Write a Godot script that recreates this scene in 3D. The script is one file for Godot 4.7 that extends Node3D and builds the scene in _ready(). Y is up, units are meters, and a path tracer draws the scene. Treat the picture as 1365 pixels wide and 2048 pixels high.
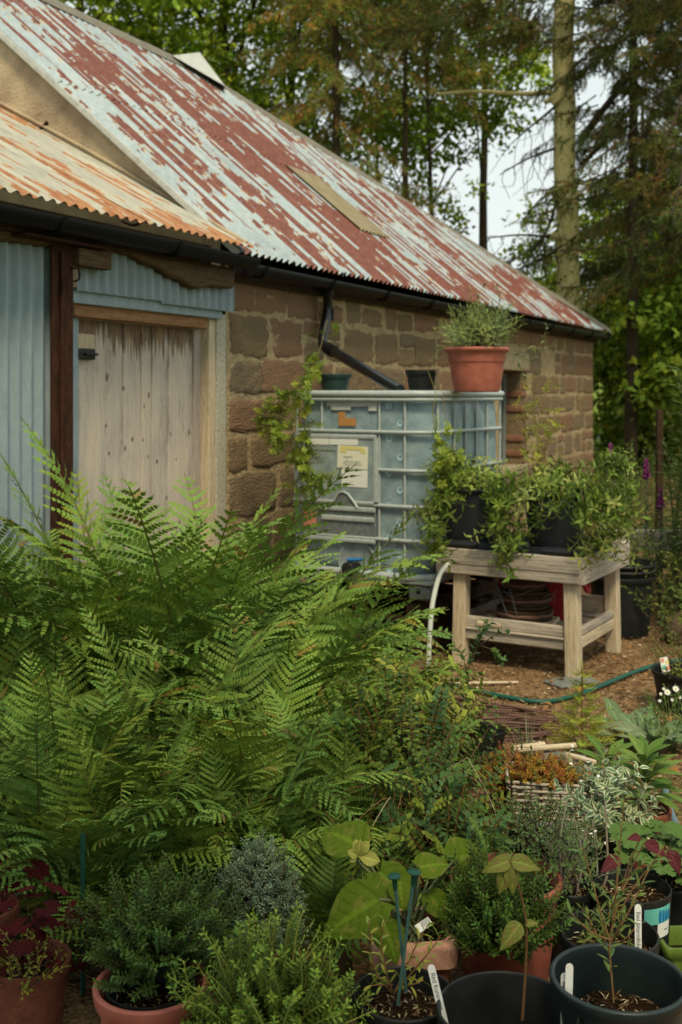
extends Node3D

# ---------------------------------------------------------------- the view: a level camera with a shifted lens
const EYE := 1.5          # height of the lens above the yard
const FOCAL := 2200.0     # focal length in photograph pixels
const HORIZON := 785.0
const MID := 682.5

var rng := RandomNumberGenerator.new()
var M := {}               # materials by name
var used_names := {}

func at(px: float, py: float, z: float) -> Vector3:     # a point seen at that pixel, z metres away
	return Vector3((px - MID) / FOCAL * z, EYE - (py - HORIZON) / FOCAL * z, -z)

func ground_at(px: float, z: float) -> Vector3:
	return Vector3((px - MID) / FOCAL * z, 0.0, -z)

func on_plane(px: float, py: float, p0: Vector3, n: Vector3) -> Vector3:
	var o := Vector3(0, EYE, 0)
	var d := at(px, py, 1.0) - o
	return o + d * ((p0 - o).dot(n) / d.dot(n))

func rf(a: float, b: float) -> float:
	return rng.randf_range(a, b)

# ---------------------------------------------------------------- mesh builder
class MB:
	var v := PackedVector3Array()
	var c := PackedColorArray()
	var t := PackedVector2Array()
	var i := PackedInt32Array()
	var col := Color(1, 1, 1)

	func add(p: Vector3, uv := Vector2.ZERO) -> int:
		v.append(p)
		c.append(col)
		t.append(uv)
		return v.size() - 1

	func tri(a: int, b: int, d: int) -> void:
		i.append(a); i.append(b); i.append(d)

	func quad(a: int, b: int, d: int, e: int) -> void:
		i.append(a); i.append(b); i.append(d)
		i.append(a); i.append(d); i.append(e)

	func face(p: Array) -> void:          # a flat convex polygon with its own vertices
		var first := v.size()
		for q in p:
			add(q, Vector2(q.x, q.y))
		for k in range(1, p.size() - 1):
			tri(first, first + k, first + k + 1)

	func box(size: Vector3, bevel := 0.004, x := Transform3D()) -> void:
		var h := size / 2.0
		var b := minf(bevel, minf(h.x, minf(h.y, h.z)) * 0.9)
		var id := {}
		for sx in [-1, 1]:
			for sy in [-1, 1]:
				for sz in [-1, 1]:
					var k := [sx, sy, sz]
					id[k + [0]] = add(x * Vector3(sx * h.x, sy * (h.y - b), sz * (h.z - b)))
					id[k + [1]] = add(x * Vector3(sx * (h.x - b), sy * h.y, sz * (h.z - b)))
					id[k + [2]] = add(x * Vector3(sx * (h.x - b), sy * (h.y - b), sz * h.z))
					if sx * sy * sz > 0:
						tri(id[k + [0]], id[k + [2]], id[k + [1]])
					else:
						tri(id[k + [0]], id[k + [1]], id[k + [2]])
		for s in [-1, 1]:
			_q(id, [s, -1, -1, 0], [s, -1, 1, 0], [s, 1, 1, 0], [s, 1, -1, 0], s > 0)
			_q(id, [-1, s, -1, 1], [1, s, -1, 1], [1, s, 1, 1], [-1, s, 1, 1], s > 0)
			_q(id, [-1, -1, s, 2], [-1, 1, s, 2], [1, 1, s, 2], [1, -1, s, 2], s > 0)
			for r in [-1, 1]:
				_q(id, [s, r, -1, 0], [s, r, 1, 0], [s, r, 1, 1], [s, r, -1, 1], s * r > 0)
				_q(id, [s, -1, r, 0], [s, -1, r, 2], [s, 1, r, 2], [s, 1, r, 0], s * r > 0)
				_q(id, [-1, s, r, 1], [1, s, r, 1], [1, s, r, 2], [-1, s, r, 2], s * r > 0)

	func _q(id, a, b, d, e, fwd) -> void:
		if fwd:
			quad(id[a], id[e], id[d], id[b])
		else:
			quad(id[a], id[b], id[d], id[e])

	func tube(p: Array, r0: float, r1: float, sides := 6, caps := true) -> void:
		var n := p.size()
		var side := Vector3.ZERO
		var first := v.size()
		for k in n:
			var d: Vector3 = (p[mini(k + 1, n - 1)] - p[maxi(k - 1, 0)]).normalized()
			if side == Vector3.ZERO:
				side = d.cross(Vector3.UP if absf(d.y) < 0.9 else Vector3.RIGHT).normalized()
			side = (side - d * side.dot(d)).normalized()
			var other := d.cross(side)
			var r := lerpf(r0, r1, float(k) / maxf(1, n - 1))
			for s in sides:
				var a := TAU * s / sides
				add(p[k] + (side * cos(a) + other * sin(a)) * r, Vector2(float(s) / sides, k))
		for k in n - 1:
			for s in sides:
				var s2 := (s + 1) % sides
				quad(first + k * sides + s, first + k * sides + s2, first + (k + 1) * sides + s2, first + (k + 1) * sides + s)
		if caps and sides > 2:
			for e in [0, n - 1]:
				var m := v.size()
				for s in sides:
					add(v[first + e * sides + s])
				for s in range(1, sides - 1):
					if e == 0:
						tri(m, m + s + 1, m + s)
					else:
						tri(m, m + s, m + s + 1)

	func lathe(pro: Array, segs := 32, x := Transform3D()) -> void:     # pro: Vector2(radius, height)
		var first := v.size()
		for p in pro:
			for s in segs:
				var a := TAU * s / segs
				add(x * Vector3(cos(a) * p.x, p.y, sin(a) * p.x), Vector2(float(s) / segs, p.y))
		for k in pro.size() - 1:
			for s in segs:
				var s2 := (s + 1) % segs
				quad(first + k * segs + s, first + (k + 1) * segs + s, first + (k + 1) * segs + s2, first + k * segs + s2)

	# a leaf: midrib fold, droop and a width profile
	func leaf(base: Vector3, dir: Vector3, nrm: Vector3, L: float, W: float, shape := 0, segs := 3, fold := 0.25, droop := 0.2) -> void:
		dir = dir.normalized()
		var side := dir.cross(nrm).normalized()
		var up := side.cross(dir).normalized()
		var prev := [-1, -1, -1]
		for k in segs + 1:
			var s := float(k) / segs
			var w: float
			match shape:
				0: w = sin(PI * pow(s, 0.75)) * 0.95 + 0.05 * (1 - s)      # ovate
				1: w = pow(sin(PI * clampf(s * 0.96 + 0.03, 0, 1)), 0.8)   # lanceolate
				2: w = sin(PI * pow(s, 1.35)) + 0.02                      # obovate
				3: w = (1.0 - pow(s, 2.5)) * 0.9 + 0.05                   # strap
				_: w = (1.0 - s * s) * (0.75 + 0.35 * sin(PI * s))         # heart
			if k == 0: w = minf(w, 0.25) if shape != 4 else w
			if k == segs: w = 0.02
			w *= W * 0.5
			var p := base + dir * L * s - up * droop * L * s * s
			var lift := up * fold * w
			var m := add(p, Vector2(0.5, s))
			var l := add(p - side * w + lift, Vector2(0.5 - w / W, s))
			var r := add(p + side * w + lift, Vector2(0.5 + w / W, s))
			if k > 0:
				quad(prev[1], l, m, prev[0])
				quad(prev[0], m, r, prev[2])
			prev = [m, l, r]

	func append_mesh(o: MB, x: Transform3D, tint := Color(1, 1, 1)) -> void:
		var first := v.size()
		for k in o.v.size():
			v.append(x * o.v[k])
			c.append(o.c[k] * tint)
			t.append(o.t[k])
		for k in o.i:
			i.append(first + k)

	func mesh() -> ArrayMesh:
		var n := PackedVector3Array()
		n.resize(v.size())
		for k in range(0, i.size(), 3):
			var a := i[k]; var b := i[k + 1]; var d := i[k + 2]
			var f := (v[d] - v[a]).cross(v[b] - v[a])
			n[a] += f; n[b] += f; n[d] += f
		for k in n.size():
			n[k] = n[k].normalized() if n[k].length_squared() > 1e-20 else Vector3.UP
		var arr := []
		arr.resize(Mesh.ARRAY_MAX)
		arr[Mesh.ARRAY_VERTEX] = v
		arr[Mesh.ARRAY_NORMAL] = n
		arr[Mesh.ARRAY_COLOR] = c
		arr[Mesh.ARRAY_TEX_UV] = t
		arr[Mesh.ARRAY_INDEX] = i
		var m := ArrayMesh.new()
		m.add_surface_from_arrays(Mesh.PRIMITIVE_TRIANGLES, arr)
		return m

# ---------------------------------------------------------------- things and parts
func numbered(called: String) -> String:
	if not used_names.has(called):
		used_names[called] = 0
		return called
	used_names[called] += 1
	return "%s_%03d" % [called, used_names[called]]

func tag(o: Node, label: String, category: String, group := "") -> void:
	o.set_meta("label", label)
	o.set_meta("category", category)
	if group: o.set_meta("group", group)

func thing(called: String, label: String, category: String, pos := Vector3.ZERO, turn := 0.0, group := "") -> Node3D:
	var o := Node3D.new()
	o.name = numbered(called)
	o.position = pos
	o.rotation.y = turn
	add_child(o, true)
	tag(o, label, category, group)
	return o

func place(called: String, m: Mesh, material: Material, parent: Node, x := Transform3D()) -> MeshInstance3D:
	var o := MeshInstance3D.new()
	var count: int = parent.get_meta("_n_" + called, 0) if parent != self else 0
	if parent == self:
		o.name = numbered(called)
	else:
		o.name = called if count == 0 else "%s_%03d" % [called, count]
		parent.set_meta("_n_" + called, count + 1)
	o.mesh = m
	o.transform = x
	if material: o.material_override = material
	parent.add_child(o, true)
	return o

func part(called: String, mb: MB, material: Material, parent: Node, x := Transform3D()) -> MeshInstance3D:
	return place(called, mb.mesh(), material, parent, x)

func box_part(called: String, size: Vector3, pos: Vector3, material: Material, parent: Node, bevel := 0.004, turn := Vector3.ZERO) -> MeshInstance3D:
	var mb := MB.new()
	mb.box(size, bevel)
	return part(called, mb, material, parent, Transform3D(Basis.from_euler(turn), pos))

func tube_part(called: String, p: Array, r0: float, r1: float, material: Material, parent: Node, sides := 10) -> MeshInstance3D:
	var mb := MB.new()
	mb.tube(p, r0, r1, sides)
	return part(called, mb, material, parent)

func scatter(called: String, m: Mesh, material: Material, xs: Array, parent: Node, tints: Array = [], stuff := true) -> MultiMeshInstance3D:
	var mm := MultiMesh.new()
	mm.transform_format = MultiMesh.TRANSFORM_3D
	mm.use_colors = tints.size() > 0
	mm.mesh = m
	mm.instance_count = xs.size()
	for k in xs.size():
		mm.set_instance_transform(k, xs[k])
		if tints.size(): mm.set_instance_color(k, tints[k])
	var o := MultiMeshInstance3D.new()
	o.multimesh = mm
	o.material_override = material
	o.name = called if parent != self else numbered(called)
	parent.add_child(o, true)
	if stuff: o.set_meta("kind", "stuff")
	return o

func structure(o: Node) -> void:
	o.set_meta("kind", "structure")

func aim(dir: Vector3, roll := 0.0) -> Basis:        # a basis whose y axis points along dir
	var y := dir.normalized()
	var x := y.cross(Vector3.UP if absf(y.y) < 0.95 else Vector3.RIGHT).normalized()
	var b := Basis(x, y, x.cross(y))
	return b * Basis(Vector3.UP, roll)

func bend(points: Array, n := 8) -> Array:           # a smooth run through the points
	var c := Curve3D.new()
	for k in points.size():
		var a: Vector3 = points[maxi(k - 1, 0)]
		var b: Vector3 = points[mini(k + 1, points.size() - 1)]
		c.add_point(points[k], (a - b) / 6.0, (b - a) / 6.0)
	var out := []
	var last: float = c.get_baked_length()
	for k in n + 1:
		out.append(c.sample_baked(last * k / n, true))
	return out

func rounded(points: Array, r: float, n := 6) -> Array:      # a run of straight lengths with rounded corners
	var out := [points[0]]
	for k in range(1, points.size() - 1):
		var p: Vector3 = points[k]
		var a: Vector3 = p + (points[k - 1] - p).normalized() * r
		var b: Vector3 = p + (points[k + 1] - p).normalized() * r
		for q in n + 1:
			var t := float(q) / n
			out.append(a.lerp(p, t).lerp(p.lerp(b, t), t))
	out.append(points[-1])
	return out

# ---------------------------------------------------------------- computed textures
func noise_bytes(seed_: int, w: int, h: int, freq: float, oct := 4, type := FastNoiseLite.TYPE_SIMPLEX_SMOOTH) -> PackedByteArray:
	var f := FastNoiseLite.new()
	f.seed = seed_
	f.noise_type = type
	f.frequency = freq
	f.fractal_octaves = oct
	var im := f.get_seamless_image(w, h, false, false, 0.12, true)
	im.convert(Image.FORMAT_L8)
	return im.get_data()

func ramp_lut(stops: Array) -> PackedByteArray:      # stops: [position, "hex"], ...
	var g := Gradient.new()
	var offs := PackedFloat32Array()
	var cols := PackedColorArray()
	for s in stops:
		offs.append(s[0])
		cols.append(Color(s[1]))
	g.offsets = offs
	g.colors = cols
	var lut := PackedByteArray()
	for k in 256:
		var q := g.sample(k / 255.0)
		lut.append(int(q.r * 255)); lut.append(int(q.g * 255)); lut.append(int(q.b * 255))
	return lut

func ramp_tex(bytes: PackedByteArray, w: int, h: int, stops: Array) -> ImageTexture:
	var lut := ramp_lut(stops)
	var out := PackedByteArray()
	out.resize(w * h * 3)
	for k in w * h:
		var b := bytes[k] * 3
		out[k * 3] = lut[b]; out[k * 3 + 1] = lut[b + 1]; out[k * 3 + 2] = lut[b + 2]
	return ImageTexture.create_from_image(Image.create_from_data(w, h, false, Image.FORMAT_RGB8, out))

func grey_tex(bytes: PackedByteArray, w: int, h: int) -> ImageTexture:
	return ImageTexture.create_from_image(Image.create_from_data(w, h, false, Image.FORMAT_L8, bytes))

func mixed(a: PackedByteArray, b: PackedByteArray, share: float) -> PackedByteArray:
	var out := PackedByteArray()
	out.resize(a.size())
	for k in a.size():
		out[k] = int(a[k] * (1 - share) + b[k] * share)
	return out

func mat(called: String, color, rough := 0.8, opts := {}) -> StandardMaterial3D:
	var m := StandardMaterial3D.new()
	m.resource_name = called
	m.cull_mode = BaseMaterial3D.CULL_DISABLED
	if color is Texture2D:
		m.albedo_texture = color
	else:
		m.albedo_color = color
	m.roughness = rough
	m.metallic_specular = opts.get("spec", 0.4)
	m.metallic = opts.get("metal", 0.0)
	if opts.has("tint"): m.albedo_color = opts.tint
	if opts.has("scale"):
		m.uv1_triplanar = true
		m.uv1_world_triplanar = opts.get("world", false)
		var s = opts.scale
		m.uv1_scale = s if s is Vector3 else Vector3.ONE * float(s)
	if opts.has("bump"):
		m.heightmap_enabled = true
		m.heightmap_texture = opts.bump
		m.heightmap_scale = opts.get("depth", 1.0)
	if opts.get("vcol", false): m.vertex_color_use_as_albedo = true
	if opts.has("back"):
		m.backlight_enabled = true
		m.backlight = opts.back
	if opts.has("coat"):
		m.clearcoat_enabled = true
		m.clearcoat = opts.coat
		m.clearcoat_roughness = 0.3
	M[called] = m
	return m

func lin(r: float, g: float, b: float) -> Color:      # a real-world base colour for albedo_color
	return Color(r, g, b).linear_to_srgb()

func make_materials() -> void:
	var n1 := noise_bytes(11, 512, 512, 0.012, 5)
	var n2 := noise_bytes(23, 512, 512, 0.05, 4)
	var n3 := noise_bytes(37, 512, 512, 0.16, 3)
	var cell := noise_bytes(41, 512, 512, 0.06, 3, FastNoiseLite.TYPE_CELLULAR)
	var rough_mix := mixed(mixed(n1, n2, 0.45), n3, 0.3)
	var fine := mixed(n2, n3, 0.5)
	var b_rough := grey_tex(rough_mix, 512, 512)
	var b_fine := grey_tex(fine, 512, 512)
	var b_cell := grey_tex(mixed(cell, n3, 0.4), 512, 512)
	var stone_mix := mixed(mixed(n1, cell, 0.35), n3, 0.42)
	var b_stone := grey_tex(mixed(stone_mix, n2, 0.4), 512, 512)
	# stone and mortar
	var st := [["78654d", "8d785d", "594936", "a08c6e"], ["736149", "88755a", "544633", "9c8a6d"], ["7e634d", "8f7259", "5e4836", "a1886b"], ["74654f", "897860", "574a39", "9d8d73"]]
	for k in 4:
		var s: Array = st[k]
		mat("stone_%d" % k, ramp_tex(stone_mix, 512, 512, [[0.0, s[2]], [0.3, s[0]], [0.5, s[1]], [0.64, s[0]], [0.76, s[3]], [0.84, "b5a282"], [1.0, "d2c6ac"]]), 0.97, {"scale": 1.9, "world": true, "bump": b_stone, "depth": 3.2, "spec": 0.15})
	mat("mortar", ramp_tex(rough_mix, 512, 512, [[0.0, "776852"], [0.4, "a08c6a"], [0.6, "b29d7a"], [1.0, "cbb691"]]), 0.95, {"scale": 1.1, "bump": b_rough, "depth": 2.2, "spec": 0.2})
	mat("render_coat", ramp_tex(mixed(n1, n3, 0.25), 512, 512, [[0.0, "7d6c55"], [0.35, "a3917a"], [0.6, "b3a286"], [0.85, "c0ae90"], [1.0, "c9b083"]]), 0.95, {"scale": 0.5, "bump": b_fine, "depth": 0.8, "spec": 0.2})
	mat("lintel_stone", ramp_tex(rough_mix, 512, 512, [[0.0, "7a6c56"], [1.0, "b5a688"]]), 0.95, {"scale": 1.4, "bump": b_fine, "depth": 0.6, "spec": 0.2})
	mat("brick", ramp_tex(rough_mix, 512, 512, [[0.0, "66483a"], [0.6, "865f4c"], [1.0, "a58b74"]]), 0.95, {"scale": 2.0, "spec": 0.2})
	mat("slate", ramp_tex(rough_mix, 512, 512, [[0.0, "50544f"], [1.0, "8b8f88"]]), 0.8, {"scale": 2.0})
	# wood: the grain runs along the axis in the name
	var w_grey := ramp_tex(mixed(n2, n1, 0.4), 512, 512, [[0.0, "75665a"], [0.35, "a0948a"], [0.6, "b3a79d"], [0.85, "bdaf9f"], [1.0, "c9b191"]])
	var w_pale := ramp_tex(mixed(n2, n1, 0.4), 512, 512, [[0.0, "75654f"], [0.3, "b09e83"], [0.5, "cbb99b"], [0.75, "d8c8ad"], [1.0, "e3d7c0"]])
	var w_bench := ramp_tex(mixed(n2, n1, 0.5), 512, 512, [[0.0, "5f564c"], [0.3, "948a7e"], [0.45, "aca295"], [0.65, "bfb29f"], [0.85, "cbb99e"], [1.0, "d8c4a3"]])
	var w_dark := ramp_tex(mixed(n2, n1, 0.4), 512, 512, [[0.0, "1d150e"], [0.45, "3a2c1e"], [0.75, "54442f"], [1.0, "6b5a40"]])
	var w_brown := ramp_tex(mixed(n2, n1, 0.4), 512, 512, [[0.0, "2e2419"], [0.4, "554534"], [0.7, "6e5b45"], [1.0, "8a765a"]])
	var w_warm := ramp_tex(mixed(n2, n1, 0.4), 512, 512, [[0.0, "664630"], [0.5, "987252"], [1.0, "b8946f"]])
	var along := {"x": Vector3(0.5, 9, 9), "y": Vector3(9, 0.5, 9), "z": Vector3(9, 9, 0.5)}
	for ax in along:
		mat("wood_grey_" + ax, w_grey, 0.9, {"scale": along[ax], "bump": b_fine, "depth": 0.25, "spec": 0.25})
		mat("wood_pale_" + ax, w_pale, 0.9, {"scale": along[ax], "bump": b_fine, "depth": 0.3, "spec": 0.25})
		mat("wood_bench_" + ax, w_bench, 0.9, {"scale": along[ax], "bump": b_fine, "depth": 0.3, "spec": 0.25})
		mat("wood_dark_" + ax, w_dark, 0.85, {"scale": along[ax], "bump": b_fine, "depth": 0.3, "spec": 0.25})
		mat("wood_brown_" + ax, w_brown, 0.88, {"scale": along[ax], "bump": b_fine, "depth": 0.3, "spec": 0.2})
		mat("wood_warm_" + ax, w_warm, 0.85, {"scale": along[ax], "bump": b_fine, "depth": 0.25, "spec": 0.25})
	mat("wood_flaking", ramp_tex(fine, 512, 512, [[0.0, "7d7566"], [0.42, "a09886"], [0.52, "b9b4a1"], [1.0, "cbc5b0"]]), 0.85, {"scale": Vector3(3, 1.2, 3), "bump": b_fine, "depth": 0.4})
	mat("bark_stick", ramp_tex(fine, 512, 512, [[0.0, "3c2a24"], [0.6, "6d5045"], [1.0, "8d7364"]]), 0.8, {"scale": Vector3(6, 6, 6)})
	# metal and paint
	mat("blue_sheet", ramp_tex(rough_mix, 512, 512, [[0.0, "6c7a7e"], [0.3, "7e8d93"], [0.55, "8b9aa1"], [0.8, "96a3a8"], [0.93, "a2adae"], [1.0, "8f8a7c"]]), 0.62, {"scale": Vector3(1.2, 0.35, 1.2), "bump": b_fine, "depth": 0.06})
	mat("rust", ramp_tex(rough_mix, 512, 512, [[0.0, "1f1410"], [0.4, "35221a"], [0.62, "472c20"], [0.8, "5a3828"], [1.0, "7a4d35"]]), 0.9, {"scale": Vector3(3, 1, 3), "bump": b_fine, "depth": 0.3, "spec": 0.25})
	mat("flashing", ramp_tex(rough_mix, 512, 512, [[0.0, "8a8880"], [0.5, "b9bab4"], [1.0, "d2d4cf"]]), 0.6, {"scale": 1.2})
	mat("ridge_metal", ramp_tex(rough_mix, 512, 512, [[0.0, "4a443c"], [0.5, "7b7467"], [1.0, "989284"]]), 0.75, {"scale": 1.5})
	mat("galvanised", ramp_tex(rough_mix, 512, 512, [[0.0, "8a9290"], [0.5, "a6aeab"], [0.8, "b5bcb8"], [1.0, "c5c9c4"]]), 0.5, {"scale": 3.0, "metal": 0.1})
	mat("dull_steel", ramp_tex(rough_mix, 512, 512, [[0.0, "4d5352"], [0.5, "747d7c"], [1.0, "9aa19e"]]), 0.55, {"scale": 3.0, "metal": 0.3})
	mat("tank_plastic", ramp_tex(mixed(n1, n2, 0.3), 512, 512, [[0.0, "65767b"], [0.35, "778a8e"], [0.6, "86989b"], [0.85, "96a5a6"], [1.0, "a8b3b2"]]), 0.38, {"scale": 1.4, "spec": 0.5, "bump": b_fine, "depth": 0.05})
	mat("tank_plate", ramp_tex(mixed(n1, n2, 0.3), 512, 512, [[0.0, "6d7979"], [0.5, "869292"], [1.0, "a0aba8"]]), 0.45, {"scale": 1.7})
	mat("tank_dimple", lin(0.33, 0.47, 0.52), 0.35)
	mat("black_pipe", lin(0.009, 0.009, 0.009), 0.45, {"spec": 0.2})
	mat("drain_pipe", lin(0.011, 0.011, 0.012), 0.28, {"spec": 0.5})
	mat("black_pot", ramp_tex(rough_mix, 512, 512, [[0.0, "131413"], [0.5, "1f2120"], [0.78, "2d2d29"], [1.0, "524c3d"]]), 0.5, {"scale": 2.5, "spec": 0.35})
	mat("black_tub", ramp_tex(rough_mix, 512, 512, [[0.0, "191c20"], [0.6, "23272c"], [1.0, "33373b"]]), 0.5, {"scale": 2.5, "spec": 0.5})
	mat("dark_green_pot", ramp_tex(rough_mix, 512, 512, [[0.0, "121b1b"], [0.55, "1b2828"], [0.8, "273432"], [1.0, "484a3e"]]), 0.42, {"scale": 2.5, "spec": 0.5})
	mat("green_bowl", lin(0.022, 0.045, 0.035), 0.4)
	mat("terracotta_plastic", ramp_tex(mixed(n1, n3, 0.2), 512, 512, [[0.0, "82483a"], [0.3, "9f5949"], [0.6, "ac6453"], [0.85, "b56e5c"], [1.0, "c08f7d"]]), 0.6, {"scale": 2.0, "bump": b_fine, "depth": 0.04})
	mat("terracotta_clay", ramp_tex(rough_mix, 512, 512, [[0.0, "41281f"], [0.35, "6b3f2f"], [0.6, "804f3c"], [0.85, "94664f"], [1.0, "b8947e"]]), 0.9, {"scale": 3.0, "bump": b_fine, "depth": 0.15, "spec": 0.25})
	mat("terracotta_pale", ramp_tex(rough_mix, 512, 512, [[0.0, "9a6a54"], [0.5, "c08f78"], [1.0, "d9b49f"]]), 0.9, {"scale": 5.0, "bump": b_fine, "depth": 0.12, "spec": 0.25})
	mat("lime_plastic", ramp_tex(rough_mix, 512, 512, [[0.0, "445a1e"], [0.5, "5a7229"], [1.0, "6e8538"]]), 0.5, {"scale": 3.0})
	mat("red_plastic", lin(0.32, 0.018, 0.025), 0.4)
	mat("green_hose", lin(0.010, 0.085, 0.06), 0.45)
	mat("blue_hose", lin(0.10, 0.17, 0.20), 0.45)
	mat("white_hose", lin(0.55, 0.60, 0.54), 0.5)
	mat("blue_handle", lin(0.02, 0.16, 0.42), 0.4)
	mat("stake_green", lin(0.05, 0.12, 0.10), 0.5)
	mat("stake_cap", lin(0.006, 0.06, 0.038), 0.5)
	mat("paper_white", lin(0.68, 0.68, 0.62), 0.9)
	mat("paper_cream", lin(0.68, 0.66, 0.52), 0.9)
	mat("paper_yellow", lin(0.62, 0.55, 0.20), 0.9)
	mat("sticker_orange", lin(0.42, 0.20, 0.06), 0.7)
	mat("sticker_pink", lin(0.60, 0.24, 0.16), 0.7)
	mat("print_teal", lin(0.13, 0.48, 0.42), 0.5)
	mat("print_blue", lin(0.01, 0.17, 0.38), 0.5)
	mat("ink", lin(0.015, 0.015, 0.02), 0.8)
	mat("plant_tag", lin(0.72, 0.72, 0.67), 0.5)
	mat("glass_dark", lin(0.02, 0.022, 0.024), 0.12, {"spec": 0.6})
	mat("window_wood", ramp_tex(rough_mix, 512, 512, [[0.0, "5c6460"], [1.0, "8c928b"]]), 0.8, {"scale": 2.0})
	# the ground
	mat("mulch", ramp_tex(mixed(rough_mix, fine, 0.4), 512, 512, [[0.0, "3f3122"], [0.3, "675039"], [0.5, "85694b"], [0.7, "9c8160"], [1.0, "bba37f"]]), 0.98, {"scale": 0.6, "world": true, "bump": b_fine, "depth": 3.0, "spec": 0.15})
	mat("soil", ramp_tex(mixed(fine, n3, 0.5), 512, 512, [[0.0, "17100a"], [0.5, "2b1e13"], [0.8, "46331f"], [1.0, "6b5336"]]), 0.98, {"scale": 4.0, "bump": b_fine, "depth": 1.0, "spec": 0.15})
	mat("field_grass", ramp_tex(rough_mix, 512, 512, [[0.0, "4c5a24"], [0.5, "687832"], [1.0, "8a9648"]]), 0.95, {"scale": 0.2, "world": true, "spec": 0.15})
	mat("road_grey", ramp_tex(rough_mix, 512, 512, [[0.0, "6b6a66"], [1.0, "8c8b86"]]), 0.95, {"scale": 0.5, "world": true})
	# plants: colour comes from the leaves themselves
	mat("leaf", Color(1, 1, 1), 0.55, {"vcol": true, "back": Color(0.5, 0.5, 0.5), "spec": 0.25})
	mat("leaf_matt", Color(1, 1, 1), 0.8, {"vcol": true, "back": Color(0.4, 0.4, 0.4), "spec": 0.2})
	mat("leaf_gloss", Color(1, 1, 1), 0.4, {"vcol": true, "back": Color(0.25, 0.25, 0.25), "spec": 0.3})
	var tints := [[1.0, 1.0, 1.0], [0.80, 0.88, 0.9], [1.16, 1.1, 0.85], [1.04, 1.06, 0.95], [1.24, 0.98, 0.7], [0.62, 0.72, 0.8]]
	for k in 6:
		var q: Array = tints[k]
		mat("fern_%d" % k, lin(minf(q[0] * 0.82, 1), q[1] * 0.82, q[2] * 0.82), 0.6, {"vcol": true, "back": Color(0.24, 0.24, 0.24), "spec": 0.3})
	mat("twig", Color(1, 1, 1), 0.9, {"vcol": true, "spec": 0.2})
	mat("trunk_bark", ramp_tex(rough_mix, 512, 512, [[0.0, "665f3e"], [0.28, "978c5a"], [0.45, "b3a870"], [0.6, "c2b88b"], [0.75, "ada36e"], [1.0, "d6cfae"]]), 0.95, {"scale": Vector3(1.6, 0.9, 1.6), "bump": b_rough, "depth": 1.4, "spec": 0.15})
	mat("dark_bark", ramp_tex(rough_mix, 512, 512, [[0.0, "231d15"], [0.6, "3f372a"], [1.0, "575040"]]), 0.95, {"scale": Vector3(1.5, 0.5, 1.5), "spec": 0.15})

# ---------------------------------------------------------------- the barn and the shed beside it
const PITCH := 0.70      # roof slope of the barn, radians
const HALF := 2.72        # half the width of the barn
var barn: Node3D
var shed: Node3D
var eave_y := 2.35

func on_wall(px: float, py: float, off: float) -> Vector3:     # a point of the barn front, in the barn's own axes (x along, y up, z out)
	var p := on_plane(px, py, barn.transform * Vector3(0, 0, off), barn.basis.z)
	return barn.transform.affine_inverse() * p

func wall_box(called: String, px0: float, px1: float, py0: float, py1: float, off: float, depth: float, material: Material, parent: Node, bevel := 0.004) -> MeshInstance3D:
	var mid := (py0 + py1) / 2.0
	var x0 := on_wall(px0, mid, off).x
	var x1 := on_wall(px1, mid, off).x
	var y1 := on_wall((px0 + px1) / 2.0, py0, off).y
	var y0 := on_wall((px0 + px1) / 2.0, py1, off).y
	return box_part(called, Vector3(x1 - x0, y1 - y0, depth), Vector3((x0 + x1) / 2, (y0 + y1) / 2, off - depth / 2), material, parent, bevel)

func corrugated(x0: float, x1: float, s0: float, s1: float, place_fn: Callable, uv_fn: Callable, amp := 0.009, limit = null, step := 0.3) -> MB:
	# waves along x, length along s; place_fn(x, s, height) gives the point
	var mb := MB.new()
	var cols := int(ceil((x1 - x0) / 0.076 * 8.0))
	var rows := maxi(1, int(ceil((s1 - s0) / step)))
	for k in cols + 1:
		var x := lerpf(x0, x1, float(k) / cols)
		var top: float = s1
		if limit != null: top = clampf(limit.call(x), s0, s1)
		for r in rows + 1:
			var s := lerpf(s0, top, float(r) / rows)
			mb.add(place_fn.call(x, s, amp * cos(TAU * x / 0.076)), uv_fn.call(x, s))
	for k in cols:
		for r in rows:
			var a := k * (rows + 1) + r
			if mb.v[a].distance_to(mb.v[a + 1]) < 1e-5 and mb.v[a + rows + 1].distance_to(mb.v[a + rows + 2]) < 1e-5: continue
			mb.quad(a, a + rows + 1, a + rows + 2, a + 1)
	return mb

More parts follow.
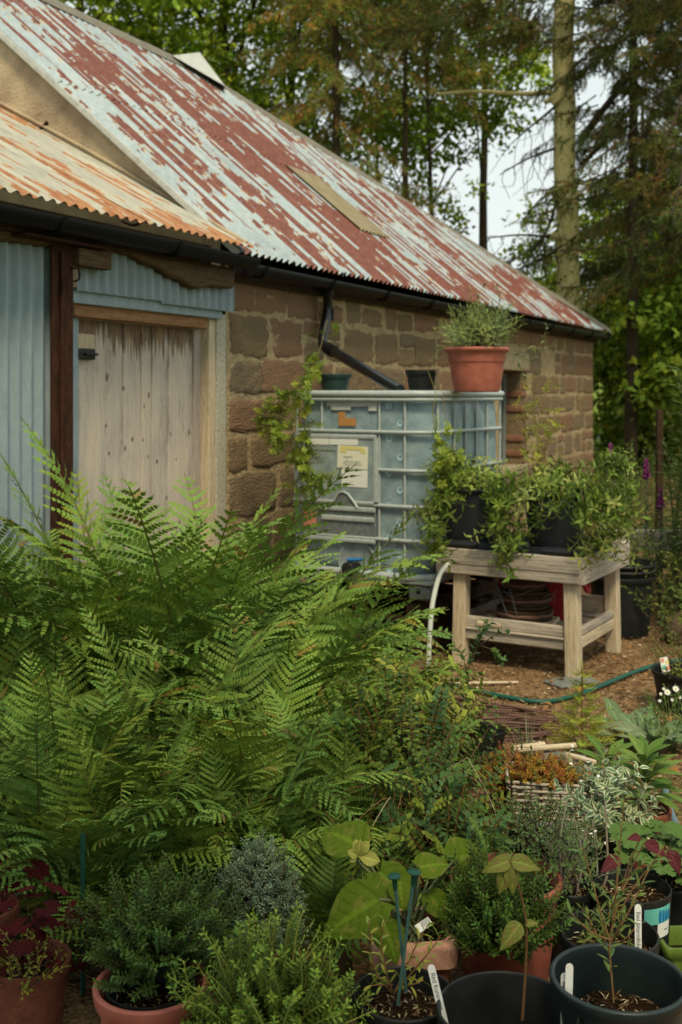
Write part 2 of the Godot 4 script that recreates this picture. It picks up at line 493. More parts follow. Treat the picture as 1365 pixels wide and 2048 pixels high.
func roof_texture(w: int, h: int, seed_: int, length: float, slope: float, paint: Array, rust: Array, halo: Color, fn: Callable) -> ImageTexture:
	var low := noise_bytes(seed_, 512, 256, 0.016, 3)
	var mid := noise_bytes(seed_ + 1, 512, 512, 0.045, 3)
	var fine := noise_bytes(seed_ + 2, 512, 512, 0.11, 3)
	var f := FastNoiseLite.new()
	f.seed = seed_ + 3
	f.frequency = 1.0
	f.fractal_octaves = 3
	var waves := int(length / 0.076 * 1.5)
	var rows := []
	for k in waves + 1:
		var line := PackedFloat32Array()
		for y in h:
			line.append(f.get_noise_2d(k * 0.31, float(y) / h * slope * 0.6))
		rows.append(line)
	var pl := ramp_lut(paint)
	var rl := ramp_lut(rust)
	var out := PackedByteArray()
	out.resize(w * h * 3)
	var hr := int(halo.r * 255); var hg := int(halo.g * 255); var hb := int(halo.b * 255)
	for y in h:
		var s := float(y) / h
		for x in w:
			var u := float(x) / w
			var line: PackedFloat32Array = rows[int(u * waves)]
			var lo := low[((y * 256 / h) % 256) * 512 + (x * 512 / w)] / 255.0 - 0.5
			var md := mid[((y * 512 / h) % 512) * 512 + (x * 2) % 512] / 255.0 - 0.5
			var fi := fine[((y / 2) % 512) * 512 + x % 512]
			var d: float = lo * 0.62 + line[y] * 0.62 + md * 0.30 + (fi / 255.0 - 0.5) * 0.14 + fn.call(u, s)
			var o := (y * w + x) * 3
			if d > 0.02:
				var q := clampi(int(fi * 0.55 + mid[((y * 512 / h) % 512) * 512 + x % 512] * 0.45), 0, 255) * 3
				out[o] = rl[q]; out[o + 1] = rl[q + 1]; out[o + 2] = rl[q + 2]
			else:
				var q := clampi(int(fi * 0.5 + low[((y * 256 / h) % 256) * 512 + (x * 512 / w)] * 0.5), 0, 255) * 3
				var hl := 0.6 if d > -0.018 and fi > 115 else 0.0
				out[o] = int(pl[q] * (1 - hl) + hr * hl); out[o + 1] = int(pl[q + 1] * (1 - hl) + hg * hl); out[o + 2] = int(pl[q + 2] * (1 - hl) + hb * hl)
	# rows of nail heads, each with its run of rust
	var r2 := RandomNumberGenerator.new()
	r2.seed = seed_
	for row in int(slope / 0.95) + 1:
		for k in int(length / 0.228):
			var cx := int((k * 0.228 + 0.114) / length * w)
			var cy := int((row * 0.95 + 0.12 + r2.randf_range(-0.01, 0.01)) / slope * h)
			if r2.randf() < 0.25: continue
			for dy in range(-int(r2.randf_range(2, 12)), 3):
				for dx in range(-2, 3):
					var x := cx + dx; var y := cy + dy
					if x < 0 or y < 0 or x >= w or y >= h or absi(dx) > 2 + dy / 5: continue
					var o := (y * w + x) * 3
					out[o] = int(out[o] * 0.55 + 20); out[o + 1] = int(out[o + 1] * 0.45 + 10); out[o + 2] = int(out[o + 2] * 0.42 + 8)
	return ImageTexture.create_from_image(Image.create_from_data(w, h, false, Image.FORMAT_RGB8, out))

func stone_mesh(r: RandomNumberGenerator) -> ArrayMesh:      # a roughly dressed block one unit wide and high, face at z = 0
	var mb := MB.new()
	var N := 10
	var f := FastNoiseLite.new()
	f.seed = r.randi() % 10000
	f.frequency = 1.4
	f.fractal_octaves = 3
	var e := r.randf_range(0.0, 0.05)
	for j in N + 1:
		for k in N + 1:
			var x := -1.0 + 2.0 * k / N
			var y := -1.0 + 2.0 * j / N
			var edge := maxf(absf(x), absf(y))
			var corner := pow(absf(x * y), 2.2)
			var shrink := 1.0 - corner * (0.045 + e)
			var z := f.get_noise_2d(x * 1.6, y * 1.6) * 0.5 - pow(edge, 8.0) * 0.5
			var wob := 1.0 + (f.get_noise_2d(cos(atan2(y, x)) * 0.9 + 7, sin(atan2(y, x)) * 0.9) * 0.14 + f.get_noise_2d(cos(atan2(y, x)) * 3.5, sin(atan2(y, x)) * 3.5 + 9) * 0.09) * pow(edge, 3)
			mb.add(Vector3(x * 0.5 * shrink * wob, y * 0.5 * shrink * wob, z))
	for j in N:
		for k in N:
			var a := j * (N + 1) + k
			mb.quad(a, a + N + 1, a + N + 2, a + 1)
	var rim := []
	for k in N: rim.append(k)
	for j in N: rim.append(j * (N + 1) + N)
	for k in N: rim.append(N * (N + 1) + N - k)
	for j in N: rim.append((N - j) * (N + 1))
	var b := []
	for k in rim:
		b.append(mb.add(Vector3(mb.v[k].x, mb.v[k].y, -1.6)))
	for k in rim.size():
		var n := (k + 1) % rim.size()
		mb.quad(rim[k], rim[n], b[n], b[k])
	return mb.mesh()

func build_barn() -> void:
	var turn := deg_to_rad(63.5)
	barn = thing("stone_barn", "long brown stone barn with hipped, rust-streaked pale blue corrugated roof", "barn", Vector3(-0.4, 0, -7.2), turn)
	var over := 0.14
	eave_y = on_wall(850, 583, over).y
	var x_left := on_wall(452, 700, 0).x
	var x_right := on_wall(1186, 800, 0).x
	var x_gable := on_wall(478, 490, over).x + 0.05
	var cp := cos(PITCH)
	var sp := sin(PITCH)
	var slope := (HALF + over) / cp
	var x_eave_end := x_right + over
	var hip_run := 5.5
	# walls: a mortar core with stones set into it
	var wall_top := eave_y - 0.04
	var win := [on_wall(1002, 740, 0.0), on_wall(1045, 930, 0.0)]
	var wx0: float = win[0].x; var wx1: float = win[1].x; var wy1: float = win[0].y; var wy0: float = win[1].y
	var core := MB.new()
	for q in [[x_left, wx0, -0.1, wall_top], [wx1, x_right, -0.1, wall_top], [wx0, wx1, wy1, wall_top], [wx0, wx1, -0.1, wy0]]:
		var x0: float = q[0]; var x1: float = q[1]; var y0: float = q[2]; var y1: float = q[3]
		var nx := maxi(1, int((x1 - x0) / 0.06)); var ny := maxi(1, int((y1 - y0) / 0.06))
		var f := FastNoiseLite.new()
		f.frequency = 2.5
		var first := core.v.size()
		for j in ny + 1:
			for k in nx + 1:
				var x := lerpf(x0, x1, float(k) / nx); var y := lerpf(y0, y1, float(j) / ny)
				core.add(Vector3(x, y, f.get_noise_2d(x, y) * 0.012))
		for j in ny:
			for k in nx:
				var a := first + j * (nx + 1) + k
				core.quad(a, a + nx + 1, a + nx + 2, a + 1)
	core.box(Vector3(0.45, wall_top + 0.1, 2 * HALF - 0.52), 0.01, Transform3D(Basis(), Vector3(x_right - 0.235, wall_top / 2 - 0.05, -HALF)))
	core.box(Vector3(x_right - x_left - 0.02, wall_top + 0.1, 0.3), 0.01, Transform3D(Basis(), Vector3((x_left + x_right) / 2, wall_top / 2 - 0.05, -2 * HALF + 0.1)))
	core.box(Vector3(x_right - x_left - 0.02, 0.1, 0.3), 0.01, Transform3D(Basis(), Vector3((x_left + x_right) / 2, wall_top - 0.06, -0.18)))
	var wall := part("wall", core, M.mortar, barn)
	# stones
	var variants := []
	var r := RandomNumberGenerator.new()
	r.seed = 5
	for k in 14: variants.append(stone_mesh(r))
	var y := 0.04
	var quoin := on_wall(1150, 800, 0.0).x
	while y < wall_top - 0.08:
		var h := r.randf_range(0.22, 0.36)
		if wall_top - y - h < 0.12: h = wall_top - y - 0.01
		var x := x_left + 0.02
		while x < x_right - 0.04:
			var w := r.randf_range(0.22, 0.62)
			if x_right - x - w < 0.16: w = x_right - x
			var hh := h
			var lift := 0.0
			var two := w < 0.42 and h > 0.26 and r.randf() < 0.45
			for piece in (2 if two else 1):
				if two:
					hh = h * (0.55 if piece == 0 else 0.45)
					lift = 0.0 if piece == 0 else h * 0.55
				var cx := x + w / 2; var cy := y + lift + hh / 2
				if cx + w / 2 > wx0 - 0.06 and cx - w / 2 < wx1 + 0.06 and cy + hh / 2 > wy0 and cy - hh / 2 < wy1 + 0.2: continue
				if r.randf() < 0.04: continue
				var gap := r.randf_range(0.012, 0.045)
				var b := Basis(Vector3(0, 0, 1), r.randf_range(-0.05, 0.05)) * Basis.from_scale(Vector3(w - gap, hh - gap, r.randf_range(0.010, 0.018)))
				place("stone", variants[r.randi() % 14], M["stone_%d" % (r.randi() % 4)], wall, Transform3D(b, Vector3(cx + r.randf_range(-0.008, 0.008), cy + r.randf_range(-0.01, 0.01), r.randf_range(0.006, 0.015))))
			x += w
		y += h
	# window with its stone lintel and brick jamb
	var wcx := (wx0 + wx1) / 2
	box_part("window_lintel", Vector3(wx1 - wx0 + 0.3, 0.2, 0.3), Vector3(wcx, wy1 + 0.1, -0.11), M.lintel_stone, wall, 0.012)
	box_part("window_sill", Vector3(wx1 - wx0 + 0.2, 0.1, 0.34), Vector3(wcx, wy0 - 0.04, -0.12), M.lintel_stone, wall, 0.012)
	var wn := box_part("window", Vector3(wx1 - wx0 - 0.12, wy1 - wy0 - 0.02, 0.015), Vector3(wcx, (wy0 + wy1) / 2, -0.2), M.glass_dark, wall, 0.002)
	for s in [-1, 0, 1]:
		box_part("frame", Vector3(0.05, wy1 - wy0 - 0.02, 0.05), Vector3(s * (wx1 - wx0 - 0.16) / 2, 0, 0.012), M.window_wood, wn)
	for s in [-1, 1]:
		box_part("frame", Vector3(wx1 - wx0 - 0.14, 0.05, 0.045), Vector3(0, s * (wy1 - wy0 - 0.08) / 2, 0.013), M.window_wood, wn)
	box_part("window_jamb", Vector3(0.2, wy1 - wy0, 0.24), Vector3(wx1 + 0.045, (wy0 + wy1) / 2, -0.115), M.stone_1, wall, 0.01)
	for k in 11:
		if k in [2, 5, 8]: continue
		box_part("brick", Vector3(0.11 + 0.04 * (k % 2), 0.066, 0.22), Vector3(wx1 + 0.02 - 0.02 * (k % 2), wy0 + 0.05 + k * 0.08, -0.09), M.brick, wall, 0.008)
	# gable with its render
	var gb := MB.new()
	var ridge_y := eave_y + sp * slope
	var ridge_z := over - slope * cp
	gb.face([Vector3(x_gable, 0, -0.05), Vector3(x_gable, eave_y + 0.09, -0.02), Vector3(x_gable, ridge_y - 0.045, ridge_z), Vector3(x_gable, eave_y + 0.05, 2 * ridge_z + 0.05), Vector3(x_gable, 0, 2 * ridge_z + 0.05)])
	gb.face([Vector3(x_gable + 0.4, 0, -0.05), Vector3(x_gable + 0.4, eave_y + 0.05, -0.05), Vector3(x_gable + 0.4, ridge_y - 0.08, ridge_z), Vector3(x_gable + 0.4, eave_y + 0.05, 2 * ridge_z + 0.05), Vector3(x_gable + 0.4, 0, 2 * ridge_z + 0.05)])
	part("gable_wall", gb, M.render_coat, barn)
	# a fillet of mortar where the shed roof meets the gable, and cracks of missing render
	var cr := MB.new()
	for q in [[0.55, 0.2], [1.35, 0.18], [2.2, 0.3]]:
		var s0: float = q[0]
		cr.tube(bend([Vector3(x_gable - 0.006, eave_y + s0 * 0.84 - 0.2, -s0), Vector3(x_gable - 0.006, eave_y + s0 * 0.84 - 0.25, -s0 - q[1] * 0.5), Vector3(x_gable - 0.006, eave_y + s0 * 0.84 - 0.22, -s0 - q[1])], 6), 0.012, 0.006, 5)
	part("crack", cr, M.rust, barn)
	# the roof sheets of the front slope
	var L := x_eave_end - x_gable + 0.1
	var x0r := x_gable - 0.06
	var tex := roof_texture(2048, 1024, 71, L, slope, [[0.0, "818e93"], [0.35, "98a5aa"], [0.6, "a7b3b7"], [0.85, "b3bdbf"], [1.0, "bdb9ab"]], [[0.0, "562e26"], [0.4, "6d3c32"], [0.7, "7d4c3d"], [1.0, "9c7356"]], Color("b89a6c"), func(u, s):
		var b := -0.01
		b -= 0.16 * smoothstep(0.07, 0.0, u)
		b += 0.22 * exp(-pow((u - 0.27 - 0.06 * s) / 0.12, 2))
		b += 0.12 * smoothstep(0.4, 0.6, u) * (1.0 - s)
		b -= 0.22 * smoothstep(0.55, 0.95, s) * smoothstep(0.28, 0.42, u)
		b -= 0.10 * smoothstep(0.9, 1.0, s)
		return b)
	mat("roof_paint", tex, 0.5, {"spec": 0.35})
	var row_split := slope * 0.52
	var limit := func(x): return (x_eave_end - x) / hip_run * slope
	var w_sheet := 0.684
	var n_cols := int(ceil(L / w_sheet))
	for row in 2:
		for k in n_cols:
			var xa := x0r + k * w_sheet
			var xb := minf(xa + w_sheet + 0.03, x_eave_end - 0.01)
			if xb - xa < 0.05: continue
			var s0 := (0.0 if row == 0 else row_split - 0.12) + r.randf_range(-0.012, 0.012)
			var s1 := row_split if row == 0 else slope - 0.02
			if row == 1 and limit.call(xa) < s0 + 0.05: continue
			var lift := (0.0 if row == 0 else 0.007) + (k % 2) * 0.004 + r.randf_range(0, 0.002)
			var put := func(x, s, hgt):
				var sag := 0.018 * sin(s / slope * PI) * sin((x - x0r) * 1.1)
				return Vector3(x, eave_y + s * sp + (hgt + lift + sag) * cp, over - s * cp + (hgt + lift + sag) * sp)
			var uvf := func(x, s): return Vector2(clampf((x - x0r) / L, 0.001, 0.999), clampf(s / slope, 0.001, 0.999))
			part("roof_sheet", corrugated(xa, xb, s0, s1, put, uvf, 0.016, limit), M.roof_paint, barn)
	# the ochre sheet let into the upper slope
	var gp := barn.transform.affine_inverse() * on_plane(600, 345, barn.transform * Vector3(0, eave_y, over), barn.basis * Vector3(0, cp, sp))
	var gq := barn.transform.affine_inverse() * on_plane(745, 470, barn.transform * Vector3(0, eave_y, over), barn.basis * Vector3(0, cp, sp))
	mat("rooflight", ramp_tex(noise_bytes(91, 256, 256, 0.03, 4), 256, 256, [[0.0, "6c604a"], [0.5, "877a5e"], [0.8, "958a70"], [1.0, "a39c88"]]), 0.6, {"scale": Vector3(2, 0.6, 0.6)})
	var g0 := (over - gq.z) / cp
	var g1 := (over - gp.z) / cp
	var gx := (gp.x + gq.x) / 2
	part("translucent_roof_sheet", corrugated(gx - 0.30, gx + 0.36, g0, g1, func(x, s, hgt): return Vector3(x, eave_y + s * sp + (hgt + 0.020) * cp, over - s * cp + (hgt + 0.020) * sp), func(x, s): return Vector2(x, s), 0.01), M.rooflight, barn)
	# back slope, hip slope
	var bs := MB.new()
	var pk := Vector3(x_eave_end - hip_run, ridge_y - 0.015, ridge_z)
	var bz := 2 * ridge_z - over
	bs.face([Vector3(x0r, ridge_y - 0.015, ridge_z), pk, Vector3(x_eave_end, eave_y, bz), Vector3(x0r, eave_y, bz)])
	bs.face([pk, Vector3(x_eave_end, eave_y, over - 0.01), Vector3(x_eave_end, eave_y, bz)])
	part("rear_roof", bs, M.ridge_metal, barn)
	# ridge and hip caps, verge, peak saddle
	var cap := func(a: Vector3, b: Vector3, half: float, called: String):
		var mb := MB.new()
		var d := (b - a).normalized()
		var side := d.cross(Vector3.UP).normalized()
		var ends := []
		for e in [a, b]:
			ends.append([mb.add(e - side * half - Vector3(0, half * 0.75, 0)), mb.add(e - side * half * 0.4 + Vector3(0, 0.005, 0)), mb.add(e + Vector3(0, 0.04, 0)), mb.add(e + side * half * 0.4 + Vector3(0, 0.005, 0)), mb.add(e + side * half - Vector3(0, half * 0.75, 0))])
		for k in 4: mb.quad(ends[0][k], ends[1][k], ends[1][k + 1], ends[0][k + 1])
		part(called, mb, M.ridge_metal, barn)
	var rg := Vector3(x0r, ridge_y, ridge_z)
	for k in 4:
		cap.call(rg.lerp(pk, k / 4.0) + Vector3(0, 0.035 + (k % 2) * 0.004, 0), rg.lerp(pk, (k + 1) / 4.0 + 0.01) + Vector3(0, 0.035 + (k % 2) * 0.004, 0), 0.10, "ridge_cap")
	var corner := Vector3(x_eave_end, eave_y, over)
	for k in 6:
		cap.call(pk.lerp(corner, k / 6.0) + Vector3(0, 0.03 + (k % 2) * 0.004, 0), pk.lerp(corner, (k + 1) / 6.0 + 0.008) + Vector3(0, 0.03 + (k % 2) * 0.004, 0), 0.085, "hip_cap")
	var sd := MB.new()
	var up := pk + Vector3(0, 0.24, 0)
	var c1 := pk + Vector3(-0.55, 0.05, 0.05); var c2 := pk + Vector3(-0.05, -0.16, 0.34); var c3 := pk + Vector3(0.35, -0.12, 0.05); var c4 := pk + Vector3(-0.1, -0.2, -0.5)
	sd.face([up, c2, c1]); sd.face([up, c3, c2]); sd.face([up, c4, c3]); sd.face([up, c1, c4])
	part("peak_saddle", sd, M.flashing, barn)
	var vg := MB.new()
	for s in [[0.0, -0.02], [0.07, 0.0]]:
		pass
	vg.box(Vector3(0.012, 0.04, slope), 0.003, Transform3D(Basis(Vector3.RIGHT, PITCH), Vector3(x0r - 0.004, eave_y + sp * slope / 2 - 0.012, over - cp * slope / 2)))
	part("verge_flashing", vg, M.flashing, barn)
	# gutter, fascia and downpipe
	box_part("fascia", Vector3(x_eave_end - x_gable - 0.1, 0.13, 0.03), Vector3((x_eave_end + x_gable) / 2, eave_y - 0.10, over - 0.105), M.wood_dark_x, barn)
	gutter(barn, x_gable + 0.02, x_eave_end - 0.02, eave_y - 0.075, over - 0.02, 0.058)
	var pr := on_wall(655, 585, over - 0.02)
	var dp := thing("drainpipe", "black plastic downpipe with two bends running from barn gutter onto the water tank", "drainpipe")
	var wd := func(p): return barn.transform * p
	var a0: Vector3 = wd.call(Vector3(pr.x, eave_y - 0.12, over - 0.02))
	var a1: Vector3 = wd.call(on_wall(657, 612, 0.085))
	var a2: Vector3 = wd.call(on_wall(644, 690, 0.085))
	var a3: Vector3 = wd.call(on_wall(664, 716, 0.12))
	var a4 := at(800, 780, 6.65)
	tube_part("outlet", [a0 + Vector3(0, 0.06, 0), a0 + Vector3(0, -0.05, 0)], 0.05, 0.042, M.black_pipe, dp, 14)
	tube_part("pipe", rounded([a0 + Vector3(0, -0.03, 0), a1, a2, a4], 0.05), 0.034, 0.034, M.drain_pipe, dp, 14)
	tube_part("collar", [a1 + Vector3(0, -0.02, 0), a1 + Vector3(0, -0.10, 0)], 0.042, 0.042, M.black_pipe, dp, 14)
	tube_part("collar", [a2.lerp(a4, 0.09), a2.lerp(a4, 0.17)], 0.042, 0.042, M.black_pipe, dp, 14)

func gutter(parent: Node, x0: float, x1: float, y: float, z: float, rad: float) -> void:
	var mb := MB.new()
	var rings := []
	for x in [x0, x1]:
		var ring := []
		for k in 9: ring.append(mb.add(Vector3(x, y - sin(PI * k / 8.0) * rad, z + 0.045 - cos(PI * k / 8.0) * rad)))
		for k in 9: ring.append(mb.add(Vector3(x, y - sin(PI * (8 - k) / 8.0) * (rad - 0.006), z + 0.045 - cos(PI * (8 - k) / 8.0) * (rad - 0.006))))
		rings.append(ring)
	for k in 18:
		mb.quad(rings[0][k], rings[1][k], rings[1][(k + 1) % 18], rings[0][(k + 1) % 18])
	for e in 2:
		var cap := []
		for k in 9: cap.append(mb.v[rings[e][k]])
		mb.face(cap)
	var g := part("gutter", mb, M.black_pipe, parent)
	var n := int((x1 - x0) / 0.9)
	for k in n + 1:
		var bx := x0 + 0.12 + k * 0.9
		if bx > x1 - 0.03: continue
		var bb := MB.new()
		var pts := []
		for q in 9: pts.append(Vector3(bx, y - sin(PI * q / 8.0) * (rad + 0.006), z + 0.045 - cos(PI * q / 8.0) * (rad + 0.006)))
		bb.tube(pts, 0.011, 0.011, 6)
		part("bracket", bb, M.black_pipe, g)

func build_shed() -> void:
	shed = thing("corrugated_shed", "low shed with blue corrugated front and orange rust stained roof beside the barn", "shed")
	shed.transform = barn.transform
	var over := 0.22
	var ya := on_wall(0, 385, over).y
	var yb := on_wall(430, 473, over).y
	var ey := (ya + yb) / 2
	var p := deg_to_rad(28.0)
	var cp := cos(p); var sp := sin(p)
	var xg := on_wall(478, 490, 0.14).x + 0.045
	var x_end := on_wall(500, 490, over).x - 0.02
	var x0 := on_wall(0, 400, over).x - 1.6
	var L := xg - x0
	var slope := 3.9
	var tex := roof_texture(1024, 512, 171, L, slope, [[0.0, "87847a"], [0.3, "9f9c90"], [0.6, "b0ac9d"], [1.0, "bebaa9"]], [[0.0, "7a4a30"], [0.4, "9a6848"], [0.7, "ab8159"], [1.0, "b99f78"]], Color("a8946f"), func(u, s):
		return -0.06 + 0.24 * smoothstep(0.09, 0.0, s) + 0.2 * exp(-pow((s - 0.45) / 0.16, 2)) * smoothstep(0.75, 0.4, u) - 0.1 * smoothstep(0.5, 0.9, u))
	mat("shed_roof_paint", tex, 0.6, {"spec": 0.3})
	var n := 7
	for k in n:
		var xa := x0 + L * k / n
		var xb := minf(x0 + L * (k + 1) / n + 0.03, xg)
		var lift := (k % 2) * 0.004
		part("roof_sheet", corrugated(xa, xb, rf(-0.01, 0.01), slope, func(x, s, hgt): return Vector3(x, ey + s * sp + (hgt + lift) * cp, over - s * cp + (hgt + lift) * sp), func(x, s): return Vector2(clampf((x - x0) / L, 0.001, 0.999), clampf(s / slope, 0.001, 0.999)), 0.009), M.shed_roof_paint, shed)
	# a pale fillet of mortar along the join with the gable
	tube_part("mortar_fillet", bend([Vector3(xg + 0.0, ey + 0.03, over - 0.05), Vector3(xg, ey + sp * 1.3 + 0.035, over - cp * 1.3), Vector3(xg, ey + sp * 2.6 + 0.03, over - cp * 2.6), Vector3(xg, ey + sp * 3.8 + 0.03, over - cp * 3.8)], 14), 0.014, 0.012, M.render_coat, shed, 6)
	gutter(shed, x0, x_end + 0.02, ey - 0.075, over - 0.03, 0.062)
	box_part("fascia", Vector3(x_end - x0 - 0.3, 0.12, 0.03), Vector3((x_end + x0) / 2 - 0.15, ey - 0.09, over - 0.07), M.wood_dark_x, shed)
	# waney edged boards under the eaves
	var bx0 := on_wall(-40, 450, 0.12).x
	var bx1 := on_wall(222, 480, 0.12).x
	waney_board(shed, bx0 - 0.8, bx1 + 0.02, on_wall(0, 476, 0.12).y, ey - 0.12, 0.12, [0.0, 0.0, -0.01, 0.0, 0.01])
	waney_board(shed, bx1 - 0.06, on_wall(468, 550, 0.15).x, on_wall(330, 535, 0.15).y, ey - 0.13, 0.15, [0.05, 0.035, 0.0, -0.045, -0.085, -0.06, -0.055])
	# blue sheets: the wall on the left and the short sheets above the door
	var off := 0.075
	var bl := on_wall(-160, 700, off).x
	var br := on_wall(103, 700, off).x
	var y_top := ey - 0.14
	var span := (br - bl) / 2.0
	for k in 2:
		var lift := 0.004 * k
		part("wall_sheet", corrugated(bl + span * k, bl + span * (k + 1) + 0.02, 0.02, y_top, func(x, s, hgt): return Vector3(x, s, off + hgt + lift), func(x, s): return Vector2(x, s), 0.015, null, 0.6), M.blue_sheet, shed)
	var dl := on_wall(147, 560, off).x
	var dr := on_wall(465, 590, off).x
	var hy0 := on_wall(150, 578, off).y
	var hy1 := on_wall(460, 622, off).y
	var ly := (hy0 + hy1) / 2
	for k in 2:
		var xa := lerpf(dl, dr, 0.5 * k)
		var xb := lerpf(dl, dr, 0.5 * (k + 1)) + (0.02 if k == 0 else 0.0)
		var lift := 0.003 * k
		var j := 0.012 * k
		part("lintel_sheet", corrugated(xa, xb, ly - j, y_top + 0.02, func(x, s, hgt): return Vector3(x, s, off + 0.01 + hgt + lift), func(x, s): return Vector2(x, s), 0.014, null, 0.2), M.blue_sheet, shed)
	box_part("end_board", Vector3(0.02, y_top - ly - 0.02, 0.09), Vector3(dr - 0.012, (y_top + ly) / 2, 0.03), M.blue_sheet, shed)
	box_part("lintel_board", Vector3(on_wall(440, 620, 0.04).x - dl - 0.02, 0.075, 0.03), Vector3((on_wall(440, 620, 0.04).x + dl) / 2 + 0.01, ly - 0.02, 0.045), M.blue_sheet, shed)
	# the rusty steel post, its cap plate and the stub of timber beside it
	var post_l := on_wall(104, 760, 0.13).x
	var post_r := on_wall(147, 760, 0.13).x
	var pc := (post_l + post_r) / 2
	var pw := post_r - post_l
	var ph := on_wall(125, 492, 0.13).y
	var post := MB.new()
	post.box(Vector3(pw, ph, 0.014), 0.003, Transform3D(Basis(), Vector3(pc, ph / 2, 0.125)))
	post.box(Vector3(0.012, ph, 0.10), 0.002, Transform3D(Basis(), Vector3(pc - pw * 0.08, ph / 2, 0.067)))
	post.box(Vector3(pw, ph, 0.014), 0.003, Transform3D(Basis(), Vector3(pc, ph / 2, 0.009)))
	var po := part("steel_post", post, M.rust, shed)
	box_part("angle_iron", Vector3(0.018, ph - 0.05, 0.016), Vector3(pc - pw * 0.12, ph / 2, 0.141), M.rust, po, 0.003)
	tube_part("hook", bend([Vector3(pc + pw * 0.35, ph - 0.1, 0.135), Vector3(pc + pw * 0.42, ph - 0.1, 0.17), Vector3(pc + pw * 0.42, ph - 0.15, 0.175), Vector3(pc + pw * 0.36, ph - 0.16, 0.15)], 8), 0.005, 0.005, M.rust, po, 6)
	box_part("cap_plate", Vector3(on_wall(218, 490, 0.2).x - on_wall(50, 485, 0.2).x, 0.012, 0.16), Vector3((on_wall(218, 490, 0.2).x + on_wall(50, 485, 0.2).x) / 2, ph + 0.012, 0.13), M.rust, shed, 0.003)
	box_part("timber_stub", Vector3(on_wall(220, 500, 0.15).x - post_r, 0.085, 0.06), Vector3((on_wall(220, 500, 0.15).x + post_r) / 2, ph - 0.04, 0.135), M.wood_brown_x, shed, 0.006)
	# the door in its frame
	door(shed)

func waney_board(parent: Node, x0: float, x1: float, y0: float, y1: float, z: float, wave: Array) -> void:
	var mb := MB.new()
	var n := 32
	var rings := []
	for k in n + 1:
		var u := float(k) / n
		var q := u * (wave.size() - 1)
		var a := int(q)
		var b := mini(a + 1, wave.size() - 1)
		var dip: float = lerpf(wave[a], wave[b], smoothstep(0, 1, q - a)) + rf(-0.002, 0.002)
		var x := lerpf(x0, x1, u)
		rings.append([mb.add(Vector3(x, y1, z)), mb.add(Vector3(x, y0 + dip + 0.02, z + 0.004)), mb.add(Vector3(x, y0 + dip, z - 0.012)), mb.add(Vector3(x, y0 + dip, z - 0.06)), mb.add(Vector3(x, y1, z - 0.06))])
	for k in n:
		for e in 5:
			mb.quad(rings[k][e], rings[k][(e + 1) % 5], rings[k + 1][(e + 1) % 5], rings[k + 1][e])
	for e in [0, n]:
		mb.face(rings[e].map(func(q): return mb.v[q]))
	part("waney_board", mb, M.wood_brown_x, parent)

func door_texture() -> ImageTexture:
	var w := 512; var h := 1024
	var n := noise_bytes(301, 512, 512, 0.035, 4)
	var n2 := noise_bytes(302, 512, 512, 0.012, 4)
	var n3 := noise_bytes(303, 512, 512, 0.02, 3)
	var lut := ramp_lut([[0.0, "786b61"], [0.3, "a0958a"], [0.5, "b4aa9f"], [0.7, "c0b4a5"], [0.88, "cbb89f"], [1.0, "d4bd9e"]])
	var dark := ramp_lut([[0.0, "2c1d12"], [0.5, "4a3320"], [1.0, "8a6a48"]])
	var r := RandomNumberGenerator.new()
	r.seed = 77
	var knots := []
	for k in 34: knots.append([r.randf() * w, r.randf_range(0.05, 0.98) * h, r.randf_range(4, 8), r.randf_range(7, 15)])
	var out := PackedByteArray()
	out.resize(w * h * 3)
	for y in h:
		for x in w:
			var bendx := (n3[(y / 2) * 512 + x] - 128) * 0.09
			var g := n[((y / 22) % 512) * 512 + (int(x * 3 + bendx * 3 + 2048) % 512)] * 0.6 + n2[(y / 3 % 512) * 512 + x] * 0.4
			g = clampf((g - 128) * 0.95 + 140 + (14 if int(x / 97) % 2 == 0 else -8), 0, 255)
			var q := int(g) * 3
			var cr := float(lut[q]); var cg := float(lut[q + 1]); var cb := float(lut[q + 2])
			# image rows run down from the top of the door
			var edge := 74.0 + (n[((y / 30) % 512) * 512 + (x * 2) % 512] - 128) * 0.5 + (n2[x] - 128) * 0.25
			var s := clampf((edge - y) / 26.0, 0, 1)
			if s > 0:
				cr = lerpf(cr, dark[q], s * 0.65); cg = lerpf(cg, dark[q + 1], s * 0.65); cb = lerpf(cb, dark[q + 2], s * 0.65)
			var o := (y * w + x) * 3
			out[o] = int(cr); out[o + 1] = int(cg); out[o + 2] = int(cb)
	for k in knots:
		for y in range(int(k[1] - k[3]), int(k[1] + k[3])):
			for x in range(int(k[0] - k[2]), int(k[0] + k[2])):
				if x < 0 or y < 0 or x >= w or y >= h: continue
				var d := Vector2((x - k[0]) / k[2], (y - k[1]) / k[3]).length()
				if d > 1: continue
				var s := pow(1 - d, 0.7) * 0.75
				var o := (y * w + x) * 3
				out[o] = int(lerpf(out[o], 62, s)); out[o + 1] = int(lerpf(out[o + 1], 44, s)); out[o + 2] = int(lerpf(out[o + 2], 34, s))
	return ImageTexture.create_from_image(Image.create_from_data(w, h, false, Image.FORMAT_RGB8, out))

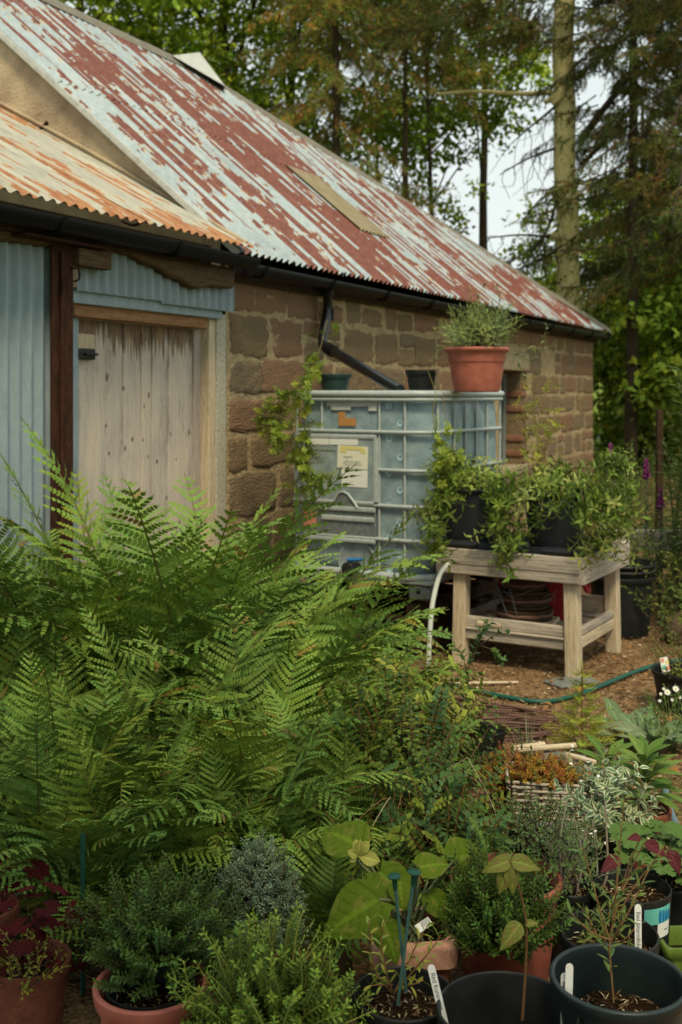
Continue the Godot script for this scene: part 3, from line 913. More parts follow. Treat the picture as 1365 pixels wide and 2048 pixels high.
func door(parent: Node) -> void:
	mat("door_wood", door_texture(), 0.9, {"spec": 0.2})
	var off := -0.05
	var edges := [152, 213, 247, 283, 304, 337, 375, 389]
	var top := on_wall(270, 648, off).y
	var bx := on_wall(edges[0], 800, off).x
	var ex := on_wall(edges[-1], 800, off).x
	var leaf := Node3D.new()
	leaf.name = "door"
	parent.add_child(leaf, true)
	for k in edges.size() - 1:
		var x0 := on_wall(edges[k], 800, off).x
		var x1 := on_wall(edges[k + 1], 800, off).x
		var mb := MB.new()
		mb.box(Vector3(x1 - x0 - 0.005, top - 0.05, 0.03), 0.005, Transform3D(Basis(), Vector3((x0 + x1) / 2, (top + 0.05) / 2, off - 0.015 + rf(-0.003, 0.003))))
		for q in mb.v.size():
			mb.t[q] = Vector2((mb.v[q].x - bx) / (ex - bx), 1.0 - mb.v[q].y / top)
		part("plank", mb, M.door_wood, leaf)
	wall_box("latch_plate", 155, 191, 668, 700, off + 0.012, 0.012, M.wood_pale_y, leaf)
	var lt := wall_box("latch", 155, 193, 697, 719, off + 0.035, 0.03, M.black_pot, leaf, 0.006)
	box_part("latch_bar", Vector3(0.10, 0.014, 0.014), Vector3(0.03, 0, 0.02), M.black_pot, lt)
	var rr := RandomNumberGenerator.new()
	rr.seed = 4
	for q in [[216, 672], [294, 678], [350, 684], [218, 905], [296, 912], [352, 918]]:
		var c := on_wall(q[0], q[1], off)
		var st := MB.new()
		st.lathe([Vector2(0.0, 0.004), Vector2(0.006, 0.002), Vector2(0.007, 0)], 8, Transform3D(Basis(Vector3.RIGHT, PI / 2), Vector3(c.x, c.y, off + 0.002)))
		part("nail", st, M.dull_steel, leaf)
	# frame: head, inner jamb, edge, outer jamb
	var fr := Node3D.new()
	fr.name = "door_frame"
	parent.add_child(fr, true)
	var x_head0 := on_wall(150, 630, 0.03).x
	var x_head1 := on_wall(416, 648, 0.03).x
	var hb := on_wall(280, 642, 0.03).y
	box_part("head", Vector3(x_head1 - x_head0, 0.085, 0.09), Vector3((x_head0 + x_head1) / 2, hb + 0.035, -0.015), M.wood_warm_x, fr, 0.006)
	wall_box("jamb", 389, 419, 652, 1290, off + 0.012, 0.05, M.wood_grey_y, fr)
	wall_box("jamb", 419, 434, 640, 1290, 0.02, 0.09, M.wood_pale_y, fr)
	wall_box("jamb", 434, 453, 628, 1280, 0.03, 0.10, M.wood_flaking, fr)
	var jl := on_wall(150, 800, off).x
	box_part("jamb", Vector3(0.05, top + 0.05, 0.03), Vector3(jl - 0.035, top / 2, -0.03), M.blue_sheet, fr)
	box_part("threshold", Vector3(ex - bx + 0.3, 0.05, 0.2), Vector3((ex + bx) / 2, 0.025, off), M.wood_dark_x, fr)
	# shed interior side so that no sky shows through
	box_part("back_wall", Vector3(5.0, 2.2, 0.1), Vector3(-3.2, 1.1, -3.4), M.wood_dark_y, parent)

# ---------------------------------------------------------------- water tank, bench and what stands on them
var tank: Node3D
var bench: Node3D

func to_face(o: Node3D, px: float, py: float, local_p: Vector3, local_n: Vector3) -> Vector3:
	var x := o.transform
	return x.affine_inverse() * on_plane(px, py, x * local_p, x.basis * local_n)

func round_rect(hx: float, hz: float, r: float, seg := 6) -> Array:
	var out := []
	for q in [[1, 1, 0.0], [-1, 1, 0.5], [-1, -1, 1.0], [1, -1, 1.5]]:
		for k in seg + 1:
			var a: float = PI * (q[2] + 0.5 * k / seg)
			out.append(Vector2(q[0] * (hx - r) + cos(a) * r, q[1] * (hz - r) + sin(a) * r))
	return out

func tank_plate(called: String, px0: float, px1: float, py0: float, py1: float, z: float, th: float, material: Material, tilt := 0.0) -> MeshInstance3D:
	var fz := Vector3(0, 0, 0.565)
	var n := Vector3(0, 0, 1)
	var p := to_face(tank, px0, (py0 + py1) / 2.0, fz, n)
	var q := to_face(tank, px1, (py0 + py1) / 2.0, fz, n)
	var ya := to_face(tank, (px0 + px1) / 2.0, py0, fz, n).y
	var yb := to_face(tank, (px0 + px1) / 2.0, py1, fz, n).y
	return box_part(called, Vector3(q.x - p.x, ya - yb, th), Vector3((p.x + q.x) / 2, (ya + yb) / 2, z), material, tank, minf(0.004, th * 0.4), Vector3(0, 0, tilt))

func build_tank() -> void:
	var W := 0.94; var D := 1.13; var y0 := 0.45; var y1 := 1.50
	var a := deg_to_rad(31)
	var corner := Vector3(0.488, 0, -6.1)
	var ax := Vector3(cos(a), 0, sin(a))
	var az := Vector3(-sin(a), 0, cos(a))
	tank = thing("water_tank", "big caged grey plastic water tank with a paper notice on its front", "water tank", corner - ax * W / 2 - az * D / 2, -a)
	# plastic body
	var body := MB.new()
	var rows := [[y0, 0.05, 0.10], [y0 + 0.03, 0.012, 0.13], [y0 + 0.10, 0.0, 0.14], [1.20, 0.0, 0.14], [1.36, 0.0, 0.14], [1.44, 0.008, 0.14], [1.475, 0.03, 0.13], [1.485, 0.10, 0.12]]
	var per := 0
	for q in rows:
		var ring := round_rect(W / 2 - 0.022 - q[1], D / 2 - 0.022 - q[1], q[2])
		per = ring.size()
		for p in ring: body.add(Vector3(p.x, q[0], p.y))
	for k in rows.size() - 1:
		for s in per:
			body.quad(k * per + s, (k + 1) * per + s, (k + 1) * per + (s + 1) % per, k * per + (s + 1) % per)
	var lid := []
	for s in per: lid.append(body.v[(rows.size() - 1) * per + s])
	body.face(lid)
	part("tank_body", body, M.tank_plastic, tank)
	var ld := MB.new()
	ld.lathe([Vector2(0.0, 0.02), Vector2(0.10, 0.02), Vector2(0.115, 0.01), Vector2(0.115, -0.02)], 24, Transform3D(Basis(), Vector3(0, 1.486, 0)))
	part("filler_cap", ld, M.black_pot, tank)
	# cage: horizontal bars bent round the corners
	var fz := D / 2
	var fx := W / 2
	var front := func(px, py): return to_face(tank, px, py, Vector3(0, 0, fz), Vector3(0, 0, 1))
	var side := func(px, py): return to_face(tank, px, py, Vector3(fx, 0, 0), Vector3(1, 0, 0))
	var ys := []
	for py in [866, 944, 1017, 1086]:
		ys.append(to_face(tank, 858, py, Vector3(fx, 0, fz), Vector3(0.5, 0, 1)).y)
	for k in ys.size():
		var ring := []
		for p in round_rect(fx - 0.004, fz - 0.004, 0.13): ring.append(Vector3(p.x, ys[k], p.y))
		ring.append(ring[0])
		if k == 1:      # this one is cut off where the name plate hangs
			var px: float = front.call(752, 940).x
			var cut := [Vector3(px, ys[k], fz - 0.004)]
			for q in range(6, -1, -1): cut.append(ring[q])
			for q in range(27, 13, -1): cut.append(ring[q])
			cut.append(Vector3(-fx + 0.004, ys[k], 0.3))
			ring = cut
		var mb := MB.new()
		mb.tube(ring, 0.0108, 0.0108, 8)
		part("cage_bar", mb, M.galvanised, tank)
	for q in [[y1 - 0.008, 0.02], [y1 - 0.04, 0.012], [y0 + 0.012, 0.022]]:
		var ring := []
		for p in round_rect(fx + 0.002, fz + 0.002, 0.13): ring.append(Vector3(p.x, q[0], p.y))
		ring.append(ring[0])
		var mb := MB.new()
		mb.tube(ring, q[1], q[1], 8)
		part("cage_rim", mb, M.galvanised, tank)
	# upright bars
	var up := func(x: float, z: float, ya: float, yb: float):
		tube_part("cage_bar", [Vector3(x, ya, z), Vector3(x, yb, z)], 0.0082, 0.0082, M.galvanised, tank, 8)
	for q in [[592, y0, y1], [642, ys[0], y1], [757, y0, y1], [808, y0, y1]]:
		up.call(front.call(q[0], 850).x, fz - 0.013, q[1], q[2])
	for px in [880, 913, 935, 957, 978, 1004]:
		up.call(fx - 0.013, side.call(px, 820).z, y0, y1)
	for k in 5:
		up.call(-fx + 0.013, -fz + 0.2 + k * 0.19, y0, y1)
		up.call(-fx + 0.15 + k * 0.16, -fz + 0.013, y0, y1)
	# dimples pressed into the corner panel
	for q in [[775, 812], [797, 847], [775, 878], [797, 915], [775, 946], [797, 981], [775, 1012], [797, 1047], [776, 1077], [797, 1112], [776, 1140]]:
		var p: Vector3 = front.call(q[0], q[1])
		var mb := MB.new()
		mb.lathe([Vector2(0.0, -0.002), Vector2(0.013, -0.0005), Vector2(0.019, 0.003), Vector2(0.022, 0.001)], 14, Transform3D(Basis(Vector3.RIGHT, PI / 2), Vector3(p.x, p.y, fz - 0.021)))
		part("dimple", mb, M.tank_dimple, tank)
	# name plate with its papers, the bracket below it and the stickers
	tank_plate("name_plate", 590, 752, 876, 1003, fz + 0.004, 0.006, M.tank_plate)
	tank_plate("plate_edge", 588, 754, 868, 877, fz + 0.006, 0.014, M.galvanised)
	tank_plate("plate_edge", 748, 758, 876, 1005, fz + 0.006, 0.014, M.galvanised)
	tank_plate("plate_edge", 588, 750, 999, 1006, fz + 0.006, 0.012, M.galvanised)
	tank_plate("label_strip", 614, 660, 876, 889, fz + 0.009, 0.002, M.paper_white)
	tank_plate("label_strip", 661, 718, 877, 890, fz + 0.009, 0.002, M.paper_white)
	tank_plate("raised_rib", 612, 672, 897, 901, fz + 0.008, 0.004, M.tank_plate)
	var cream = tank_plate("paper_notice", 677, 738, 892, 937, fz + 0.010, 0.002, M.paper_cream, -0.03)
	var hl := [["highlight", Vector3(0.0, 0.052, 0.0022), Vector3(0.16, 0.02, 0.001)], ["highlight", Vector3(0.07, 0.036, 0.0022), Vector3(0.035, 0.018, 0.001)], ["highlight", Vector3(-0.06, 0.034, 0.0022), Vector3(0.04, 0.016, 0.001)]]
	for q in hl: box_part(q[0], q[2], q[1], M.paper_yellow, cream, 0.0003)
	box_part("ink_line", Vector3(0.06, 0.003, 0.001), Vector3(-0.03, 0.0, 0.0018), M.ink, cream, 0.0003, Vector3(0, 0, 0.06))
	box_part("ink_line", Vector3(0.003, 0.018, 0.001), Vector3(-0.035, -0.01, 0.0018), M.sticker_orange, cream, 0.0003)
	for k in 4: box_part("print_line", Vector3(0.11 + 0.012 * (k % 3), 0.0015, 0.001), Vector3(0.0, -0.022 - k * 0.008, 0.0018), M.tank_plate, cream, 0.0003)
	tank_plate("paper_sheet", 685, 737, 939, 974, fz + 0.009, 0.002, M.paper_white, -0.02)
	tank_plate("sticker", 675, 710, 836, 852, fz - 0.012, 0.002, M.sticker_orange)
	tank_plate("sticker", 675, 689, 824, 837, fz - 0.0116, 0.002, M.sticker_orange)
	for q in [[652, 753, 804, 813], [660, 700, 810, 820], [705, 712, 796, 806], [735, 752, 812, 822]]:
		tank_plate("label_residue", q[0], q[1], q[2], q[3], fz - 0.0125 + 0.0006 * (q[0] % 3), 0.0016, M.flashing)
	tank_plate("sticker", 608, 634, 1021, 1053, fz + 0.006, 0.003, M.sticker_pink)
	tank_plate("valve_cover", 590, 752, 1012, 1078, fz - 0.004, 0.012, M.dull_steel)
	for q in [[640, 752, 1012, 1022, 0.010], [645, 750, 1032, 1042, 0.008], [594, 752, 1074, 1082, 0.008]]:
		tank_plate("bracket_bar", q[0], q[1], q[2], q[3], fz + 0.006, q[4] + 0.008, M.galvanised)
	# the hump shaped bracket
	var hump := MB.new()
	var pts := []
	for q in [[660, 1016], [672, 1000], [680, 985], [690, 983], [699, 988], [712, 1005], [719, 1016]]:
		var p: Vector3 = front.call(q[0], q[1])
		pts.append(Vector3(p.x, p.y, fz + 0.012))
	hump.face(pts)
	hump.face(pts.map(func(p): return p - Vector3(0, 0, 0.012)))
	part("hump_bracket", hump, M.dull_steel, tank)
	tube_part("bracket_bar", pts.map(func(p): return p + Vector3(0, 0, 0.003)), 0.008, 0.008, M.galvanised, tank, 6)
	# outlet valve in its round recess
	var vp: Vector3 = front.call(712, 1124)
	var rc := MB.new()
	rc.lathe([Vector2(0.0, 0.0), Vector2(0.11, 0.0), Vector2(0.118, 0.012), Vector2(0.125, 0.012), Vector2(0.13, 0.0)], 28, Transform3D(Basis(Vector3.RIGHT, PI / 2), Vector3(vp.x, vp.y, fz - 0.018)))
	part("valve_recess", rc, M.tank_plate, tank)
	var vv := MB.new()
	vv.lathe([Vector2(0.0, 0.12), Vector2(0.036, 0.12), Vector2(0.042, 0.11), Vector2(0.042, 0.075), Vector2(0.03, 0.07), Vector2(0.03, 0.0)], 20, Transform3D(Basis(Vector3.RIGHT, PI / 2), Vector3(vp.x, vp.y - 0.03, fz - 0.018)))
	var valve := part("valve", vv, M.black_pot, tank)
	box_part("handle", Vector3(0.11, 0.02, 0.024), Vector3(vp.x + 0.02, vp.y + 0.02, fz + 0.045), M.blue_handle, valve, 0.008, Vector3(0, 0, 0.1))
	# steel pallet under the cage
	var pal := MB.new()
	pal.box(Vector3(W + 0.02, 0.02, D + 0.02), 0.006, Transform3D(Basis(), Vector3(0, y0 - 0.015, 0)))
	var pl := part("pallet_deck", pal, M.galvanised, tank)
	for sx in [-1, 0, 1]:
		for sz in [-1, 1]:
			var ft := box_part("pallet_foot", Vector3(0.13, 0.085, 0.13), Vector3(sx * (fx - 0.07), y0 - 0.068, sz * (fz - 0.07)), M.dull_steel, pl, 0.012)
			if sx == 1 and sz == 1:
				for q in [Vector3(0, 0, 0.0655), Vector3(0.0655, 0, 0)]:
					var ho := MB.new()
					ho.lathe([Vector2(0.0, 0.002), Vector2(0.013, 0.002), Vector2(0.016, 0.0)], 12, Transform3D(Basis(Vector3.RIGHT, PI / 2) if q.z > 0 else Basis(Vector3.FORWARD, PI / 2), q + Vector3(0, 0.005, 0)))
					part("bolt_hole", ho, M.ink, ft)
	# dark timber pallets that carry the tank
	for k in 3:
		var ps := thing("timber_pallet", ["dark weathered timber pallet on the ground, bottom of the stack under the tank", "dark timber pallet in the middle of the stack under the tank", "topmost dark timber pallet directly under the caged tank"][k], "pallet", tank.position + Vector3(0, k * 0.112, 0), -a + [0.0, 0.02, -0.015][k], "pallets under the tank")
		for q in 5: box_part("slat", Vector3(W - 0.06, 0.02, 0.1), Vector3(0, 0.1, -0.45 + q * 0.225), M.wood_dark_x, ps)
		for q in [-1, 0, 1]:
			box_part("bearer", Vector3(0.09, 0.07, D - 0.08), Vector3(q * 0.36, 0.055, 0), M.wood_dark_z, ps)
			box_part("slat", Vector3(0.1, 0.018, D - 0.1), Vector3(q * 0.36, 0.011, 0), M.wood_dark_z, ps)

func build_bench() -> void:
	var a := deg_to_rad(31)
	var ax := Vector3(cos(a), 0, sin(a))
	var az := Vector3(-sin(a), 0, cos(a))
	var w := 0.79; var d := 0.78; var h := 0.62
	var corner := Vector3(1.236, 0, -5.69)       # right front leg
	bench = thing("potting_bench", "low weathered timber potting bench with square legs beside the water tank", "bench", corner - ax * w / 2 - az * d / 2, -a)
	for sx in [-1, 1]:
		for sz in [-1, 1]:
			var x: float = sx * (w / 2 - 0.055)
			if sx == -1 and sz == 1: x += 0.04
			box_part("leg", Vector3(0.075, h - 0.06, 0.075), Vector3(x, (h - 0.06) / 2, sz * (d / 2 - 0.05)), M.wood_pale_y, bench, 0.006, Vector3(0, 0, 0.02 * sx))
	for s in [-1, 1]:
		box_part("rail", Vector3(w + 0.02, 0.055, 0.03), Vector3(0, h - 0.085, s * (d / 2 + 0.004)), M.wood_bench_x, bench)
		box_part("apron", Vector3(w + 0.02, 0.085, 0.03), Vector3(0, h - 0.045 + 0.028, s * (d / 2 + 0.01)), M.wood_bench_x, bench, 0.005)
		box_part("apron", Vector3(0.03, 0.14, d + 0.045), Vector3(s * (w / 2 + 0.012), h - 0.045, 0), M.wood_bench_z, bench, 0.005)
	for k in 7:
		box_part("top_slat", Vector3(w - 0.03, 0.02, 0.095), Vector3(0, h - 0.03, -d / 2 + 0.075 + k * 0.105), M.wood_bench_x, bench)
	# lower shelf: grooved board in front, rails at the sides, open slats
	for k in 2:
		box_part("shelf_board", Vector3(w - 0.16, 0.062, 0.032), Vector3(0.02, 0.175 + k * 0.066, d / 2 - 0.05), M.wood_bench_x, bench, 0.008)
	box_part("shelf_rail", Vector3(w - 0.16, 0.012, 0.02), Vector3(0.02, 0.207, d / 2 - 0.03), M.wood_bench_x, bench, 0.003)
	for s in [-1, 1]:
		box_part("shelf_rail", Vector3(0.032, 0.06, d - 0.16), Vector3(s * (w / 2 - 0.05), 0.175, 0), M.wood_pale_z, bench)
		box_part("shelf_rail", Vector3(0.032, 0.04, d - 0.16), Vector3(s * (w / 2 - 0.05), 0.232, 0), M.wood_bench_z, bench)
	box_part("shelf_rail", Vector3(w - 0.1, 0.14, 0.03), Vector3(0.0, 0.25, -d / 2 + 0.05), M.wood_pale_x, bench)
	for k in 4:
		box_part("shelf_slat", Vector3(w - 0.14, 0.018, 0.08), Vector3(0, 0.215, -0.28 + k * 0.16), M.wood_bench_x, bench)
	var sl := thing("slate_piece", "flat grey piece of slate wedged under the front bench leg", "slate", corner + Vector3(-0.03, 0, 0.03), 0.3)
	box_part("slab", Vector3(0.22, 0.016, 0.14), Vector3(-0.03, 0.008, -0.02), M.slate, sl, 0.005, Vector3(0, 0.2, 0))
	box_part("chip", Vector3(0.1, 0.01, 0.09), Vector3(0.05, 0.02, 0.03), M.slate, sl, 0.004)
	# black tray with castellated edge, two tubs
	var up := func(x, y, z): return bench.transform * Vector3(x, y, z)
	var ty := h + 0.024
	var tray := thing("plant_tray", "shallow black plastic tray overhanging the bench top", "tray", bench.transform * Vector3(0.0, ty - 0.04, 0.1), -a)
	box_part("base", Vector3(w - 0.04, 0.012, 0.5), Vector3(0, 0.026, 0), M.black_tub, tray)
	for s in [-1, 1]:
		box_part("side", Vector3(w - 0.02, 0.05, 0.014), Vector3(0, 0.05, s * 0.255), M.black_tub, tray)
		box_part("side", Vector3(0.014, 0.05, 0.5), Vector3(s * (w / 2 - 0.02), 0.05, 0), M.black_tub, tray)
	for k in 3:
		box_part("lip", Vector3(0.16, 0.022, 0.05), Vector3(-0.27 + k * 0.27, 0.066, 0.285), M.black_tub, tray, 0.004, Vector3(0.35, 0, 0))
	for q in [[945, 6.23, "left of two black plastic tubs of trailing plants on the bench"], [1112, 6.0, "right of two black plastic tubs of trailing plants on the bench"]]:
		var p := ground_at(q[0], q[1])
		pot("plant_tub", q[2], "tub", Vector3(p.x, ty + 0.012, p.z), 0.175, 0.14, 0.31, 0.02, 0.012, M.black_tub, 0.05, "tubs on the potting bench")
	# things stored under the bench
	var bd := thing("rough_board", "pale rough sawn board lying on the bench shelf under the coil", "board", bench.transform * Vector3(-0.02, 0.224, 0.2), -a)
	box_part("board", Vector3(0.4, 0.028, 0.3), Vector3(0, 0.014, 0), M.wood_pale_x, bd, 0.006, Vector3(0, 0.15, 0))
	var sk := thing("wicker_coil", "dark dome of coiled willow and wire under the bench", "basket", bench.transform * Vector3(0.0, 0.252, 0.16), 0.0)
	var wr := RandomNumberGenerator.new()
	wr.seed = 8
	for k in 13:
		var yy := 0.012 + k * 0.02
		var rad := 0.145 - 0.0035 * k + 0.01 * sin(k * 1.3)
		var ring := []
		for s in 25:
			var g := TAU * s / 24
			ring.append(Vector3(cos(g) * (rad + wr.randf_range(-0.004, 0.004)), yy + wr.randf_range(-0.004, 0.004), sin(g) * (rad + wr.randf_range(-0.004, 0.004))))
		tube_part("willow_rod", ring, 0.0115, 0.0115, M.bark_stick if k % 4 == 1 else M.wood_dark_x, sk, 6)
	var wi := MB.new()
	for k in 22:
		var g := wr.randf() * TAU
		var g2 := g + wr.randf_range(0.3, 1.4)
		wi.tube(bend([Vector3(cos(g) * 0.16, wr.randf_range(0.02, 0.24), sin(g) * 0.16), Vector3(cos((g + g2) / 2) * 0.172, wr.randf_range(0.02, 0.24), sin((g + g2) / 2) * 0.172), Vector3(cos(g2) * 0.16, wr.randf_range(0.02, 0.24), sin(g2) * 0.16)], 6), 0.0014, 0.0014, 4)
	part("wire", wi, M.dull_steel, sk)
	var rt := thing("red_trug", "bright red plastic tub standing behind the coil under the bench", "tub", bench.transform * Vector3(0.03, 0.226, -0.06), 0.2 - a)
	var tb := MB.new()
	var per := 0
	var rows := [[0.0, 0.17, 0.08], [0.28, 0.215, 0.1], [0.29, 0.225, 0.11], [0.285, 0.205, 0.09], [0.02, 0.165, 0.075]]
	for q in rows:
		var ring := round_rect(q[1], q[2], 0.06)
		per = ring.size()
		for p in ring: tb.add(Vector3(p.x, q[0], p.y))
	for k in rows.size() - 1:
		for s in per: tb.quad(k * per + s, (k + 1) * per + s, (k + 1) * per + (s + 1) % per, k * per + (s + 1) % per)
	part("tub_wall", tb, M.red_plastic, rt)
	for s in [-1, 1]:
		tube_part("handle", bend([Vector3(s * 0.215, 0.25, -0.05), Vector3(s * 0.245, 0.17, -0.05), Vector3(s * 0.245, 0.17, 0.05), Vector3(s * 0.215, 0.25, 0.05)], 10), 0.014, 0.014, M.red_plastic, rt, 8)
	# nested black tubs behind the bench
	var nb := ground_at(1243, 6.85)
	var nest := pot("nested_tubs", "tall black plastic tubs nested together behind the right bench legs", "tub", nb, 0.20, 0.165, 0.37, 0.03, 0.012, M.black_pot, 0.3)
	for k in 2:
		var mb := MB.new()
		var y := 0.40 + k * 0.035
		mb.lathe([Vector2(0.196, y - 0.03), Vector2(0.20, y - 0.005), Vector2(0.214, y - 0.005), Vector2(0.214, y + 0.012), Vector2(0.198, y + 0.012), Vector2(0.185, y - 0.1)], 36)
		part("inner_tub", mb, M.black_pot, nest)
	# the white hose from the tank, the green hose across the yard
	var hs := MeshInstance3D.new()
	var p0 := at(897, 1128, 6.05)
	var mbh := MB.new()
	mbh.tube(bend([at(897, 1128, 6.02), at(880, 1150, 5.98), at(866, 1205, 5.93), at(860, 1270, 5.9), at(857, 1340, 5.9) ], 24), 0.0135, 0.0135, 10)
	var wh := part("white_hose", mbh, M.white_hose, self)
	tag(wh, "pale hose hanging in a curve between tank corner and bench leg", "hose")
	var mbg := MB.new()
	var gp := []
	for q in [[900, 5.6], [1000, 5.38], [1075, 5.28], [1120, 5.32], [1180, 5.48], [1240, 5.72], [1300, 5.95], [1400, 6.2]]:
		gp.append(ground_at(q[0], q[1]) + Vector3(0, 0.016, 0))
	mbg.tube(bend(gp, 40), 0.0115, 0.0115, 8)
	tag(part("garden_hose", mbg, M.green_hose, self), "green garden hose curving over the wood chips before the bench", "hose")
	var mbb := MB.new()
	mbb.tube(bend([ground_at(1330, 4.1) + Vector3(0, 0.03, 0), ground_at(1342, 3.85) + Vector3(0, 0.03, 0), ground_at(1362, 3.7) + Vector3(0, 0.02, 0), ground_at(1400, 3.6) + Vector3(0, 0.014, 0)], 12), 0.013, 0.013, 8)
	tag(part("garden_hose", mbb, M.blue_hose, self), "short length of grey blue hose by the terracotta pot at right edge", "hose")

# ---------------------------------------------------------------- pots
func pot(called: String, label: String, category: String, pos: Vector3, r1: float, r0: float, h: float, rim: float, lip: float, material: Material, empty: float, group := "", turn := 0.0) -> Node3D:
	var o := thing(called, label, category, pos, turn, group)
	var mb := MB.new()
	var th := 0.004
	var rr := func(y): return lerpf(r0, r1, y / h)
	var pro := [Vector2(0, 0.0), Vector2(r0 - 0.004, 0.0), Vector2(r0, 0.006)]
	for k in 5: pro.append(Vector2(rr.call(h * 0.18 * (k + 1)), h * 0.18 * (k + 1)))
	if rim > 0:
		pro.append(Vector2(rr.call(h - rim) , h - rim - 0.002))
		pro.append(Vector2(rr.call(h - rim) + lip, h - rim))
		pro.append(Vector2(r1 + lip, h - 0.004))
		pro.append(Vector2(r1 + lip - 0.003, h))
	else:
		pro.append(Vector2(r1, h - 0.003))
	pro.append(Vector2(r1 - th + 0.002, h))
	pro.append(Vector2(r1 - th, h - 0.004))
	if rim > 0: pro.append(Vector2(rr.call(h - rim) - th, h - rim))
	pro.append(Vector2(rr.call(h - empty) - th, h - empty - 0.01))
	mb.lathe(pro, 40)
	part("pot_wall", mb, material, o)
	var soil := MB.new()
	var sr: float = rr.call(h - empty) - th
	var f := FastNoiseLite.new()
	f.seed = int(pos.x * 1000)
	f.frequency = 14.0
	soil.add(Vector3(0, h - empty, 0))
	for k in 7:
		for s in 28:
			var g := TAU * s / 28
			var rad := sr * (k + 1) / 7.0
			soil.add(Vector3(cos(g) * rad, h - empty + f.get_noise_2d(cos(g) * rad, sin(g) * rad) * 0.012, sin(g) * rad))
	for s in 28:
		soil.tri(0, 1 + s, 1 + (s + 1) % 28)
		for k in 6:
			soil.quad(1 + k * 28 + s, 1 + (k + 1) * 28 + s, 1 + (k + 1) * 28 + (s + 1) % 28, 1 + k * 28 + (s + 1) % 28)
	part("soil", soil, M.soil, o)
	if pos.z > -3.7:
		var chips := []
		var tints := []
		for k in int(2600 * sr):
			var g := rf(0, TAU); var rad := sr * sqrt(rng.randf()) * 0.97
			chips.append(Transform3D(Basis.from_euler(Vector3(rf(-0.5, 0.5), rf(0, TAU), rf(-0.4, 0.4))) * Basis.from_scale(Vector3(rf(0.5, 2.2), rf(0.5, 1.2), rf(0.4, 0.9))), Vector3(cos(g) * rad, h - empty + rf(0.0, 0.008), sin(g) * rad)))
			var q := rng.randf()
			tints.append(Color(0.05, 0.03, 0.018) if q < 0.4 else Color(0.16, 0.10, 0.05) if q < 0.75 else Color(0.34, 0.26, 0.15) if q < 0.95 else Color(0.5, 0.46, 0.36))
		scatter("bark_chips", chip_mesh, M.twig, chips, o, tints)
	return o

var chip_mesh: ArrayMesh

func plant_tag(label: String, pos: Vector3, lean: Vector3, text: String, len := 0.13, turn := 0.0) -> void:
	var o := thing("plant_label", label, "plant label", pos, turn, "white plant labels in the pots")
	o.basis = Basis(Vector3.UP, turn) * Basis.from_euler(lean)
	var mb := MB.new()
	var w := 0.0075
	var outl := [Vector2(-w * 0.25, -0.06), Vector2(w * 0.25, -0.06), Vector2(w, -0.03), Vector2(w, len - 0.008)]
	for k in 7: outl.append(Vector2(cos(PI * k / 6.0) * w, len - 0.008 + sin(PI * k / 6.0) * 0.008))
	outl.append(Vector2(-w, -0.03))
	for z in [-0.0006, 0.0006]:
		mb.face(outl.map(func(q): return Vector3(q.x, q.y, z)))
	part("stick", mb, M.plant_tag, o)
	if text:
		var tm := TextMesh.new()
		var sf := SystemFont.new()
		sf.font_names = PackedStringArray(["Droid Sans"])
		sf.font_italic = true
		tm.font = sf
		tm.text = text
		tm.font_size = 32
		tm.pixel_size = 0.00036
		tm.depth = 0.0004
		tm.horizontal_alignment = HORIZONTAL_ALIGNMENT_LEFT
		place("writing", tm, M.ink, o, Transform3D(Basis(Vector3(0, 0, 1), -PI / 2), Vector3(0.0, len - 0.016, 0.0009)))

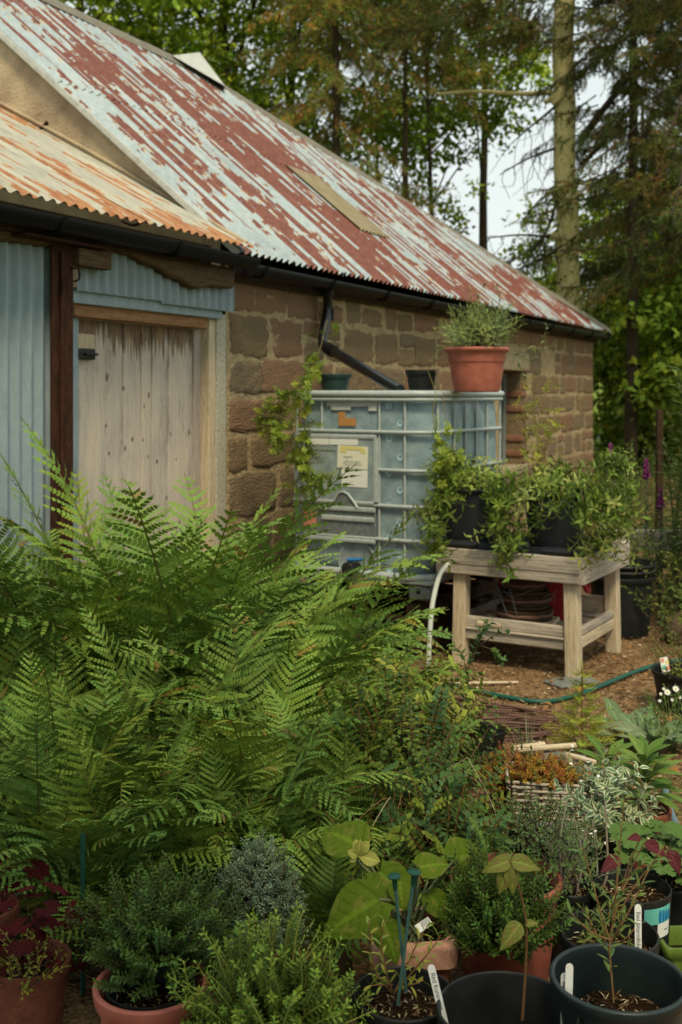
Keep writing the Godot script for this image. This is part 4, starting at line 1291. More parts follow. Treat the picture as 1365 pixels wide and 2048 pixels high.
func build_pots() -> void:
	# on top of the tank
	var t := tank.transform
	var p1 := at(670, 777, 6.95); p1.y = 1.502
	pot("green_bowl", "small dark green plastic bowl pot standing at the back of the tank top", "pot", p1, 0.102, 0.075, 0.115, 0.025, 0.008, M.green_bowl, 0.03)
	var p2 := at(843, 777, 6.35); p2.y = 1.502
	pot("nursery_pot", "small black nursery pot with a dried stem, standing on the tank", "pot", p2, 0.088, 0.07, 0.128, 0.03, 0.005, M.black_pot, 0.03)
	var st := MB.new()
	st.tube(bend([p2 + Vector3(0.03, 0.1, 0.03), p2 + Vector3(0.06, 0.16, 0.06), p2 + Vector3(0.10, 0.02, 0.14), p2 + Vector3(0.13, -0.2, 0.19)], 12), 0.003, 0.0015, 4)
	st.col = Color(0.2, 0.15, 0.08)
	for k in st.c.size(): st.c[k] = Color(0.22, 0.17, 0.08)
	tag(part("dry_stem", st, M.twig, self), "dry brown stem arching out of the black nursery pot", "stem")
	var p3 := at(954, 777, 6.3); p3.y = 1.502
	var tp := thing("terracotta_planter", "rounded terracotta coloured plastic planter with a wide rim on the tank corner", "planter", p3)
	var mb := MB.new()
	mb.lathe([Vector2(0, 0.0), Vector2(0.12, 0.0), Vector2(0.128, 0.008), Vector2(0.14, 0.06), Vector2(0.150, 0.12), Vector2(0.155, 0.172), Vector2(0.163, 0.176), Vector2(0.166, 0.222), Vector2(0.176, 0.226), Vector2(0.186, 0.236), Vector2(0.188, 0.246), Vector2(0.182, 0.254), Vector2(0.165, 0.254), Vector2(0.158, 0.24), Vector2(0.152, 0.2)], 48)
	part("pot_wall", mb, M.terracotta_plastic, tp)
	var so := MB.new()
	so.lathe([Vector2(0.0, 0.232), Vector2(0.157, 0.228)], 24)
	part("soil", so, M.soil, tp)
	# front row of the nursery pots
	pot("black_pot", "biggest black pot in the front row, with a dogwood seedling", "pot", ground_at(1016, 2.15), 0.136, 0.108, 0.298, 0.055, 0.004, M.black_pot, 0.12, "plastic pots in the front row")
	pot("dark_green_pot", "wide dark green round pot with a tall willow whip, lower right", "pot", ground_at(1237, 2.2), 0.129, 0.10, 0.333, 0.02, 0.007, M.dark_green_pot, 0.095, "plastic pots in the front row")
	pot("black_pot", "black pot with a yellow leaved willow seedling and two green stakes", "pot", ground_at(808, 2.33), 0.106, 0.085, 0.23, 0.03, 0.004, M.black_pot, 0.05, "plastic pots in the front row")
	pot("black_pot", "shallow black pot half hidden behind the dark green pot", "pot", ground_at(1218, 2.52), 0.110, 0.09, 0.265, 0.03, 0.003, M.black_pot, 0.05, "plastic pots in the front row")
	var big := pot("black_pot", "tall black pot with a teal and white printed sticker on its side", "pot", ground_at(1265, 2.78), 0.096, 0.082, 0.255, 0.0, 0.0, M.black_pot, 0.035, "plastic pots in the front row")
	sticker(big, 0.092, 0.185)
	pot("black_pot", "small black pot holding the twiggy grey stemmed shrub", "pot", ground_at(1140, 2.85), 0.066, 0.05, 0.225, 0.02, 0.003, M.black_pot, 0.03, "plastic pots in the front row")
	pot("black_pot", "black pot behind the red rimmed pot and the middle hebe", "pot", ground_at(1062, 3.05), 0.065, 0.05, 0.27, 0.02, 0.003, M.black_pot, 0.03, "plastic pots in the front row")
	pot("black_pot", "empty black pot sunk between the front terracotta pot and clay planter", "pot", ground_at(690, 2.28), 0.07, 0.055, 0.13, 0.02, 0.003, M.black_pot, 0.04, "plastic pots in the front row")
	var ter := pot("terracotta_pot", "terracotta pot with a rounded rim and a dark inner pot, front left", "pot", ground_at(303, 2.38), 0.115, 0.087, 0.225, 0.032, 0.010, M.terracotta_plastic, 0.05, "terracotta pots along the front")
	var inner := MB.new()
	inner.lathe([Vector2(0.088, 0.12), Vector2(0.098, 0.222), Vector2(0.094, 0.222), Vector2(0.084, 0.12)], 36)
	part("inner_pot", inner, M.dark_green_pot, ter)
	pot("terracotta_pot", "old terracotta pot of dark red heuchera at the lower left corner", "pot", ground_at(60, 2.55), 0.09, 0.07, 0.19, 0.03, 0.006, M.terracotta_clay, 0.035, "terracotta pots along the front")
	pot("terracotta_pot", "terracotta pot cut off by the left picture edge behind the red leaves", "pot", ground_at(-25, 2.75), 0.075, 0.06, 0.22, 0.03, 0.006, M.terracotta_clay, 0.035, "terracotta pots along the front")
	pot("terracotta_pot", "small clay pot mostly hidden by the yellow green hebe", "pot", ground_at(585, 2.5), 0.085, 0.065, 0.19, 0.025, 0.005, M.terracotta_clay, 0.03, "terracotta pots along the front")
	pot("terracotta_pot", "terracotta pot with a bright red rim behind the middle hebe", "pot", ground_at(1012, 2.85), 0.138, 0.11, 0.25, 0.03, 0.008, M.terracotta_plastic, 0.04, "terracotta pots along the front")
	pot("terracotta_pot", "clay pot holding the broad leaved evergreen at the right edge", "pot", ground_at(1288, 3.45), 0.08, 0.06, 0.2, 0.035, 0.006, M.terracotta_clay, 0.03, "terracotta pots along the front")
	pot("terracotta_pot", "brown clay pot rim glimpsed behind the big heart shaped leaves", "pot", ground_at(828, 3.05), 0.085, 0.065, 0.2, 0.03, 0.006, M.terracotta_clay, 0.03, "terracotta pots along the front")
	# square edged clay planter of the big leaved plant
	var sq := thing("clay_planter", "square pale rimmed clay planter under the big heart shaped leaves", "planter", ground_at(822, 2.62), 0.12)
	var bx := MB.new()
	var rows := [[0.0, 0.07], [0.17, 0.085], [0.171, 0.096], [0.215, 0.098], [0.228, 0.092], [0.228, 0.078], [0.19, 0.074]]
	var per := 0
	for q in rows:
		var ring := round_rect(q[1], q[1], 0.03)
		per = ring.size()
		for p in ring: bx.add(Vector3(p.x, q[0], p.y))
	for k in rows.size() - 1:
		for s in per: bx.quad(k * per + s, (k + 1) * per + s, (k + 1) * per + (s + 1) % per, k * per + (s + 1) % per)
	part("planter_wall", bx, M.terracotta_clay, sq)
	var rim := MB.new()
	var rr := [[0.1715, 0.0965], [0.215, 0.0995], [0.229, 0.093], [0.2295, 0.078]]
	for q in rr:
		for p in round_rect(q[1], q[1], 0.03): rim.add(Vector3(p.x, q[0], p.y))
	for k in rr.size() - 1:
		for s in per: rim.quad(k * per + s, (k + 1) * per + s, (k + 1) * per + (s + 1) % per, k * per + (s + 1) % per)
	part("planter_rim", rim, M.terracotta_pale, sq)
	box_part("soil", Vector3(0.145, 0.01, 0.145), Vector3(0, 0.2, 0), M.soil, sq)
	# lime green trough at the right edge
	var lt := thing("lime_trough", "lime green plastic trough cut off by the right picture edge", "planter", ground_at(1392, 2.72), 0.05)
	var tr := MB.new()
	var lr := [[0.0, 0.065, 0.04], [0.13, 0.085, 0.05], [0.131, 0.095, 0.058], [0.155, 0.096, 0.06], [0.155, 0.085, 0.05], [0.1, 0.08, 0.045]]
	for q in lr:
		for p in round_rect(q[1], q[2], 0.015): tr.add(Vector3(p.x, q[0], p.y))
	for k in lr.size() - 1:
		for s in per: tr.quad(k * per + s, (k + 1) * per + s, (k + 1) * per + (s + 1) % per, k * per + (s + 1) % per)
	part("trough_wall", tr, M.lime_plastic, lt)
	box_part("soil", Vector3(0.15, 0.01, 0.085), Vector3(0, 0.11, 0), M.soil, lt)
	# square black pots beyond the shrub
	for k in 2:
		var s := thing("square_pot", ["lower of two square black pots beside the scrambling shrub", "upper square black pot tilted on another beside the scrambling shrub"][k], "pot", ground_at(945 + 6 * k, 4.25) + Vector3(0, 0.02 + k * 0.06, 0), 0.5 + 0.15 * k, "square black pots")
		var mb2 := MB.new()
		var q2 := [[0.0, 0.065], [0.10, 0.085], [0.115, 0.093], [0.118, 0.093], [0.115, 0.084], [0.03, 0.066]]
		for q in q2:
			for p in round_rect(q[1], q[1], 0.012): mb2.add(Vector3(p.x, q[0], p.y))
		for j in q2.size() - 1:
			for e in per: mb2.quad(j * per + e, (j + 1) * per + e, (j + 1) * per + (e + 1) % per, j * per + (e + 1) % per)
		part("pot_wall", mb2, M.black_pot, s)
		box_part("soil", Vector3(0.13, 0.01, 0.13), Vector3(0, 0.075, 0), M.soil, s)
	pot("black_pot", "low black pot of the grey green sedge before the stick bundle", "pot", ground_at(1052, 4.05), 0.085, 0.07, 0.12, 0.015, 0.003, M.black_pot, 0.03)
	pot("black_pot", "black pot with a bright picture tag at the right edge of the yard", "pot", ground_at(1372, 5.2), 0.155, 0.12, 0.19, 0.02, 0.006, M.black_pot, 0.03)
	pot("black_pot", "black pot under the variegated shrub", "pot", ground_at(1222, 3.25), 0.075, 0.06, 0.22, 0.02, 0.003, M.black_pot, 0.03)
	pot("black_pot", "dark pot carrying the scalloped geranium leaves at the right edge", "pot", ground_at(1345, 2.95), 0.085, 0.07, 0.2, 0.02, 0.003, M.black_pot, 0.03)
	# plant labels
	plant_tag("handwritten white plant label leaning in the biggest black pot, left side", at(893, 2060, 2.17), Vector3(-0.15, 0, 0.24), "Red Kuramon", 0.125)
	plant_tag("white plant label with faint writing at the right of the biggest black pot", at(1129, 2046, 2.17), Vector3(-0.1, 0, -0.03), "Kousa", 0.095)
	plant_tag("blank white plant label standing in the dark green pot", at(1138, 1985, 2.16), Vector3(-0.1, 0, -0.05), "", 0.055)
	plant_tag("handwritten white plant label leaning in the shallow black pot", at(1277, 1898, 2.42), Vector3(-0.1, 0, -0.02), "Red Alternifolia", 0.095)
	# green stakes with round caps
	for q in [[789, 1752, 813, 1985, 2.3, "shorter looking green stake with a round cap leaning right, left of the pair"], [829, 1744, 796, 2010, 2.28, "green stake with a round cap leaning left, right of the pair"]]:
		var s0 := at(q[2], q[3], q[4])
		var s1 := at(q[0], q[1], q[4] - 0.02)
		var sk := thing("plant_stake", q[5], "stake", Vector3(s0.x, s0.y, s0.z), 0.0, "green stakes in the black pot")
		var d := s1 - s0
		tube_part("rod", [Vector3.ZERO, d], 0.0035, 0.0035, M.stake_green, sk, 8)
		var cp := MB.new()
		cp.lathe([Vector2(0.0045, -0.03), Vector2(0.006, -0.004), Vector2(0.0135, -0.002), Vector2(0.0135, 0.001), Vector2(0, 0.002)], 18, Transform3D(aim(d.normalized().lerp(Vector3.UP, 0.3)), d))
		part("cap", cp, M.stake_cap, sk)
	# price label stuck to the planter rim
	var pl := thing("price_label", "crumpled white price label with bars of print on the clay planter rim", "label", at(848, 1850, 2.52), 0.0)
	box_part("paper", Vector3(0.04, 0.02, 0.0012), Vector3(0, 0, 0), M.paper_white, pl, 0.0004, Vector3(-0.9, 0.2, 0.45))
	for k in 7: box_part("bar", Vector3(0.0011, 0.014, 0.0006), Vector3(0.0, 0, 0) + Basis.from_euler(Vector3(-0.9, 0.2, 0.45)) * Vector3(-0.004 + k * 0.0034, 0.002, 0.0011), M.ink, pl, 0.0002, Vector3(-0.9, 0.2, 0.45))
	# tag in the black pot at the edge
	var tg := thing("picture_tag", "colourful picture tag standing in the black pot at the right edge", "plant label", at(1330, 1338, 5.08), 0.3)
	box_part("card", Vector3(0.042, 0.066, 0.003), Vector3(0, 0.02, 0), M.paper_white, tg, 0.001, Vector3(-0.2, 0, 0.1))
	for q in [[-0.012, 0.04, M.sticker_pink], [0.012, 0.03, M.paper_yellow], [-0.006, 0.01, M.print_teal], [0.014, 0.005, M.sticker_pink]]:
		box_part("print", Vector3(0.018, 0.018, 0.001), Vector3(q[0], q[1], 0.003 - q[1] * 0.2 + 0.003), q[2], tg, 0.0003, Vector3(-0.2, 0, 0.1))
	# wicker basket on a block
	var bk := thing("wicker_basket", "woven willow basket of orange stonecrop with a pale wooden frame behind", "basket", ground_at(1098, 3.62) + Vector3(0, 0.13, 0), -0.12)
	var r := RandomNumberGenerator.new()
	r.seed = 19
	for k in 11:
		var y := 0.008 + k * 0.0105
		var ring := []
		var base := round_rect(0.125 + 0.0012 * k, 0.10, 0.025, 4)
		for s in base.size() + 1:
			var p: Vector2 = base[s % base.size()]
			ring.append(Vector3(p.x + sin(s * 2.1 + (PI if k % 2 else 0.0)) * 0.003, y + r.randf_range(-0.002, 0.002), p.y + cos(s * 1.7 + (PI if k % 2 else 0.0)) * 0.004))
		# extra bends along the front for the weave
		var fine := []
		for s in ring.size() - 1:
			for q in 3:
				var p: Vector3 = ring[s].lerp(ring[s + 1], q / 3.0)
				fine.append(p + Vector3(0, 0, sin((s * 3 + q) * 2.4 + (PI if k % 2 else 0.0)) * 0.0045))
		fine.append(fine[0])
		tube_part("willow_rod", fine, 0.0055, 0.0052, M.wood_bench_x, bk, 6)
	for k in 9:
		tube_part("upright", [Vector3(-0.12 + k * 0.03, 0, 0.1), Vector3(-0.125 + k * 0.031, 0.135, 0.102)], 0.005, 0.004, M.wood_dark_y, bk, 6)
	box_part("soil", Vector3(0.22, 0.02, 0.17), Vector3(0, 0.10, 0), M.soil, bk)
	for q in [[Vector3(-0.06, 0.165, -0.12), 0.2, 0.12], [Vector3(0.1, 0.155, -0.05), -0.95, 0.16], [Vector3(-0.0, 0.17, -0.10), 0.05, 0.2]]:
		box_part("frame_strip", Vector3(q[2], 0.014, 0.022), q[0], M.wood_pale_x, bk, 0.003, Vector3(0, q[1], 0.1))
	box_part("grey_liner", Vector3(0.14, 0.006, 0.08), Vector3(0.05, 0.14, -0.06), M.slate, bk, 0.002, Vector3(0.4, -0.3, 0))
	var cb := thing("concrete_block", "grey concrete block under the woven basket", "block", ground_at(1090, 3.6), -0.1)
	box_part("block", Vector3(0.24, 0.13, 0.2), Vector3(0, 0.065, 0), M.slate, cb, 0.008)
	# black seed trays of stonecrop
	for q in [[985, 3.3, 0.25, 0.3, "black seed tray of orange stonecrop tilted in front of the basket"], [1030, 3.9, 0.18, -0.2, "black seed tray of stonecrop behind the scrambling shrub"]]:
		var tr2 := thing("seed_tray", q[4], "tray", ground_at(q[0], q[1]) + Vector3(0, 0.09, 0), q[3], "black seed trays")
		box_part("base", Vector3(q[2], 0.01, 0.2), Vector3(0, 0.02, 0), M.black_pot, tr2)
		for s in [-1, 1]:
			box_part("side", Vector3(q[2], 0.05, 0.008), Vector3(0, 0.045, s * 0.1), M.black_pot, tr2)
			box_part("side", Vector3(0.008, 0.05, 0.2), Vector3(s * q[2] / 2, 0.045, 0), M.black_pot, tr2)
		box_part("soil", Vector3(q[2] - 0.02, 0.02, 0.18), Vector3(0, 0.045, 0), M.soil, tr2)
		box_part("block", Vector3(0.15, 0.11, 0.15), Vector3(0, -0.04, 0), M.black_pot, tr2)
	# bundle of cut sticks
	var sb := thing("stick_bundle", "heap of thin purple brown cut sticks lying on the wood chips", "sticks", ground_at(990, 4.95), 0.0)
	for k in 46:
		var z := r.randf_range(-0.26, 0.30)
		var y := 0.008 + r.randf() * 0.055 * (1 - absf(z) * 2.5)
		var dir := Vector3(r.randf_range(0.8, 1.0), r.randf_range(-0.03, 0.03), 0.12 - z * 0.9 + r.randf_range(-0.25, 0.25))
		var c := Vector3(r.randf_range(-0.13, 0.1), maxf(y, 0.008), z)
		var l := r.randf_range(0.2, 0.36)
		tube_part("stick", bend([c - dir * l, c + Vector3(0, r.randf_range(-0.005, 0.008), r.randf_range(-0.015, 0.015)), c + dir * l], 5), r.randf_range(0.004, 0.0085), 0.0035, M.bark_stick, sb, 5)
	var pk := thing("pale_cane", "pale peeled cane lying on the wood chips under the bench front", "cane", ground_at(960, 5.62) + Vector3(0, 0.012, 0), 0.0)
	tube_part("cane", bend([Vector3(-0.2, 0, 0.02), Vector3(0, 0.004, 0), Vector3(0.2, 0, -0.03)], 6), 0.01, 0.007, M.wood_pale_x, pk, 6)

func sticker_strip(o: Node3D, called: String, a0: float, a1: float, y0: float, y1: float, material: Material, out: float) -> void:
	var mb := MB.new()
	for k in 9:
		var g := lerpf(a0, a1, k / 8.0)
		var q0 := lerpf(0.082, 0.096, y0 / 0.255) + out
		var q1 := lerpf(0.082, 0.096, y1 / 0.255) + out
		mb.add(Vector3(cos(g) * q0, y0, sin(g) * q0))
		mb.add(Vector3(cos(g) * q1, y1, sin(g) * q1))
	for k in 8: mb.quad(k * 2, k * 2 + 2, k * 2 + 3, k * 2 + 1)
	part(called, mb, material, o)

func sticker(o: Node3D, rad: float, y: float) -> void:
	# a curved printed label on the pot wall, facing the yard
	var c := deg_to_rad(56)
	sticker_strip(o, "sticker", c - 0.36, c + 0.55, y + 0.012, y + 0.052, M.print_teal, 0.0012)
	sticker_strip(o, "sticker", c - 0.36, c + 0.15, y - 0.025, y + 0.013, M.paper_white, 0.0010)
	for k in 4:
		var g := c + 0.08 - k * 0.12
		sticker_strip(o, "printed_arch", g - 0.045, g + 0.045, y + 0.014, y + 0.040 - 0.002 * k, M.print_blue, 0.0020)
		sticker_strip(o, "printed_arch", g - 0.03, g + 0.03, y + 0.040 - 0.002 * k, y + 0.046 - 0.002 * k, M.print_blue, 0.0020)
	sticker_strip(o, "print", c - 0.25, c - 0.1, y - 0.008, y - 0.006, M.ink, 0.0020)

# ---------------------------------------------------------------- plants
func vary(c: Color, amount := 0.15, warm := 0.12) -> Color:
	var k := 1.0 + rf(-amount, amount)
	var w := rf(-warm, warm)
	return Color(c.r * k * (1 + w), c.g * k, c.b * k * (1 - w))

func green(r: float, g: float, b: float) -> Color:
	return Color(r, g, b)

# a twice divided fern frond one unit long, growing up from the origin and arching towards +x
func frond_mesh(arch: float, half_w: float, pairs: int, curl: float, tint: Color) -> ArrayMesh:
	var mb := MB.new()
	var n := 40
	var pts := [Vector3.ZERO]
	var tans := []
	for k in n + 1:
		var s := float(k) / n
		var a := arch * pow(s, 1.5)
		var t := Vector3(sin(a), cos(a), sin(s * 3.0 + curl) * 0.05).normalized()
		tans.append(t)
		if k > 0: pts.append(pts[k - 1] + t / n)
	mb.col = Color(0.16, 0.15, 0.05)
	mb.tube(pts, 0.0060, 0.0012, 4, false)
	for k in pairs:
		var s := 0.13 + 0.865 * pow(float(k) / pairs, 0.94)
		var q := s * n
		var i0 := int(q)
		var p: Vector3 = pts[i0].lerp(pts[mini(i0 + 1, n)], q - i0)
		var t: Vector3 = tans[i0]
		for side in [-1, 1]:
			var b := Vector3(0, 0, side)
			b = (b - t * b.dot(t)).normalized()
			var up = (t.cross(b) * side).normalized()       # towards the inner, upper face
			if up.dot(Vector3(-1, 0.3, 0)) < 0: up = -up
			var prof: float = pow(smoothstep(0.03, 0.42, s), 0.6) * pow(1.0 - s, 0.72) * 1.42
			var l: float = half_w * prof * rf(0.92, 1.06)
			if l < 0.006: continue
			var e := lerpf(0.12, 0.75, s) + rf(-0.06, 0.06)
			var d = (b * cos(e) + t * sin(e) + up * rf(0.02, 0.22)).normalized()
			var droop := rf(0.05, 0.55)
			var sweep := rf(0.05, 0.25)
			var twist := rf(-0.55, 0.55)
			var m := maxi(3, int(l / 0.0125))
			var shade := vary(tint, 0.10, 0.08)
			if rng.randf() < 0.03: continue
			if rng.randf() < 0.02: shade = vary(Color(0.26, 0.19, 0.05), 0.2, 0.1)
			var prev := Vector3.ZERO
			for j in m + 1:
				var r := (j + 0.35) / (m + 0.5)
				var c = p + d * l * r - up * droop * l * r * r + t * sweep * l * r * r
				if j == m:
					mb.col = shade * 1.1
					var tip = c + (c - prev).normalized() * 0.008
					var a0 := mb.add(prev + t * 0.0035); var a1 := mb.add(prev - t * 0.0035); var a2 := mb.add(tip)
					mb.tri(a0, a1, a2)
					break
				var dd = (d - up * droop * 2 * r + t * sweep * 2 * r).normalized()
				var nn = (up + d * droop * 2 * r).normalized().rotated(dd, twist)
				var sp := l / m
				var pl := (0.0045 + 0.060 * l * pow(1.0 - r, 0.55) * (1.25 if j == 0 else 1.0))
				for w in [-1, 1]:
					var across = nn.cross(dd).normalized() * w
					mb.col = vary(shade, 0.05, 0.03)
					var o = (across * 0.9 + dd * 0.42).normalized()
					var base0 = c - dd * sp * 0.47
					var base1 = c + dd * sp * 0.44
					var lift = nn * pl * rf(-0.18, 0.10)
					var v0 := mb.add(base0); var v1 := mb.add(base1)
					var v2 := mb.add(base1 + o * pl * 0.86 - dd * sp * 0.12 + lift); var v3 := mb.add(base0 + o * pl + dd * sp * 0.10 + lift)
					mb.quad(v0, v1, v2, v3)
				prev = c
	return mb.mesh()

var fronds := []          # [mesh, arch]

func build_ferns() -> void:
	rng.seed = 101
	var base := green(0.190, 0.298, 0.052)
	for q in [[0.55, 0.22, 0.0], [0.75, 0.23, 1.0], [0.95, 0.22, 2.0], [1.2, 0.23, 0.6], [1.5, 0.19, 1.7], [1.9, 0.18, 2.6], [0.7, 0.18, 3.3], [1.3, 0.21, 4.0], [0.3, 0.17, 5.0], [1.0, 0.19, 4.5], [2.3, 0.18, 1.2], [1.7, 0.20, 3.8]]:
		fronds.append([frond_mesh(q[0], q[1], 28, q[2], base), q[0]])
	# crowns: pixel, distance, frond length, how many fronds, label
	var crowns := [
		[70, 4.15, 1.36, 30, "tall fern against the blue corrugated wall and rusty post, farthest left at the back"],
		[275, 4.3, 1.48, 34, "tall fern in front of the left half of the weathered door"],
		[430, 4.15, 1.36, 30, "tall fern in front of the door's right jamb, middle of the back row"],
		[580, 3.95, 1.08, 24, "fern whose tips stand against the front of the water tank"],
		[685, 3.75, 0.72, 20, "fern below the tank's valve, right end of the back row"],
		[120, 3.5, 0.92, 22, "spreading fern at the left, over the ground cover"],
		[330, 3.5, 0.95, 24, "dense fern in the centre of the bank, before the door"],
		[510, 3.4, 0.88, 24, "arching fern above the blue grey conifer"],
		[650, 3.3, 0.70, 18, "fern mixed into the scrambling shrub at its left"],
		[400, 3.05, 0.58, 12, "low fern drooping over the dark hebe"],
		[190, 3.0, 0.60, 8, "low fern with fronds hanging over the red heuchera leaves"],
		[640, 2.85, 0.50, 10, "small pale fern beside the big heart shaped leaves"],
		[250, 3.1, 0.74, 18, "mid sized fern in the front row, left of the dark hebe's tips"],
		[480, 3.1, 0.72, 18, "mid sized fern in the front row, directly behind the blue grey conifer"],
		[80, 3.15, 0.74, 12, "fern arching over the ground cover near the left edge"],
		[-60, 3.7, 0.95, 14, "fern entering the picture at the left edge"],
	]
	for q in crowns:
		var pos := ground_at(q[0], q[1])
		var f := thing("fern", q[4], "fern", pos, 0.0, "ferns in the bank before the door")
		var count: int = q[3] + 6
		for k in count:
			var inner := float(k) / count
			var az := k * 2.39996 + rf(-0.3, 0.3)
			var lean := lerpf(0.10, 1.0, pow(inner, 0.9)) + rf(-0.14, 0.14)
			var pick: Array = fronds[rng.randi() % fronds.size()]
			if inner < 0.3 and pick[1] > 1.3: pick = fronds[rng.randi() % 4]
			var L: float = q[2] * rf(0.74, 1.06) * lerpf(1.0, 0.92, inner)
			var tl := clampf(lean - pick[1] * 0.10, 0.03, 1.2)
			var b := Basis(Vector3.UP, az) * Basis(Vector3(0, 0, 1), -tl) * Basis(Vector3.UP, rf(-0.8, 0.8)) * Basis.from_scale(Vector3(L, L, L * rf(0.85, 1.15)))
			var m := 4 if rng.randf() < 0.07 else 5 if rng.randf() < 0.15 else rng.randi() % 4
			place("frond", pick[0], M["fern_%d" % m], f, Transform3D(b, Vector3(cos(az), 0, -sin(az)) * rf(0.01, 0.06)))
		var cr := MB.new()
		cr.col = Color(0.06, 0.04, 0.02)
		cr.lathe([Vector2(0.09, -0.02), Vector2(0.08, 0.05), Vector2(0.03, 0.09), Vector2(0, 0.09)], 9)
		part("rootstock", cr, M.twig, f)

# a shoot with paired or alternate leaves along it, growing up +y from the origin
func shoot(len: float, leaves: int, leaf_l: float, leaf_w: float, shape: int, leaf_col: Color, stem_col: Color, opts := {}) -> MB:
	var mb := MB.new()
	var droop: float = opts.get("droop", 0.15)
	var pts := []
	var bx := rf(-1, 1) * droop; var bz := rf(-1, 1) * droop
	for k in 7:
		var s := k / 6.0
		pts.append(Vector3(bx * s * s * len, s * len * (1 - droop * s * 0.3), bz * s * s * len))
	mb.col = stem_col
	mb.tube(pts, opts.get("stem", 0.0022), opts.get("stem", 0.0022) * 0.45, 4, false)
	var pair: int = opts.get("pair", 1)
	var from: float = opts.get("from", 0.05)
	for k in leaves:
		var s := lerpf(from, 1.0, float(k) / maxi(1, leaves - 1))
		var q := s * 6.0
		var i := mini(int(q), 5)
		var p: Vector3 = pts[i].lerp(pts[i + 1], q - i)
		var up: Vector3 = (pts[i + 1] - pts[i]).normalized()
		for e in pair:
			var az: float = (k * PI / 2 + e * PI) if pair == 2 else k * 2.4
			if opts.get("flat", false): az = (k % 2) * PI + e * PI
			az += rf(-0.25, 0.25)
			var side := aim(up) * Vector3(cos(az), 0, sin(az))
			var rise: float = lerpf(opts.get("rise0", 0.4), opts.get("rise1", 1.1), s)
			var d := (side * cos(rise) + up * sin(rise)).normalized()
			mb.col = vary(leaf_col, opts.get("var", 0.15), opts.get("warm", 0.08)) * (opts.get("tip", 1.0) if s > 0.8 else 1.0)
			var sz := rf(0.8, 1.1) * lerpf(1.0, opts.get("taper", 0.65), s)
			mb.leaf(p + side * 0.002, d, (up - d * up.dot(d) + Vector3(0, 0.02, 0)).normalized(), leaf_l * sz, leaf_w * sz, shape, opts.get("segs", 2), opts.get("fold", 0.25), opts.get("hang", 0.15))
	return mb

# a bushy plant: shoots spread through a dome
func bush(called: String, label: String, category: String, pos: Vector3, shoots: Array, count: int, radius: float, height: float, material: Material, opts := {}) -> Node3D:
	var o := thing(called, label, category, pos, 0.0, opts.get("group", ""))
	var lists := []
	var tints := []
	for s in shoots: lists.append([]); tints.append([])
	var y0: float = opts.get("y0", 0.0)
	var stems := MB.new()
	stems.col = opts.get("stem_col", Color(0.10, 0.07, 0.04))
	var squash: float = opts.get("squash", 1.0)
	for k in count:
		var az := k * 2.39996 + rf(-0.4, 0.4)
		var el := asin(clampf(1.0 - (k + 0.5) / count * opts.get("reach", 1.05), -1, 1))
		var dir := Vector3(cos(az) * cos(el), sin(el), sin(az) * cos(el) * squash)
		var depth := rf(opts.get("inner", 0.45), 1.0)
		var p := Vector3(dir.x * radius * depth, y0 + maxf(0.0, dir.y) * height * depth + (1 - depth) * 0.02 + dir.y * 0.0, dir.z * radius * depth)
		if dir.y < 0: p.y = y0 + dir.y * height * 0.4 * depth
		var grow := (dir + Vector3(0, opts.get("upright", 0.6), 0) + Vector3(rf(-0.3, 0.3), rf(-0.2, 0.2), rf(-0.3, 0.3))).normalized()
		var v := rng.randi() % shoots.size()
		var sz := rf(opts.get("min", 0.75), opts.get("max", 1.15))
		lists[v].append(Transform3D(aim(grow, rf(0, TAU)) * Basis.from_scale(Vector3.ONE * sz), p))
		tints[v].append(vary(Color(1, 1, 1), 0.18, 0.08))
		if k % 4 == 0:
			stems.tube(bend([Vector3(rf(-0.02, 0.02), y0 * 0.9, rf(-0.02, 0.02)), p * 0.5 + Vector3(0, y0 * 0.5, 0), p], 5), 0.004, 0.0015, 4, false)
	if stems.v.size(): part("stem", stems, M.twig, o)
	for s in shoots.size():
		if lists[s].size(): scatter("foliage" if s == 0 else "foliage_%03d" % s, shoots[s], material, lists[s], o, tints[s])
	return o

